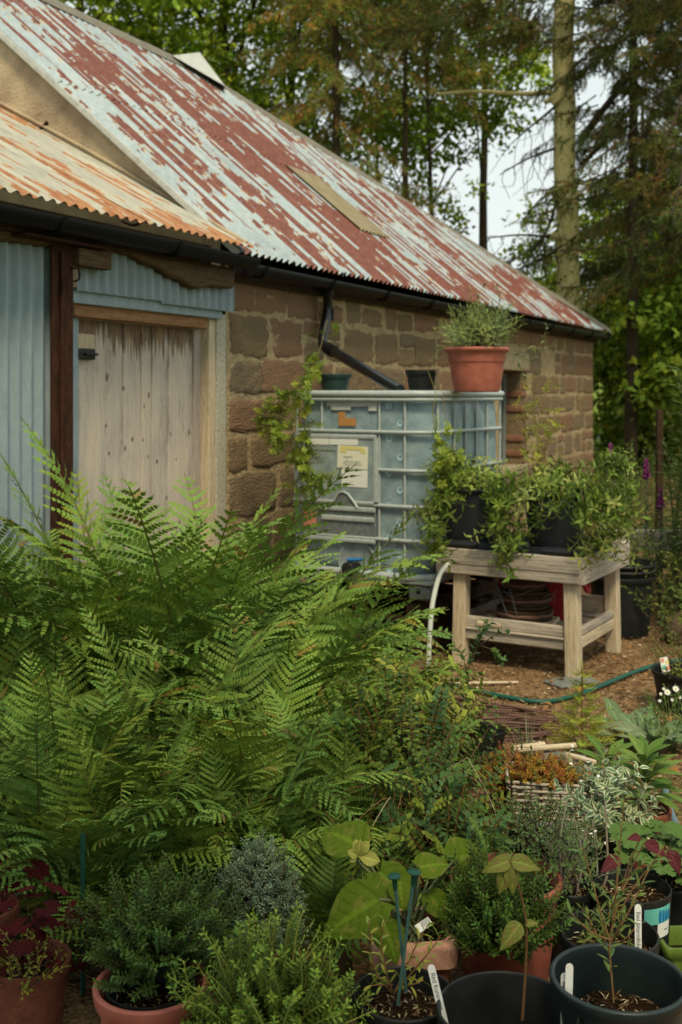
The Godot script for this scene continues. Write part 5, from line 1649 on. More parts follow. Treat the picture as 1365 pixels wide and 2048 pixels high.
func big_leaf(L: float, W: float, shape: int, col: Color, opts := {}) -> ArrayMesh:     # large leaf with sunken veins; grows along +x from the origin, face up
	var mb := MB.new()
	var nu := 40; var nv := 26
	var heart: float = opts.get("heart", 0.0)
	var droop: float = opts.get("droop", 0.35)
	var cup: float = opts.get("cup", 0.2)
	var veins: float = opts.get("veins", 7.0)
	var tooth: float = opts.get("tooth", 0.0)
	var ph := rf(0, 9)
	for a in nu + 1:
		var s := float(a) / nu
		var w: float
		match shape:
			0: w = sin(PI * pow(s, 0.62))
			1: w = pow(sin(PI * clampf(s * 0.97 + 0.02, 0, 1)), 0.9)
			2: w = sin(PI * pow(s, 1.3))
			_: w = sqrt(maxf(0.0, 1 - pow(s * 2 - 1, 2)))
		if heart > 0: w = maxf(w, pow(maxf(0, 1 - s * 4.0), 0.5) * heart * 0.6)
		w = maxf(w, 0.015) * (1.0 + tooth * sin(s * 60.0))
		for b in nv + 1:
			var t := -1.0 + 2.0 * b / nv
			var x := s * L - heart * L * 0.22 * absf(t) * pow(1 - s, 3.0)
			var z := t * w * W * 0.5
			var vein := absf(sin((s * veins - absf(t) * w * 1.6) * PI))
			var y := cup * absf(t) * w * W * 0.5 - droop * L * s * s + vein * 0.012 * L * (1 - absf(t)) + sin(s * 7 + t * 3 + ph) * 0.02 * L * absf(t) + sin(s * 19 + ph) * sin(t * 11 + ph) * 0.006 * L
			mb.col = vary(col, 0.05, 0.04)
			if vein < 0.2: mb.col = mb.col * 0.68
			if absf(t) < 0.1: mb.col = mb.col.lerp(col * 1.7, 0.6)
			if opts.has("edge") and absf(t) > 0.72: mb.col = opts.edge
			if opts.has("blotch") and sin(s * 9 + ph) * cos(t * 5 + ph) + 0.3 * sin(s * 31 + t * 17) > 0.62: mb.col = mb.col.lerp(opts.blotch, 0.6)
			mb.add(Vector3(x, y, z), Vector2(s, t * 0.5 + 0.5))
	for a in nu:
		for b in nv:
			var i := a * (nv + 1) + b
			mb.quad(i, i + nv + 1, i + nv + 2, i + 1)
	return mb.mesh()

func fan_leaf(R: float, lobes: int, depth: float, col: Color, vein: Color) -> ArrayMesh:       # round or lobed leaf lying flat, stalk at the origin
	var mb := MB.new()
	var n := lobes * 8
	mb.col = col
	var c := mb.add(Vector3.ZERO)
	var rings := []
	for r in 4:
		var ring := []
		for k in n + 1:
			var a := lerpf(-PI * 0.9, PI * 0.9, float(k) / n)
			var lobe := absf(sin((a / (PI * 1.8) + 0.5) * lobes * PI))
			var edge := R * (1.0 - depth * (1.0 - pow(lobe, 0.6))) * (1.0 + 0.09 * sin(a * lobes * 5))
			var q := (r + 1) / 4.0
			mb.col = vary(col, 0.06, 0.04).lerp(vein, 0.5 * pow(lobe, 8.0) * (1 - q))
			ring.append(mb.add(Vector3(cos(a) * edge * q, R * (0.10 * q * q * (1 - 2.0 * pow(lobe, 3.0) * 0.5)) + rf(-0.01, 0.01) * R, sin(a) * edge * q)))
		rings.append(ring)
	for k in n:
		mb.tri(c, rings[0][k], rings[0][k + 1])
		for r in 3: mb.quad(rings[r][k], rings[r + 1][k], rings[r + 1][k + 1], rings[r][k + 1])
	return mb.mesh()

func stalked(o: Node3D, m: ArrayMesh, base: Vector3, tip: Vector3, dir: Vector3, nrm: Vector3, material: Material, stalk: Color, called := "leaf", r := 0.003, scl := 1.0) -> void:
	if r > 0:
		var mb := MB.new()
		mb.col = stalk
		mb.tube(bend([base, base.lerp(tip, 0.5) + Vector3(0, 0.1, 0) * base.distance_to(tip), tip], 6), r, r * 0.7, 5, false)
		part("stalk", mb, M.leaf_matt, o)
	var x := dir.normalized()
	var z := x.cross(nrm).normalized()
	place(called, m, material, o, Transform3D(Basis(x, z.cross(x), z) * Basis.from_scale(Vector3.ONE * scl), tip))

func seedling(called: String, label: String, pos: Vector3, stems: Array, leaf_l: float, leaf_w: float, gap: float, col: Color, stem_col: Color, shape := 1, group := "", opts := {}) -> Node3D:
	# thin wand like stems given as runs of world points
	var o: Node3D = opts.into if opts.has("into") else thing(called, label, opts.get("category", "seedling"), pos, 0.0, group)
	for run in stems:
		var p := bend(run.map(func(q): return q - pos), 16)
		var mb := MB.new()
		mb.col = stem_col
		mb.tube(p, opts.get("thick", 0.0022), 0.001, 5, false)
		part("stem", mb, M.twig, o)
		var lv := MB.new()
		var total := 0.0
		for k in 16: total += p[k].distance_to(p[k + 1])
		var n := int(total / gap)
		for k in n:
			var s := lerpf(opts.get("from", 0.25), 1.0, (k + rng.randf()) / n)
			var q := minf(s * 16, 15.99)
			var i := int(q)
			var pp: Vector3 = p[i].lerp(p[i + 1], q - i)
			var up: Vector3 = (p[i + 1] - p[i]).normalized()
			var az = k * 2.4 + rf(-0.3, 0.3)
			var side := aim(up) * Vector3(cos(az), 0, sin(az))
			lv.col = vary(col, 0.2, 0.18)
			lv.leaf(pp, side * 0.75 + up * rf(0.35, 0.9), up, leaf_l * rf(0.6, 1.1), leaf_w * rf(0.8, 1.1), shape, 4, 0.3, rf(0.0, 0.35))
		if lv.v.size(): part("leaves", lv, M.leaf, o)
	return o

func build_plants() -> void:
	rng.seed = 404
	# ---- hebes: stiff shoots with four ranks of small leaves
	var hebe := []
	for k in 4: hebe.append(shoot(0.115, 15, 0.0205, 0.0085, 1, green(0.036, 0.068, 0.010), green(0.10, 0.12, 0.035), {"pair": 2, "droop": 0.2, "rise0": 0.2, "rise1": 0.75, "tip": 1.9, "taper": 0.7, "stem": 0.0026}).mesh())
	var hebe_y := []
	for k in 4: hebe_y.append(shoot(0.11, 16, 0.0165, 0.0085, 1, green(0.075, 0.115, 0.016), green(0.26, 0.29, 0.06), {"pair": 2, "droop": 0.3, "rise0": 0.2, "rise1": 0.7, "tip": 2.4, "taper": 0.75, "stem": 0.0028}).mesh())
	var g1 := ground_at(318, 2.5)
	bush("hebe_bush", "dark glossy hebe filling the terracotta pot with the rounded rim", "shrub", g1, hebe, 270, 0.145, 0.12, M.leaf_gloss, {"max": 0.95, "y0": 0.22, "inner": 0.4, "group": "hebe bushes in pots"})
	var g2 := ground_at(545, 2.28)
	bush("hebe_bush", "yellow green hebe with arching shoots at the bottom, left of centre", "shrub", g2, hebe_y, 300, 0.15, 0.18, M.leaf, {"y0": 0.15, "inner": 0.35, "reach": 1.3, "group": "hebe bushes in pots"})
	var g3 := ground_at(990, 2.62)
	bush("hebe_bush", "bright green upright hebe in the middle of the pots, behind the biggest black pot", "shrub", g3, hebe, 250, 0.125, 0.13, M.leaf, {"max": 0.95, "y0": 0.21, "inner": 0.3, "upright": 1.1, "reach": 1.25, "group": "hebe bushes in pots"})
	# ---- blue grey dwarf conifer
	var blue := []
	for k in 3: blue.append(shoot(0.034, 9, 0.010, 0.0048, 1, green(0.17, 0.23, 0.14), green(0.14, 0.16, 0.08), {"pair": 2, "droop": 0.4, "rise0": 0.3, "rise1": 0.9, "tip": 1.3}).mesh())
	bush("dwarf_conifer", "small blue grey conifer mound between the two hebes", "conifer", ground_at(518, 2.72), blue, 700, 0.11, 0.24, M.leaf_matt, {"y0": 0.14, "inner": 0.6, "upright": 0.25})
	# ---- ground cover at the left
	rng.seed = 412
	var rl := MB.new()
	rl.col = green(0.07, 0.115, 0.03)
	rl.leaf(Vector3.ZERO, Vector3(1, 0.25, 0), Vector3(-0.2, 1, 0), 0.02, 0.019, 0, 3, 0.15, 0.15)
	var xs := []
	var ts := []
	for k in 2600:
		var p := ground_at(rf(-90, 330), rf(2.75, 3.7))
		xs.append(Transform3D(Basis.from_euler(Vector3(rf(-0.6, 0.6), rf(0, TAU), rf(-0.4, 0.6))) * Basis.from_scale(Vector3.ONE * rf(0.6, 1.35)), p + Vector3(0, rf(0.0, 0.09) + 0.05 * sin(p.x * 9), 0)))
		ts.append(vary(Color(1, 1, 1), 0.35, 0.2))
	var gc := scatter("ground_cover", rl.mesh(), M.leaf, xs, self, ts)
	tag(gc, "mat of small round leaves on the ground below the ferns, lower left", "ground cover")
	# ---- heuchera: dark red lobed leaves
	rng.seed = 420
	var reds := []
	for k in 4: reds.append(fan_leaf(0.03 + 0.006 * k, 7, 0.24, green(0.040, 0.007, 0.007) if k % 2 else green(0.065, 0.010, 0.009), green(0.10, 0.018, 0.016)))
	for q in [[60, 2.55, 0.19, 20, 0.10, "dark red heuchera in the old terracotta pot at lower left"], [165, 2.72, 0.08, 14, 0.075, "dark red heuchera growing between the ground cover and the rounded pot"], [8, 2.78, 0.22, 9, 0.08, "bright red heuchera leaves at the left edge above the pots"]]:
		var h := thing("heuchera", q[5], "plant", ground_at(q[0], q[1]) + Vector3(0, q[2], 0), 0.0, "red heucheras")
		for k in q[3]:
			var az = k * 2.4 + rf(-0.3, 0.3)
			var out: float = q[4] * sqrt((k + 0.5) / q[3]) * rf(0.8, 1.3)
			var tip := Vector3(cos(az) * out, rf(0.02, 0.16) * (1.2 - out / q[4] * 0.5), sin(az) * out)
			stalked(h, reds[rng.randi() % 4], Vector3(0, -0.01, 0), tip, Vector3(cos(az), rf(-0.5, 0.1), sin(az)), Vector3(cos(az) * 0.5, 1, sin(az) * 0.5 + 0.3), M.leaf_matt, Color(0.10, 0.03, 0.02), "leaf", 0.0013, rf(0.5, 0.9))
	var ylw := []
	for k in 2: ylw.append(shoot(0.07, 9, 0.014, 0.009, 0, green(0.24, 0.25, 0.035), green(0.2, 0.14, 0.05), {"droop": 0.4}).mesh())
	bush("golden_creeper", "tiny yellow leaved creeper in the heuchera pot at lower left", "plant", ground_at(52, 2.47) + Vector3(0, 0.17, 0), ylw, 26, 0.06, 0.06, M.leaf, {"y0": 0.0})
	var stk := thing("dark_stake", "thin dark green stake standing among the red heuchera leaves", "stake", ground_at(166, 2.74), 0.0)
	tube_part("rod", [Vector3.ZERO, Vector3(0, 0.4, 0)], 0.006, 0.006, M.stake_cap, stk, 6)
	var stk2 := thing("dark_stake", "short stake with a round cap at the left edge below the fern", "stake", ground_at(18, 3.0), 0.0)
	tube_part("rod", [Vector3.ZERO, Vector3(0, 0.30, 0)], 0.005, 0.005, M.stake_cap, stk2, 6)
	var cpm := MB.new()
	cpm.lathe([Vector2(0.006, 0.28), Vector2(0.02, 0.30), Vector2(0.02, 0.303), Vector2(0, 0.304)], 14)
	part("cap", cpm, M.stake_cap, stk2)
	# ---- scrambling shrub with small rounded leaves on wiry arching stems
	rng.seed = 430
	var round_sh := []
	for k in 5: round_sh.append(shoot(0.19, 9, 0.029, 0.022, 0, [green(0.075, 0.135, 0.032), green(0.105, 0.17, 0.03), green(0.07, 0.125, 0.04), green(0.15, 0.20, 0.03), green(0.085, 0.145, 0.032)][k], green(0.20, 0.10, 0.05), {"pair": 2, "flat": true, "droop": 0.55, "rise0": 0.2, "rise1": 0.5, "stem": 0.0016, "segs": 3, "fold": 0.15}).mesh())
	bush("scrambling_shrub", "scrambling shrub with small rounded blue green leaves right of the ferns", "shrub", ground_at(815, 3.35), round_sh, 300, 0.27, 0.45, M.leaf, {"y0": 0.10, "inner": 0.35, "upright": 0.35, "reach": 1.1})
	bush("scrambling_shrub", "lower spreading arm of the scrambling shrub before the orange stonecrop", "shrub", ground_at(900, 3.05), round_sh, 80, 0.15, 0.2, M.leaf, {"y0": 0.12, "inner": 0.4, "upright": 0.2})
	# its long wiry runners
	var wire := thing("wiry_runners", "thin reddish runners arching out of the scrambling shrub", "stems", ground_at(830, 3.2))
	for k in 16:
		var mbw := MB.new()
		mbw.col = Color(0.25, 0.13, 0.06) if k % 3 else Color(0.42, 0.36, 0.22)
		var az := rf(-0.6, PI + 0.6)
		var d := Vector3(cos(az), 0, sin(az))
		var l := rf(0.16, 0.34)
		mbw.tube(bend([Vector3(rf(-0.1, 0.1), rf(0.1, 0.3), rf(-0.05, 0.1)), d * l * 0.5 + Vector3(0, rf(0.35, 0.5), 0), d * l + Vector3(0, rf(0.15, 0.4), 0)], 8), 0.0016, 0.0008, 4, false)
		part("runner", mbw, M.twig, wire)
	# ---- yellow green pinnate shrub and a young rose like sapling behind it
	rng.seed = 440
	var pin := []
	for k in 3: pin.append(shoot(0.20, 8, 0.05, 0.02, 1, [green(0.27, 0.31, 0.05), green(0.22, 0.27, 0.045), green(0.31, 0.33, 0.07)][k], green(0.16, 0.14, 0.05), {"pair": 2, "flat": true, "droop": 0.45, "rise0": 0.35, "rise1": 0.6, "segs": 3, "fold": 0.2, "from": 0.2}).mesh())
	bush("pinnate_shrub", "pale yellow green shrub with feathered leaves before the bench's left leg", "shrub", ground_at(860, 3.75), pin, 36, 0.15, 0.22, M.leaf, {"y0": 0.30, "inner": 0.3, "upright": 0.9})
	var sap := ground_at(935, 4.0)
	seedling("young_sapling", "young green sapling standing before the bench shelf", sap, [[sap, at(935, 1350, 4.0), at(955, 1280, 4.0), at(985, 1245, 4.0)], [at(935, 1350, 4.0), at(925, 1310, 4.0), at(905, 1290, 4.0)], [at(955, 1290, 4.0), at(985, 1300, 4.02), at(1005, 1320, 4.05)], [at(945, 1320, 4.0), at(965, 1262, 3.98), at(972, 1240, 3.98)], [at(960, 1290, 4.0), at(1000, 1265, 4.0), at(1012, 1262, 4.0)]], 0.034, 0.017, 0.011, green(0.085, 0.15, 0.045), green(0.10, 0.07, 0.04), 0, "", {"from": 0.4})
	# ---- plant with the big heart shaped leaves
	rng.seed = 450
	var hp := ground_at(822, 2.62) + Vector3(0, 0.20, 0)
	var heart := thing("heart_leaved_plant", "plant with broad heart shaped mid green leaves in the square clay planter", "plant", hp)
	var hl := []
	for k in 3: hl.append(big_leaf(0.165, 0.15, 0, [green(0.075, 0.115, 0.010), green(0.088, 0.13, 0.012), green(0.07, 0.11, 0.010)][k], {"heart": 1.0, "blotch": Color(0.15, 0.14, 0.03), "droop": 0.25, "cup": 0.12, "veins": 6.0, "tooth": 0.012}))
	for q in [[755, 1800, 2.42, Vector3(-0.95, -0.35, 0.35), 1.0, 0], [715, 1690, 2.65, Vector3(-0.5, 0.1, -0.5), 0.95, 1], [760, 1745, 2.55, Vector3(0.45, -0.25, 0.5), 0.78, 2], [840, 1735, 2.58, Vector3(0.8, 0.1, -0.2), 0.55, 1], [910, 1720, 2.75, Vector3(0.8, 0.1, -0.5), 0.85, 0], [800, 1762, 2.5, Vector3(0.1, -0.75, 0.6), 0.45, 1], [770, 1850, 2.5, Vector3(0.3, -0.6, 0.7), 0.6, 2], [690, 1700, 2.75, Vector3(0.2, 0.3, -0.8), 0.7, 0], [860, 1790, 2.6, Vector3(0.5, -0.5, 0.4), 0.5, 2]]:
		var tip := at(q[0], q[1], q[2]) - hp
		var dir: Vector3 = q[3]
		stalked(heart, hl[q[5]], Vector3(rf(-0.03, 0.03), 0, rf(-0.03, 0.03)), tip, dir, Vector3(0, 1, 0.75), M.leaf_matt, Color(0.16, 0.17, 0.08), "leaf", 0.0045, q[4] * 0.84)
	for k in 14:
		var mbs := MB.new()
		mbs.col = vary(Color(0.15, 0.17, 0.08), 0.2, 0.1)
		var az := rf(0, TAU)
		mbs.tube(bend([Vector3(rf(-0.04, 0.04), 0, rf(-0.04, 0.04)), Vector3(cos(az) * 0.04, 0.06, sin(az) * 0.04), Vector3(cos(az) * 0.08, rf(0.08, 0.14), sin(az) * 0.08)], 6), 0.004, 0.003, 5, false)
		part("stalk", mbs, M.leaf_matt, heart)
	# yellow leaved twig behind it
	var yp := ground_at(715, 2.66)
	seedling("yellow_leaved_twig", "bent dark twig ending in pale yellow leaves above the heart shaped leaves", yp, [[at(745, 1830, 2.6), at(735, 1780, 2.6), at(718, 1745, 2.6), at(716, 1715, 2.6)], [at(735, 1780, 2.6), at(700, 1752, 2.6), at(690, 1740, 2.62)]], 0.018, 0.008, 0.05, green(0.30, 0.30, 0.07), green(0.05, 0.035, 0.02), 0)
	var yl := []
	yl.append(big_leaf(0.06, 0.036, 2, green(0.34, 0.33, 0.08), {"droop": 0.2, "cup": 0.3}))
	var ytw := thing("yellow_leaf_tuft", "tuft of pale yellow lobed leaves on the dark twig", "leaves", at(716, 1718, 2.6))
	for q in [[Vector3(0.1, 0.7, 0.3), 0.8], [Vector3(0.8, -0.05, 0.3), 0.95], [Vector3(0.35, 0.5, 0.1), 0.7], [Vector3(-0.4, 0.4, 0.4), 0.6], [Vector3(-0.5, -0.05, 0.5), 0.35], [Vector3(-0.15, 0.85, -0.2), 0.6]]:
		stalked(ytw, yl[0], Vector3.ZERO, Vector3(rf(-0.004, 0.004), rf(0, 0.01), 0), q[0], Vector3(0, 0.6, 1), M.leaf, Color(0.2, 0.2, 0.06), "leaf", 0.0, q[1])
	# ---- willow seedlings
	rng.seed = 460
	var wp := ground_at(808, 2.33)
	seedling("willow_seedling", "yellowing willow seedling with narrow leaves beside the green stakes", wp, [[at(785, 1985, 2.33), at(752, 1945, 2.33), at(742, 1880, 2.33), at(738, 1840, 2.33)], [at(785, 1985, 2.33), at(770, 1930, 2.3), at(763, 1880, 2.3), at(770, 1838, 2.3)], [at(790, 1985, 2.33), at(825, 1945, 2.32), at(862, 1900, 2.3), at(882, 1870, 2.3)], [at(790, 1985, 2.33), at(815, 1930, 2.35), at(838, 1880, 2.35), at(860, 1845, 2.35)], [at(785, 1970, 2.33), at(755, 1970, 2.3), at(742, 1972, 2.3)], [at(800, 1975, 2.33), at(830, 1968, 2.3), at(848, 1960, 2.3)]], 0.030, 0.0075, 0.011, green(0.24, 0.26, 0.05), green(0.22, 0.11, 0.05), 1, "willow seedlings", {"from": 0.12})
	var w2 := ground_at(1237, 2.2)
	seedling("willow_seedling", "tall willow whip with narrow leaves in the dark green pot, rising past the label", w2, [[at(1228, 2005, 2.2), at(1222, 1930, 2.2), at(1221, 1880, 2.2), at(1245, 1780, 2.22), at(1290, 1720, 2.24)], [at(1221, 1885, 2.2), at(1233, 1780, 2.2), at(1243, 1660, 2.2), at(1250, 1590, 2.2)], [at(1221, 1885, 2.2), at(1195, 1800, 2.2), at(1165, 1690, 2.2)], [at(1222, 1882, 2.2), at(1260, 1820, 2.18), at(1300, 1735, 2.18), at(1330, 1690, 2.18)], [at(1222, 1880, 2.2), at(1185, 1865, 2.18), at(1150, 1835, 2.18), at(1145, 1825, 2.18)]], 0.034, 0.0085, 0.011, green(0.13, 0.19, 0.05), green(0.24, 0.14, 0.06), 1, "willow seedlings", {"from": 0.18})
	bush("low_sprig", "small tuft of narrow green leaves behind the dark green pot's rim", "plant", ground_at(1215, 2.5) + Vector3(0, 0.24, 0), [shoot(0.06, 10, 0.03, 0.007, 1, green(0.14, 0.19, 0.04), green(0.25, 0.14, 0.06), {"droop": 0.3, "segs": 3}).mesh()], 12, 0.05, 0.06, M.leaf)
	# ---- dogwood seedling in the biggest black pot
	rng.seed = 470
	var dp := ground_at(1016, 2.15)
	var dog := thing("dogwood_seedling", "thin stemmed seedling with a few drooping yellow green leaves tinged red", "seedling", dp)
	var run := bend([at(1045, 2040, 2.15), at(1052, 1930, 2.15), at(1053, 1850, 2.15), at(1040, 1780, 2.15), at(1022, 1728, 2.16)].map(func(q): return q - dp), 20)
	var dm := MB.new()
	dm.col = Color(0.13, 0.07, 0.03)
	dm.tube(run, 0.0032, 0.0018, 6, false)
	part("stem", dm, M.twig, dog)
	var dl := []
	for k in 2: dl.append(big_leaf(0.062, 0.036, 0, green(0.15, 0.165, 0.035), {"droop": 0.45, "cup": 0.25, "veins": 5.0, "blotch": Color(0.22, 0.10, 0.05)}))
	for q in [[1018, 1726, 2.15, Vector3(-0.35, -0.75, 0.45), 0.95], [1020, 1730, 2.15, Vector3(0.1, -0.8, 0.5), 0.85], [1022, 1722, 2.15, Vector3(0.85, -0.05, 0.2), 0.95], [1020, 1722, 2.15, Vector3(-0.85, -0.1, 0.3), 0.9], [1018, 1722, 2.15, Vector3(-0.3, 0.25, -0.7), 0.6], [1042, 1846, 2.15, Vector3(-0.65, -0.5, 0.45), 1.0], [1050, 1848, 2.15, Vector3(0.8, 0.25, 0.2), 0.42]]:
		stalked(dog, dl[rng.randi() % 2], Vector3.ZERO, at(q[0], q[1], q[2]) - dp, q[3], Vector3(0, 0.7, 0.8), M.leaf, Color(0.2, 0.15, 0.06), "leaf", 0.0, q[4])
	# ---- purple leaved seedling at the right
	var pp := ground_at(1300, 2.6)
	var pur := thing("purple_seedling", "slender seedling with a few large purple red leaves at the right edge", "seedling", pp)
	var plm := big_leaf(0.06, 0.034, 0, green(0.085, 0.022, 0.024), {"droop": 0.2, "cup": 0.25, "veins": 5.0})
	for q in [[1240, 1715, Vector3(-0.7, -0.25, 0.4), 1.0], [1290, 1685, Vector3(0.75, -0.3, 0.35), 0.95], [1338, 1700, Vector3(0.35, -0.7, 0.35), 1.0], [1282, 1675, Vector3(-0.75, 0.1, 0.3), 0.6]]:
		stalked(pur, plm, at(1225, 1850, 2.6) - pp, at(q[0], q[1], 2.55) - pp, q[2], Vector3(0, 0.8, 0.7), M.leaf_matt, Color(0.22, 0.12, 0.06), "leaf", 0.0022, q[3])
	# ---- variegated shrub
	rng.seed = 480
	var va := []
	for k in 3:
		var mbv := shoot(0.12, 7, 0.052, 0.027, 0, green(0.44, 0.47, 0.29), green(0.30, 0.26, 0.16), {"pair": 2, "droop": 0.35, "rise0": 0.3, "rise1": 0.6, "segs": 4, "var": 0.1})
		# dark centres: an inner leaf just above each cream one
		var src := mbv.v.size()
		for q in range(28, src - 15 + 1, 15):
			var ctr := MB.new()
			for e in 15:
				ctr.col = green(0.11, 0.18, 0.08)
				var cen: Vector3 = mbv.v[q + (e / 3) * 3]
				ctr.add(cen.lerp(mbv.v[q + e], 0.45) + Vector3(0, 0.0008, 0))
			for e in 4:
				ctr.quad(e * 3 + 1, e * 3 + 4, e * 3 + 3, e * 3); ctr.quad(e * 3, e * 3 + 3, e * 3 + 5, e * 3 + 2)
			mbv.append_mesh(ctr, Transform3D())
		va.append(mbv.mesh())
	bush("variegated_shrub", "cream edged variegated shrub with pale stems at the right, before the clay pot", "shrub", ground_at(1215, 3.2), va, 38, 0.095, 0.19, M.leaf, {"y0": 0.2, "inner": 0.35, "upright": 0.7, "max": 1.0})
	var wh := MB.new()
	for k in 6:
		wh.col = Color(0.7, 0.7, 0.62)
		wh.leaf(Vector3.ZERO, Vector3(cos(k * 1.05), 0.5, sin(k * 1.05)), Vector3.UP, 0.006, 0.005, 0, 2, 0.2, 0.2)
	var whx := []
	for k in 24: whx.append(Transform3D(Basis.from_euler(Vector3(rf(0, 3), rf(0, 6), 0)), ground_at(1170, 3.1) + Vector3(rf(-0.06, 0.10), rf(0.26, 0.5), rf(-0.05, 0.1))))
	tag(scatter("tiny_white_flowers", wh.mesh(), M.leaf_matt, whx, self), "tiny white flowers scattered over the twiggy shrub", "flowers")
	# twiggy grey shrub with small leaves
	rng.seed = 490
	var tw := []
	for k in 3: tw.append(shoot(0.075, 9, 0.017, 0.009, 0, green(0.10, 0.15, 0.05), green(0.20, 0.17, 0.13), {"droop": 0.3, "pair": 2}).mesh())
	var twig_o := bush("twiggy_shrub", "twiggy shrub with pale grey stems and tiny leaves, right of the middle hebe", "shrub", ground_at(1142, 2.85), tw, 50, 0.075, 0.12, M.leaf, {"y0": 0.24, "inner": 0.3, "upright": 0.8, "stem_col": Color(0.24, 0.2, 0.15)})
	for q in [[1128, 1800, 1120, 1690, 1135, 1600], [1150, 1800, 1165, 1720, 1150, 1640], [1185, 1800, 1195, 1740, 1185, 1640], [1140, 1800, 1152, 1750, 1175, 1660], [1195, 1795, 1215, 1745, 1210, 1600]]:
		var mbs := MB.new()
		mbs.col = vary(Color(0.27, 0.23, 0.17), 0.15, 0.05)
		var o0 := twig_o.position
		mbs.tube(bend([at(q[0], q[1], 2.85) - o0, at(q[2], q[3], 2.85) - o0, at(q[4], q[5], 2.85) - o0], 8), 0.0042, 0.002, 5, false)
		part("bare_stem", mbs, M.twig, twig_o)
	# ---- geranium with scalloped leaves
	rng.seed = 500
	var gl := []
	for k in 2: gl.append(fan_leaf(0.042, 7, 0.16, green(0.075, 0.135, 0.03), green(0.12, 0.18, 0.05)))
	var ge := thing("geranium", "geranium with round scalloped bright leaves at the right edge", "plant", ground_at(1335, 2.95) + Vector3(0, 0.2, 0))
	for k in 34:
		var az := k * 2.4
		var out := 0.13 * sqrt((k + 0.5) / 34.0)
		var tip := Vector3(cos(az) * out, 0.10 - out * 0.3 + rf(-0.02, 0.04), sin(az) * out)
		stalked(ge, gl[k % 2], Vector3.ZERO, tip, Vector3(cos(az), 0.0, sin(az)), Vector3(cos(az) * 0.4, 1, sin(az) * 0.4 + 0.45), M.leaf, Color(0.13, 0.16, 0.07), "leaf", 0.0014, rf(0.6, 1.1))
	# ---- small evergreen mat in the black pot behind the red rim
	rng.seed = 505
	var ev := []
	for k in 2: ev.append(shoot(0.06, 9, 0.02, 0.008, 1, green(0.095, 0.15, 0.055), green(0.12, 0.10, 0.05), {"droop": 0.3}).mesh())
	bush("evergreen_mat", "low bright green evergreen mound behind the middle hebe", "plant", ground_at(1075, 3.0), ev, 90, 0.11, 0.09, M.leaf, {"y0": 0.27, "inner": 0.4})
	# ---- stonecrop
	rng.seed = 510
	var sed := []
	for k in 4: sed.append(shoot(0.024, 13, 0.0085, 0.0048, 1, [green(0.42, 0.21, 0.035), green(0.34, 0.12, 0.04), green(0.45, 0.30, 0.04), green(0.26, 0.23, 0.05)][k], green(0.22, 0.10, 0.05), {"pair": 2, "droop": 0.6, "rise0": 0.3, "rise1": 0.9, "stem": 0.0016}).mesh())
	bush("stonecrop", "orange and yellow stonecrop spilling over the woven basket", "plant", ground_at(1100, 3.6) + Vector3(0, 0.235, 0), sed, 420, 0.135, 0.06, M.leaf_matt, {"y0": 0.0, "inner": 0.1, "squash": 0.8, "upright": 0.5})
	bush("stonecrop", "reddish stonecrop heap on the tray left of the basket", "plant", ground_at(1020, 3.72) + Vector3(0, 0.16, 0), sed, 400, 0.14, 0.13, M.leaf_matt, {"y0": 0.0, "inner": 0.2})
	bush("stonecrop", "yellow orange stonecrop shoots in the tilted tray below the basket", "plant", ground_at(985, 3.28) + Vector3(0, 0.13, 0), sed, 320, 0.13, 0.07, M.leaf_matt, {"y0": 0.0, "inner": 0.2})
	var lit := []
	var litc := []
	var stx := MB.new()
	stx.tube([Vector3(-0.05, 0, 0), Vector3(0, 0.006, 0.004), Vector3(0.05, 0, 0)], 0.002, 0.001, 4, false)
	for k in 130:
		lit.append(Transform3D(Basis.from_euler(Vector3(rf(-1, 1), rf(0, TAU), rf(-1.2, 1.2))) * Basis.from_scale(Vector3.ONE * rf(0.6, 1.6)), ground_at(rf(840, 970), rf(3.05, 3.4)) + Vector3(0, rf(0.04, 0.28), 0)))
		litc.append(Color(0.16, 0.07, 0.04) if k % 3 else Color(0.3, 0.2, 0.12))
	tag(scatter("dead_stems", stx.mesh(), M.twig, lit, self, litc), "tangle of dead brown stems under the scrambling shrub", "stems")
	# ---- conifer seedling
	rng.seed = 520
	var ne := []
	for k in 3: ne.append(shoot(0.10, 48, 0.019, 0.0042, 1, green(0.30, 0.34, 0.05), green(0.24, 0.2, 0.06), {"droop": 0.25, "rise0": 0.5, "rise1": 0.9, "segs": 2, "tip": 1.25}).mesh())
	var cs := thing("spruce_seedling", "yellow green young spruce on the wood chips before the hose", "conifer", ground_at(1165, 4.55))
	var cx := []
	var cc := []
	for k in 7:
		var y := 0.06 + k * 0.045
		var n := 7 - k / 2
		for j in n:
			var az := TAU * j / n + k * 0.5
			var l := 2.2 * (1 - k / 8.0)
			for e in 3:
				var d := Vector3(cos(az + (e - 1) * 0.5), rf(0.15, 0.45), sin(az + (e - 1) * 0.5))
				cx.append(Transform3D(aim(d, rf(0, 6)) * Basis.from_scale(Vector3.ONE * maxf(l * (0.6 if e != 1 else 1.0), 0.7) * 0.62), Vector3(cos(az), 0, sin(az)) * l * 0.02 + Vector3(0, y, 0)))
				cc.append(vary(Color(1, 1, 1), 0.25, 0.1))
	cx.append(Transform3D(Basis.from_scale(Vector3.ONE * 1.0), Vector3(0, 0.3, 0))); cc.append(Color(1.2, 1.2, 1))
	scatter("foliage", ne[0], M.leaf_matt, cx, cs, cc)
	var ct := MB.new()
	ct.col = Color(0.2, 0.13, 0.06)
	ct.tube([Vector3.ZERO, Vector3(0, 0.36, 0)], 0.007, 0.003, 6, false)
	part("stem", ct, M.twig, cs)
	# ---- broad soft grey leaves at the right, and daisies
	rng.seed = 530
	var le := []
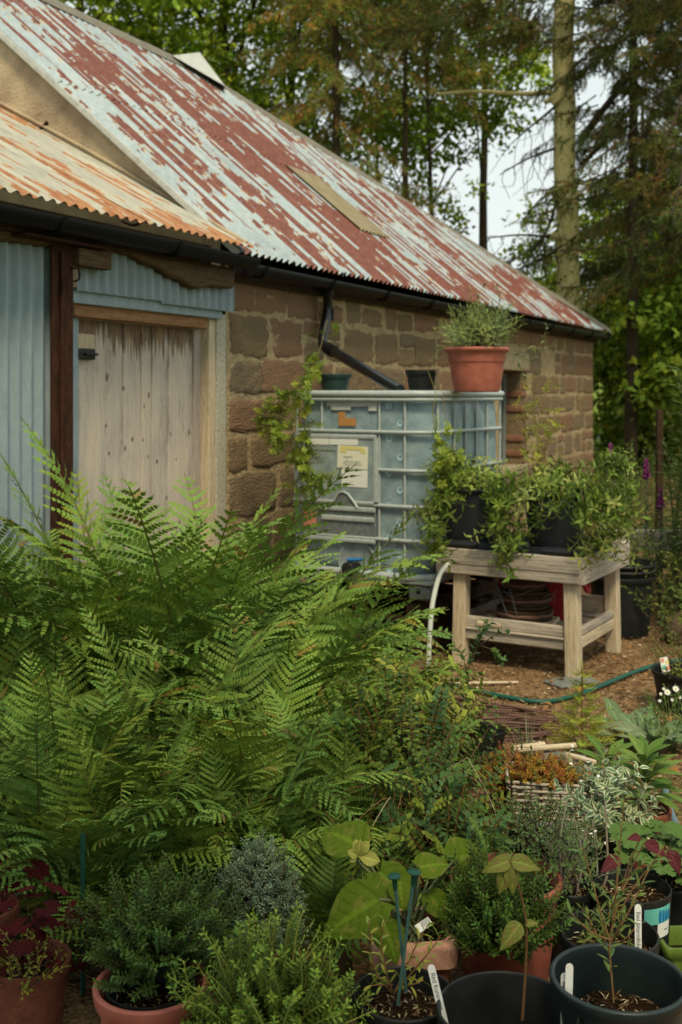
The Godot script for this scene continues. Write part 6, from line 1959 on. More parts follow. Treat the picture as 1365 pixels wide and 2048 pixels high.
	for k in 3: le.append(big_leaf(0.22, 0.085, 0, [green(0.13, 0.19, 0.09), green(0.11, 0.17, 0.075), green(0.17, 0.21, 0.12)][k], {"droop": 0.35, "cup": 0.3, "veins": 6.0}))
	for q in [[1310, 4.55, 14, 1.0, "clump of broad woolly grey green leaves at the right edge"], [1240, 4.75, 9, 0.75, "smaller clump of broad leaves between spruce seedling and woolly leaves"]]:
		var o := thing("broad_leaved_clump", q[4], "plant", ground_at(q[0], q[1]), 0.0, "broad leaved clumps")
		for k in q[2]:
			var az = k * 2.4 + rf(-0.3, 0.3)
			stalked(o, le[rng.randi() % 3], Vector3.ZERO, Vector3(cos(az) * 0.03, rf(0.02, 0.07), sin(az) * 0.03), Vector3(cos(az), rf(0.15, 1.3), sin(az)), Vector3(0, 1, 0.3), M.leaf_matt, Color(0.15, 0.17, 0.09), "leaf", 0.004, q[3] * rf(0.6, 1.1))
	var la := []
	for k in 3: la.append(big_leaf(0.15, 0.042, 2, [green(0.11, 0.18, 0.035), green(0.135, 0.20, 0.045), green(0.09, 0.16, 0.03)][k], {"droop": 0.3, "cup": 0.35, "veins": 8.0}))
	for q in [[1288, 3.45, 0.2, 30, "leafy evergreen with long bright leaves in the clay pot at the right"], [1215, 3.75, 0.1, 22, "leafy young plant with upright long leaves behind the variegated shrub"]]:
		var o := thing("long_leaved_plant", q[4], "plant", ground_at(q[0], q[1]) + Vector3(0, q[2], 0), 0.0, "long leaved plants")
		var ms := MB.new()
		ms.col = Color(0.14, 0.15, 0.06)
		ms.tube([Vector3.ZERO, Vector3(0.01, 0.14, 0)], 0.005, 0.004, 5, false)
		part("stem", ms, M.twig, o)
		for k in q[3]:
			var az = k * 2.4
			var up = float(k) / q[3]
			stalked(o, la[k % 3], Vector3.ZERO, Vector3(0, 0.02 + 0.13 * up, 0), Vector3(cos(az), lerpf(0.1, 1.4, up) + rf(-0.2, 0.2), sin(az)), Vector3(0, 1, 0.2), M.leaf, Color(0.1, 0.1, 0.05), "leaf", 0.0, rf(0.75, 1.1) * lerpf(1.0, 0.75, up))
	var dz := thing("white_daisies", "small white daisies with green buds at the right edge", "flowers", ground_at(1345, 4.6))
	for q in [[1335, 1385], [1322, 1388], [1328, 1378], [1345, 1400], [1352, 1378], [1360, 1395], [1320, 1402]]:
		var p := at(q[0], q[1], 4.6) - dz.position
		var ms := MB.new()
		ms.col = Color(0.12, 0.18, 0.05)
		ms.tube(bend([Vector3(rf(-0.03, 0.03), 0, 0), p * 0.6, p], 5), 0.0018, 0.0014, 4, false)
		part("stalk", ms, M.leaf_matt, dz)
		var fl := MB.new()
		var big := 1.0 if q[0] == 1335 or q[0] == 1352 else 0.45
		for k in 11:
			fl.col = Color(0.78, 0.78, 0.72)
			fl.leaf(Vector3.ZERO, Vector3(cos(k * TAU / 11), 0.25, sin(k * TAU / 11)), Vector3.UP, 0.016 * big, 0.007, 3, 2, 0.1, 0.1)
		fl.col = Color(0.5, 0.42, 0.08)
		fl.lathe([Vector2(0.005 * big, 0.0), Vector2(0.004 * big, 0.004), Vector2(0, 0.005)], 8)
		part("flower_head", fl, M.leaf_matt, dz, Transform3D(aim(Vector3(0, 0.7, 0.8)), p))
	bush("leafy_stems", "green leafy daisy stems at the right edge of the yard", "plant", ground_at(1350, 4.62), [shoot(0.14, 14, 0.035, 0.011, 1, green(0.12, 0.18, 0.04), green(0.12, 0.15, 0.05), {"droop": 0.3}).mesh()], 26, 0.11, 0.14, M.leaf, {"y0": 0.05})
	bush("potted_shrub", "small bright leaved shrub in the black pot with the picture tag", "shrub", ground_at(1372, 5.2), [shoot(0.12, 12, 0.024, 0.013, 0, green(0.14, 0.18, 0.04), green(0.2, 0.15, 0.06), {"droop": 0.4}).mesh()], 44, 0.17, 0.20, M.leaf, {"y0": 0.17, "inner": 0.3})
	# ---- sedge
	rng.seed = 540
	var sg := thing("sedge", "tuft of stiff grey green sedge blades in the low black pot", "grass", ground_at(1052, 4.05) + Vector3(0, 0.09, 0))
	for k in 26:
		var mbs := MB.new()
		mbs.col = vary(green(0.22, 0.26, 0.16) if k % 5 else green(0.34, 0.28, 0.14), 0.15, 0.05)
		var az := rf(0, TAU)
		var lean := rf(0.05, 0.35) if k < 20 else rf(0.4, 0.7)
		mbs.leaf(Vector3(rf(-0.02, 0.02), 0, rf(-0.02, 0.02)), Vector3(cos(az) * lean, 1, sin(az) * lean), Vector3(cos(az), 0.1, sin(az)), rf(0.12, 0.25), 0.005, 3, 4, 0.4, 0.12)
		part("blade", mbs, M.leaf_matt, sg)
	# ---- planter on the tank: grey green linear leaves
	rng.seed = 550
	var p3 := at(954, 777, 6.3)
	var pk := []
	for k in 3: pk.append(shoot(0.17, 16, 0.065, 0.008, 3, [green(0.23, 0.28, 0.11), green(0.20, 0.26, 0.07), green(0.27, 0.31, 0.10)][k], green(0.18, 0.20, 0.10), {"droop": 0.4, "rise0": 0.5, "rise1": 1.0, "segs": 3, "fold": 0.3, "hang": 0.25}).mesh())
	var pplant := bush("planter_plant", "grey green narrow leaved plant spilling from the terracotta planter", "plant", Vector3(p3.x, 1.74, p3.z), pk, 110, 0.18, 0.19, M.leaf_matt, {"inner": 0.2, "upright": 0.9})
	var trail := Vector3(p3.x, 1.74, p3.z)
	seedling("trailing_stems", "long trailing stems hanging out of the terracotta planter to the right", trail, [[at(1010, 690, 6.25), at(1045, 690, 6.2), at(1075, 700, 6.2), at(1110, 690, 6.2)], [at(1005, 690, 6.25), at(1035, 720, 6.2), at(1050, 760, 6.2)], [at(900, 690, 6.25), at(880, 700, 6.2), at(866, 720, 6.2)], [at(1000, 690, 6.25), at(1060, 720, 6.2), at(1085, 680, 6.2), at(1095, 650, 6.2)], [at(985, 650, 6.3), at(1000, 600, 6.3), at(992, 575, 6.3)], [at(960, 650, 6.3), at(955, 600, 6.3), at(970, 570, 6.3)]], 0.05, 0.012, 0.022, green(0.16, 0.22, 0.08), green(0.2, 0.2, 0.09), 1, "", {"into": pplant})
	# ---- creepers
	rng.seed = 560
	var cl := []
	for k in 3: cl.append(shoot(0.14, 11, 0.036, 0.02, 0, [green(0.21, 0.28, 0.035), green(0.26, 0.31, 0.045), green(0.17, 0.24, 0.035)][k], green(0.17, 0.13, 0.05), {"pair": 2, "droop": 0.6, "rise0": 0.2, "rise1": 0.5, "segs": 3, "stem": 0.0018}).mesh())
	creeper("creeper", "yellow green climber hanging over the tank's left edge from the stone wall", [[at(655, 640, 7.0), at(640, 700, 6.9), at(620, 745, 6.75), at(590, 780, 6.45), at(560, 800, 6.45), at(545, 850, 6.45), at(560, 900, 6.42)], [at(590, 780, 6.45), at(608, 820, 6.3), at(612, 880, 6.28), at(605, 960, 6.25), at(600, 1010, 6.25)], [at(608, 860, 6.3), at(602, 930, 6.26), at(622, 965, 6.2), at(645, 955, 6.15)], [at(570, 790, 6.45), at(540, 830, 6.5), at(552, 880, 6.45)]], cl, 190, 0.055)
	var corner_climber := creeper("creeper", "climber with pale leaves growing up the tank's near right corner", [[at(872, 1120, 5.95), at(868, 1050, 5.95), at(880, 980, 5.95), at(878, 900, 5.98), at(872, 860, 6.0)], [at(880, 1000, 5.95), at(895, 950, 5.95), at(900, 900, 5.98), at(915, 905, 6.0)], [at(878, 960, 5.95), at(890, 930, 5.9), at(905, 935, 5.95)]], cl, 100, 0.045)
	var stem_up := MB.new()
	stem_up.col = Color(0.2, 0.17, 0.07)
	stem_up.tube(bend([at(872, 870, 5.97), at(866, 820, 6.02), at(872, 790, 6.05), at(856, 740, 6.1)].map(func(q): return q - corner_climber.position), 10), 0.003, 0.0015, 5, false)
	part("bare_stem", stem_up, M.twig, corner_climber)
	var yc := []
	for k in 2: yc.append(shoot(0.12, 8, 0.034, 0.02, 0, [green(0.32, 0.31, 0.05), green(0.27, 0.27, 0.05)][k], green(0.25, 0.20, 0.07), {"pair": 2, "droop": 0.5, "segs": 3, "stem": 0.0016}).mesh())
	creeper("yellow_climber", "yellow leaved climber on thin stems in front of the barn window's right side", [[at(1075, 960, 7.6), at(1075, 880, 7.6), at(1068, 800, 7.6), at(1075, 745, 7.6)], [at(1060, 960, 7.6), at(1050, 860, 7.6), at(1042, 780, 7.6)], [at(1080, 950, 7.5), at(1095, 880, 7.5), at(1100, 830, 7.5)], [at(1065, 960, 7.5), at(1085, 900, 7.5), at(1070, 840, 7.5)]], yc, 70, 0.07)
	# ---- trailing plants in the two tubs
	rng.seed = 570
	var tr := []
	for k in 4: tr.append(shoot(0.20, 11, 0.082, 0.027, 1, [green(0.16, 0.23, 0.04), green(0.21, 0.27, 0.06), green(0.12, 0.19, 0.035), green(0.28, 0.31, 0.09)][k], green(0.15, 0.19, 0.08), {"droop": 0.7, "rise0": 0.2, "rise1": 0.7, "segs": 3, "hang": 0.4, "stem": 0.0026}).mesh())
	for q in [[945, 6.23, "grey green trailing plant hanging over the left tub on the bench"], [1112, 6.0, "grey green trailing plant hanging over the right tub on the bench"]]:
		var p := ground_at(q[0], q[1])
		var o := bush("trailing_plant", q[2], "plant", Vector3(p.x, 0.95, p.z), tr, 90, 0.17, 0.08, M.leaf_matt, {"inner": 0.2, "upright": 0.5, "min": 0.4, "max": 0.8, "reach": 0.95, "group": "trailing plants in the tubs"})
	creeper("hanging_stems", "thick curtain of trailing stems hanging between the two tubs", [[at(985, 970, 6.05), at(1010, 960, 5.95), at(1020, 1020, 5.9), at(1015, 1090, 5.88)], [at(970, 965, 6.0), at(990, 1000, 5.9), at(985, 1060, 5.88)], [at(1010, 960, 6.0), at(1035, 1000, 5.9), at(1040, 1050, 5.88), at(1020, 1110, 5.85)], [at(1000, 970, 6.0), at(1000, 1040, 5.88), at(1005, 1085, 5.86)]], tr, 78, 0.035, M.leaf_matt)
	creeper("hanging_stems", "mass of trailing stems hanging over the bench's right corner", [[at(1165, 960, 5.9), at(1195, 980, 5.8), at(1200, 1050, 5.75), at(1190, 1110, 5.72)], [at(1170, 950, 5.95), at(1230, 965, 5.9), at(1240, 1030, 5.88), at(1235, 1090, 5.88)], [at(1160, 970, 5.85), at(1170, 1020, 5.72), at(1175, 1075, 5.7)], [at(1200, 960, 5.95), at(1225, 1010, 5.85), at(1215, 1080, 5.8)], [at(1185, 950, 5.95), at(1215, 930, 6.0), at(1240, 950, 6.0)]], tr, 130, 0.05, M.leaf_matt)
	creeper("hanging_stems", "trailing stems hanging at the left tub's outer side by the tank", [[at(905, 960, 6.1), at(885, 985, 6.0), at(878, 1040, 5.95), at(885, 1085, 5.95)], [at(900, 960, 6.1), at(870, 1010, 5.95), at(858, 1040, 5.92)]], tr, 34, 0.03, M.leaf_matt)
	creeper("hanging_stems", "few stems trailing down the front of the right tub", [[at(1070, 965, 5.9), at(1085, 1000, 5.8), at(1080, 1030, 5.78)], [at(1120, 965, 5.85), at(1125, 990, 5.78), at(1110, 1010, 5.78)]], tr, 10, 0.03, M.leaf_matt)

func creeper(called: String, label: String, runs: Array, shoots: Array, count: int, spread: float, material: Material = M.leaf) -> Node3D:
	var origin: Vector3 = runs[0][0]
	var o := thing(called, label, "climber" if called != "hanging_stems" else "plant", origin, 0.0, "hanging stems from the tubs" if called == "hanging_stems" else "")
	var lists := []
	var tints := []
	for s in shoots: lists.append([]); tints.append([])
	var per := count / runs.size()
	for run in runs:
		var p := bend(run.map(func(q): return q - origin), 12)
		var mb := MB.new()
		mb.col = Color(0.15, 0.12, 0.05)
		mb.tube(p, 0.0032, 0.0018, 5, false)
		part("stem", mb, M.twig, o)
		for k in per:
			var q := rf(0.5, 11.99)
			var i := int(q)
			var pp: Vector3 = p[i].lerp(p[i + 1], q - i) + Vector3(rf(-1, 1), rf(-1, 1), rf(-0.3, 1)) * spread
			var v := rng.randi() % shoots.size()
			var d: Vector3 = (p[i + 1] - p[i]).normalized() * (1.5 if called == "hanging_stems" else 0.5) + Vector3(rf(-1, 1), rf(-0.6, 0.6), rf(0.0, 0.9)) * (0.75 if called == "hanging_stems" else 1.0)
			lists[v].append(Transform3D(aim(d, rf(0, TAU)) * Basis.from_scale(Vector3.ONE * rf(0.5, 0.95)), pp))
			tints[v].append(vary(Color(1, 1, 1), 0.2, 0.1))
	for s in shoots.size():
		if lists[s].size(): scatter("foliage" if s == 0 else "foliage_%03d" % s, shoots[s], material, lists[s], o, tints[s])
	return o

# ---------------------------------------------------------------- trees and the far side of the yard
func leaf_clump(n: int, radius: float, size: float, col: Color, r: RandomNumberGenerator) -> ArrayMesh:
	var mb := MB.new()
	for k in n:
		var d := Vector3(r.randf_range(-1, 1), r.randf_range(-1, 1), r.randf_range(-1, 1))
		if d.length() > 1: d = d.normalized() * r.randf()
		var p := d * radius * Vector3(1, 0.7, 1)
		var dir := Vector3(r.randf_range(-1, 1), r.randf_range(-0.8, 0.3), r.randf_range(-1, 1)).normalized()
		mb.col = vary(col, 0.3, 0.15)
		mb.leaf(p, dir, Vector3(r.randf_range(-0.4, 0.4), 1, r.randf_range(-0.4, 0.4)), size * r.randf_range(0.7, 1.3), size * 0.75, 0, 2, 0.2, 0.2)
	return mb.mesh()

func conifer_branch(col: Color, dead: Color, r: RandomNumberGenerator, share_dead: float, hang: float) -> ArrayMesh:
	# one metre branch along +x with hanging side shoots clothed in needles
	var mb := MB.new()
	var axis := []
	for k in 7:
		var s := k / 6.0
		axis.append(Vector3(s, -0.12 * sin(s * PI) - hang * 0.25 * s * s + 0.06 * s, 0))
	mb.col = Color(0.07, 0.05, 0.035)
	mb.tube(axis, 0.012, 0.004, 4, false)
	for k in 26:
		var s := r.randf_range(0.18, 1.0)
		var i := mini(int(s * 6), 5)
		var p: Vector3 = axis[i].lerp(axis[i + 1], s * 6 - i)
		var side := -1.0 if k % 2 else 1.0
		var d := Vector3(r.randf_range(0.3, 0.9), r.randf_range(-0.9, 0.1) * hang, side * r.randf_range(0.4, 1.0)).normalized()
		var l := r.randf_range(0.16, 0.34) * (1.15 - 0.5 * s)
		var c := dead if r.randf() < share_dead else col
		mb.col = Color(0.06, 0.045, 0.03)
		var e := p + d * l + Vector3(0, -0.25 * hang * l, 0)
		mb.tube([p, e], 0.004, 0.002, 3, false)
		for j in 26:
			var q := p.lerp(e, r.randf())
			var nd := (d * r.randf_range(0.2, 0.9) + Vector3(r.randf_range(-1, 1), r.randf_range(-1, 0.6), r.randf_range(-1, 1))).normalized()
			mb.col = vary(c, 0.3, 0.12)
			var w := nd.cross(Vector3(r.randf_range(-1, 1), r.randf_range(-1, 1), r.randf_range(-1, 1))).normalized() * 0.006
			var nl := r.randf_range(0.035, 0.07)
			var a := mb.add(q - w); var b := mb.add(q + w); var t := mb.add(q + nd * nl)
			mb.tri(a, b, t)
	return mb.mesh()

func broad_tree(label: String, pos: Vector3, height: float, trunk_r: float, crown_low: float, crown_r: float, clumps: Array, count: int, lean: Vector3, group: String, col_var := 0.25) -> Node3D:
	var o := thing("broadleaf_tree", label, "tree", pos, 0.0, group)
	var tb := MB.new()
	var top := Vector3(lean.x, height * 0.85, lean.z)
	var line := bend([Vector3.ZERO, Vector3(lean.x * 0.2 + rf(-0.2, 0.2), height * 0.35, lean.z * 0.2), Vector3(lean.x * 0.6 + rf(-0.2, 0.2), height * 0.6, lean.z * 0.6), top], 10)
	tb.tube(line, trunk_r, trunk_r * 0.25, 9)
	part("trunk", tb, M.dark_bark, o)
	var nodes := []
	for k in 22:
		var y := lerpf(crown_low, height * 0.97, rng.randf())
		var q := clampf(y / (height * 0.85), 0, 1) * 10
		var i := mini(int(q), 9)
		var from: Vector3 = line[maxi(i - 1, 0)]
		var mid_y := (y - crown_low) / (height - crown_low)
		var wide := crown_r * sin(PI * clampf(mid_y * 0.85 + 0.15, 0.05, 0.97)) * rf(0.35, 1.05)
		var az := k * 2.4 + rf(-0.4, 0.4)
		var c := Vector3(line[i].x + cos(az) * wide, y, line[i].z + sin(az) * wide)
		nodes.append(c)
		var lb := MB.new()
		lb.tube(bend([from, from.lerp(c, 0.5) + Vector3(0, rf(-0.2, 0.4), 0), c], 5), trunk_r * rf(0.2, 0.35), 0.012, 5, false)
		part("limb", lb, M.dark_bark, o)
	var lists := []
	var tints := []
	for s in clumps: lists.append([]); tints.append([])
	for k in count:
		var c: Vector3 = nodes[rng.randi() % nodes.size()]
		var d := Vector3(rf(-1, 1), rf(-0.7, 0.7), rf(-1, 1)) * crown_r * 0.36
		var v := rng.randi() % clumps.size()
		lists[v].append(Transform3D(Basis.from_euler(Vector3(rf(-0.5, 0.5), rf(0, TAU), rf(-0.5, 0.5))) * Basis.from_scale(Vector3.ONE * rf(0.7, 1.3)), c + d))
		tints[v].append(vary(Color(1, 1, 1), col_var, 0.15))
	for s in clumps.size(): scatter("crown" if s == 0 else "crown_%03d" % s, clumps[s], M.leaf, lists[s], o, tints[s])
	return o

func conifer(called: String, label: String, pos: Vector3, height: float, trunk_r: float, low: float, reach: float, branches: Array, count: int, group: String, bark: Material, droop := 0.25) -> Node3D:
	var o := thing(called, label, "tree", pos, 0.0, group)
	var tb := MB.new()
	tb.tube(bend([Vector3.ZERO, Vector3(rf(-0.08, 0.08), height * 0.4, 0), Vector3(0, height, 0)], 10), trunk_r, trunk_r * 0.2, 12)
	part("trunk", tb, bark, o)
	var lists := []
	var tints := []
	for s in branches: lists.append([]); tints.append([])
	for k in count:
		var s := pow(rng.randf(), 0.9)
		var y := lerpf(low, height, s)
		var l := reach * pow(1.0 - s, 0.7) * rf(0.6, 1.1) + 0.3
		var az := rf(0, TAU)
		var v := rng.randi() % branches.size()
		var bb := Basis(Vector3.UP, az) * Basis(Vector3(0, 0, 1), rf(-droop - 0.25, -droop + 0.35)) * Basis(Vector3.RIGHT, rf(-0.4, 0.4))
		# long branches are made of pieces set end to end along the limb
		var pieces := int(ceil(l / 1.1))
		for q in pieces:
			lists[v].append(Transform3D(bb * Basis.from_scale(Vector3.ONE * rf(1.0, 1.35)), Vector3(0, y, 0) + bb.x * (l * q / pieces) + Vector3(rf(-0.1, 0.1), rf(-0.15, 0.1), rf(-0.1, 0.1))))
			tints[v].append(vary(Color(1, 1, 1), 0.3, 0.15))
	for s in branches.size(): scatter("crown" if s == 0 else "crown_%03d" % s, branches[s], M.leaf_matt, lists[s], o, tints[s])
	return o

func build_trees() -> void:
	rng.seed = 700
	var r := RandomNumberGenerator.new()
	r.seed = 701
	var dark := []
	for k in 3: dark.append(leaf_clump(46, 0.55, 0.15, [green(0.17, 0.235, 0.024), green(0.21, 0.28, 0.028), green(0.14, 0.20, 0.022)][k], r))
	var light := []
	for k in 3: light.append(leaf_clump(40, 0.55, 0.14, [green(0.25, 0.34, 0.03), green(0.31, 0.40, 0.036), green(0.21, 0.29, 0.028)][k], r))
	for q in [
		[30, 26, 16.0, 0.22, 3.5, 3.2, 1, 460, "leafy tree behind the barn ridge at the far left"],
		[170, 24, 15.0, 0.2, 3.0, 3.0, 1, 480, "dense green tree behind the barn, left of the white ridge peak"],
		[310, 26, 16.0, 0.22, 3.5, 3.0, 0, 440, "dark trunked tree rising straight behind the white ridge peak"],
		[440, 27, 16.5, 0.24, 4.0, 2.8, 1, 420, "leafy tree just right of the white ridge peak"],
		[560, 29, 17.0, 0.22, 4.0, 3.0, 0, 400, "tree behind the rusty needled conifer"],
		[735, 30, 17.0, 0.08, 5.0, 2.6, 0, 280, "slim tree right of the rusty needled conifer, with thin dark trunk"],
		[870, 25, 13.5, 0.08, 5.6, 2.1, 0, 210, "spreading leafy tree left of the tall bare spruce trunk"],
		[985, 28, 15.5, 0.16, 8.6, 2.2, 1, 110, "light leaved tree crossing behind the tall spruce trunk's dead branches"]]:
		broad_tree(q[8], ground_at(q[0], q[1]), q[2], q[3], q[4], q[5], light if q[6] else dark, q[7], Vector3(rf(-0.8, 0.8), 0, 0), "broadleaf trees behind the barn")
	for q in [[1075, 30, 4.6, 0.09, 1.0, 1.5, 0, 90, "low dark bushy tree at the foot of the spruce trunk, left side"], [1215, 27, 6.8, 0.12, 1.5, 2.2, 0, 190, "small dark broadleaf tree right behind the barn's far corner"], [1330, 31, 8.0, 0.12, 1.5, 2.6, 0, 200, "broadleaf tree filling the gap under the right spruces"], [1275, 21, 3.6, 0.06, 0.3, 1.2, 0, 130, "shadowy understorey bush behind the foxgloves"], [1345, 20, 4.2, 0.06, 0.3, 1.3, 0, 150, "shadowy understorey bush at the right edge under the spruces"], [1400, 25, 5.5, 0.08, 0.5, 1.8, 0, 150, "far dark understorey tree at the right edge of the picture"]]:
		broad_tree(q[8], ground_at(q[0], q[1]), q[2], q[3], q[4], q[5], dark, q[7], Vector3.ZERO, "low trees beyond the barn's end")
	# a tree behind the photographer reaches over the near end of the yard
	broad_tree("leafy tree overhanging the near end of the yard, behind the viewer", Vector3(-2.1, 0, 2.8), 5.8, 0.16, 2.9, 2.3, dark, 620, Vector3(0.8, 0, -1.7), "")
	# conifers
	var spruce := []
	for k in 3: spruce.append(conifer_branch(green(0.105, 0.13, 0.032), green(0.19, 0.115, 0.04), r, 0.2, 1.0))
	var rusty := []
	for k in 3: rusty.append(conifer_branch(green(0.21, 0.27, 0.05), green(0.42, 0.24, 0.07), r, 0.28, 1.3))
	conifer("rusty_conifer", "tall conifer with rust brown and green hanging needles above the barn roof", ground_at(668, 21), 14.5, 0.11, 4.9, 1.75, rusty, 115, "conifers around the barn", M.dark_bark, 0.35)
	conifer("rusty_conifer", "second rust tinged conifer whose boughs hang in at the top, near the picture's middle", ground_at(810, 23), 16.0, 0.09, 8.0, 1.9, rusty, 80, "conifers around the barn", M.dark_bark, 0.35)
	conifer("dark_spruce", "dark spruce with drooping boughs immediately right of the tall trunk", ground_at(1262, 19), 15.0, 0.12, 4.6, 2.0, spruce, 115, "conifers around the barn", M.dark_bark)
	conifer("dark_spruce", "nearest dark spruce hanging over the right edge of the picture", ground_at(1400, 15), 13.0, 0.2, 3.0, 1.9, spruce, 115, "conifers around the barn", M.dark_bark)
	conifer("dark_spruce", "shadowy spruce low behind the foxgloves at the right", ground_at(1285, 22.5), 7.5, 0.15, 1.2, 1.9, spruce, 115, "conifers around the barn", M.dark_bark)
	# the tall bare spruce trunk with stubs, one limb and dead twigs
	var tp := ground_at(1140, 19.5)
	var tall := thing("bare_spruce", "tall straight pale spruce trunk with branch stubs and dead twigs behind the barn's end", "tree", tp, 0.0, "conifers around the barn")
	var tb := MB.new()
	var line := []
	for k in 30: line.append(Vector3(-0.06 + 0.05 * sin(k * 0.35) + 0.02 * sin(k * 1.7), k * 0.55, 0))
	tb.tube(line, 0.215, 0.155, 18)
	part("trunk", tb, M.trunk_bark, tall)
	var rel := func(px, py, z := 19.5): return at(px, py, z) - tp
	for q in [[1117, 195, 1090, 205, 0.08, "knot"], [1118, 478, 1102, 472, 0.09, "knot"], [1118, 200, 1106, 208, 0.10, "knot"]]:
		tube_part(q[5], [rel.call(q[0] + 8, q[1] - 12, 19.4), rel.call(q[0], q[1] - 4, 19.35), rel.call(q[2], q[3], 19.35)], 0.11, q[4] * 0.5, M.trunk_bark, tall, 8)
	for k in 150:
		var a := rf(0.15, 2.9)
		var y := rf(2.5, 10.5)
		var c := Vector3(cos(a) * 0.19 - 0.05, y, sin(a) * 0.19)
		tube_part("bark_knot", [c, c + Vector3(cos(a), 0, sin(a)) * 0.035], 0.022, 0.012, M.dark_bark, tall, 6)
	tube_part("limb", bend([rel.call(1120, 185), rel.call(1040, 188), rel.call(960, 183), rel.call(880, 188, 19.0)], 8), 0.05, 0.025, M.trunk_bark, tall, 7)
	var tw := MB.new()
	tw.col = Color(0.05, 0.04, 0.03)
	for q in [[1115, 210, 1060, 255, 1020, 290], [1115, 380, 1080, 400, 1040, 450], [1115, 375, 1105, 430, 1070, 520], [1115, 475, 1040, 470, 960, 478], [1115, 295, 1050, 320, 1000, 350], [1118, 500, 1060, 530, 1010, 545], [1115, 400, 1090, 470, 1030, 540]]:
		var run := bend([rel.call(q[0], q[1]), rel.call(q[2], q[3], rf(18.8, 19.8)), rel.call(q[4], q[5], rf(18.6, 20))], 8)
		tw.tube(run, 0.028, 0.008, 4, false)
		for k in 9:
			var p: Vector3 = run[1 + rng.randi() % 7]
			tw.tube(bend([p, p + Vector3(rf(-0.25, 0.15), rf(-0.4, 0.0), rf(-0.2, 0.2)), p + Vector3(rf(-0.5, 0.2), rf(-0.9, -0.3), rf(-0.3, 0.3))], 4), 0.009, 0.004, 3, false)
	part("dead_twigs", tw, M.twig, tall)
	tube_part("limb", bend([rel.call(1162, 280), rel.call(1230, 190, 19.0), rel.call(1300, 110, 18.6), rel.call(1400, 40, 18)], 8), 0.07, 0.03, M.dark_bark, tall, 7)
	tube_part("limb", bend([rel.call(1162, 330), rel.call(1220, 270, 19.2), rel.call(1290, 180, 19)], 8), 0.05, 0.02, M.dark_bark, tall, 7)
	var up := []
	var upt := []
	for k in 105:
		var px := rf(1165, 1420); var py := rf(-120, 260)
		if px < 1240 and py > 130: continue
		var p: Vector3 = rel.call(px, py, rf(17.0, 20.5))
		up.append(Transform3D(Basis(Vector3.UP, rf(-1.2, 1.2)) * Basis(Vector3(0, 0, 1), rf(-0.7, 0.2)) * Basis.from_scale(Vector3.ONE * rf(0.9, 1.5)), p))
		upt.append(vary(Color(1, 1, 1), 0.3, 0.15))
	for k in 60:
		var p: Vector3 = rel.call(rf(850, 1120), rf(-140, 45) + 20, rf(18.0, 20.5))
		up.append(Transform3D(Basis(Vector3.UP, PI + rf(-1.2, 1.2)) * Basis(Vector3(0, 0, 1), rf(-0.7, 0.2)) * Basis.from_scale(Vector3.ONE * rf(0.9, 1.5)), p))
		upt.append(vary(Color(1, 1, 1), 0.3, 0.15))
	scatter("crown", spruce[0], M.leaf_matt, up, tall, upt)

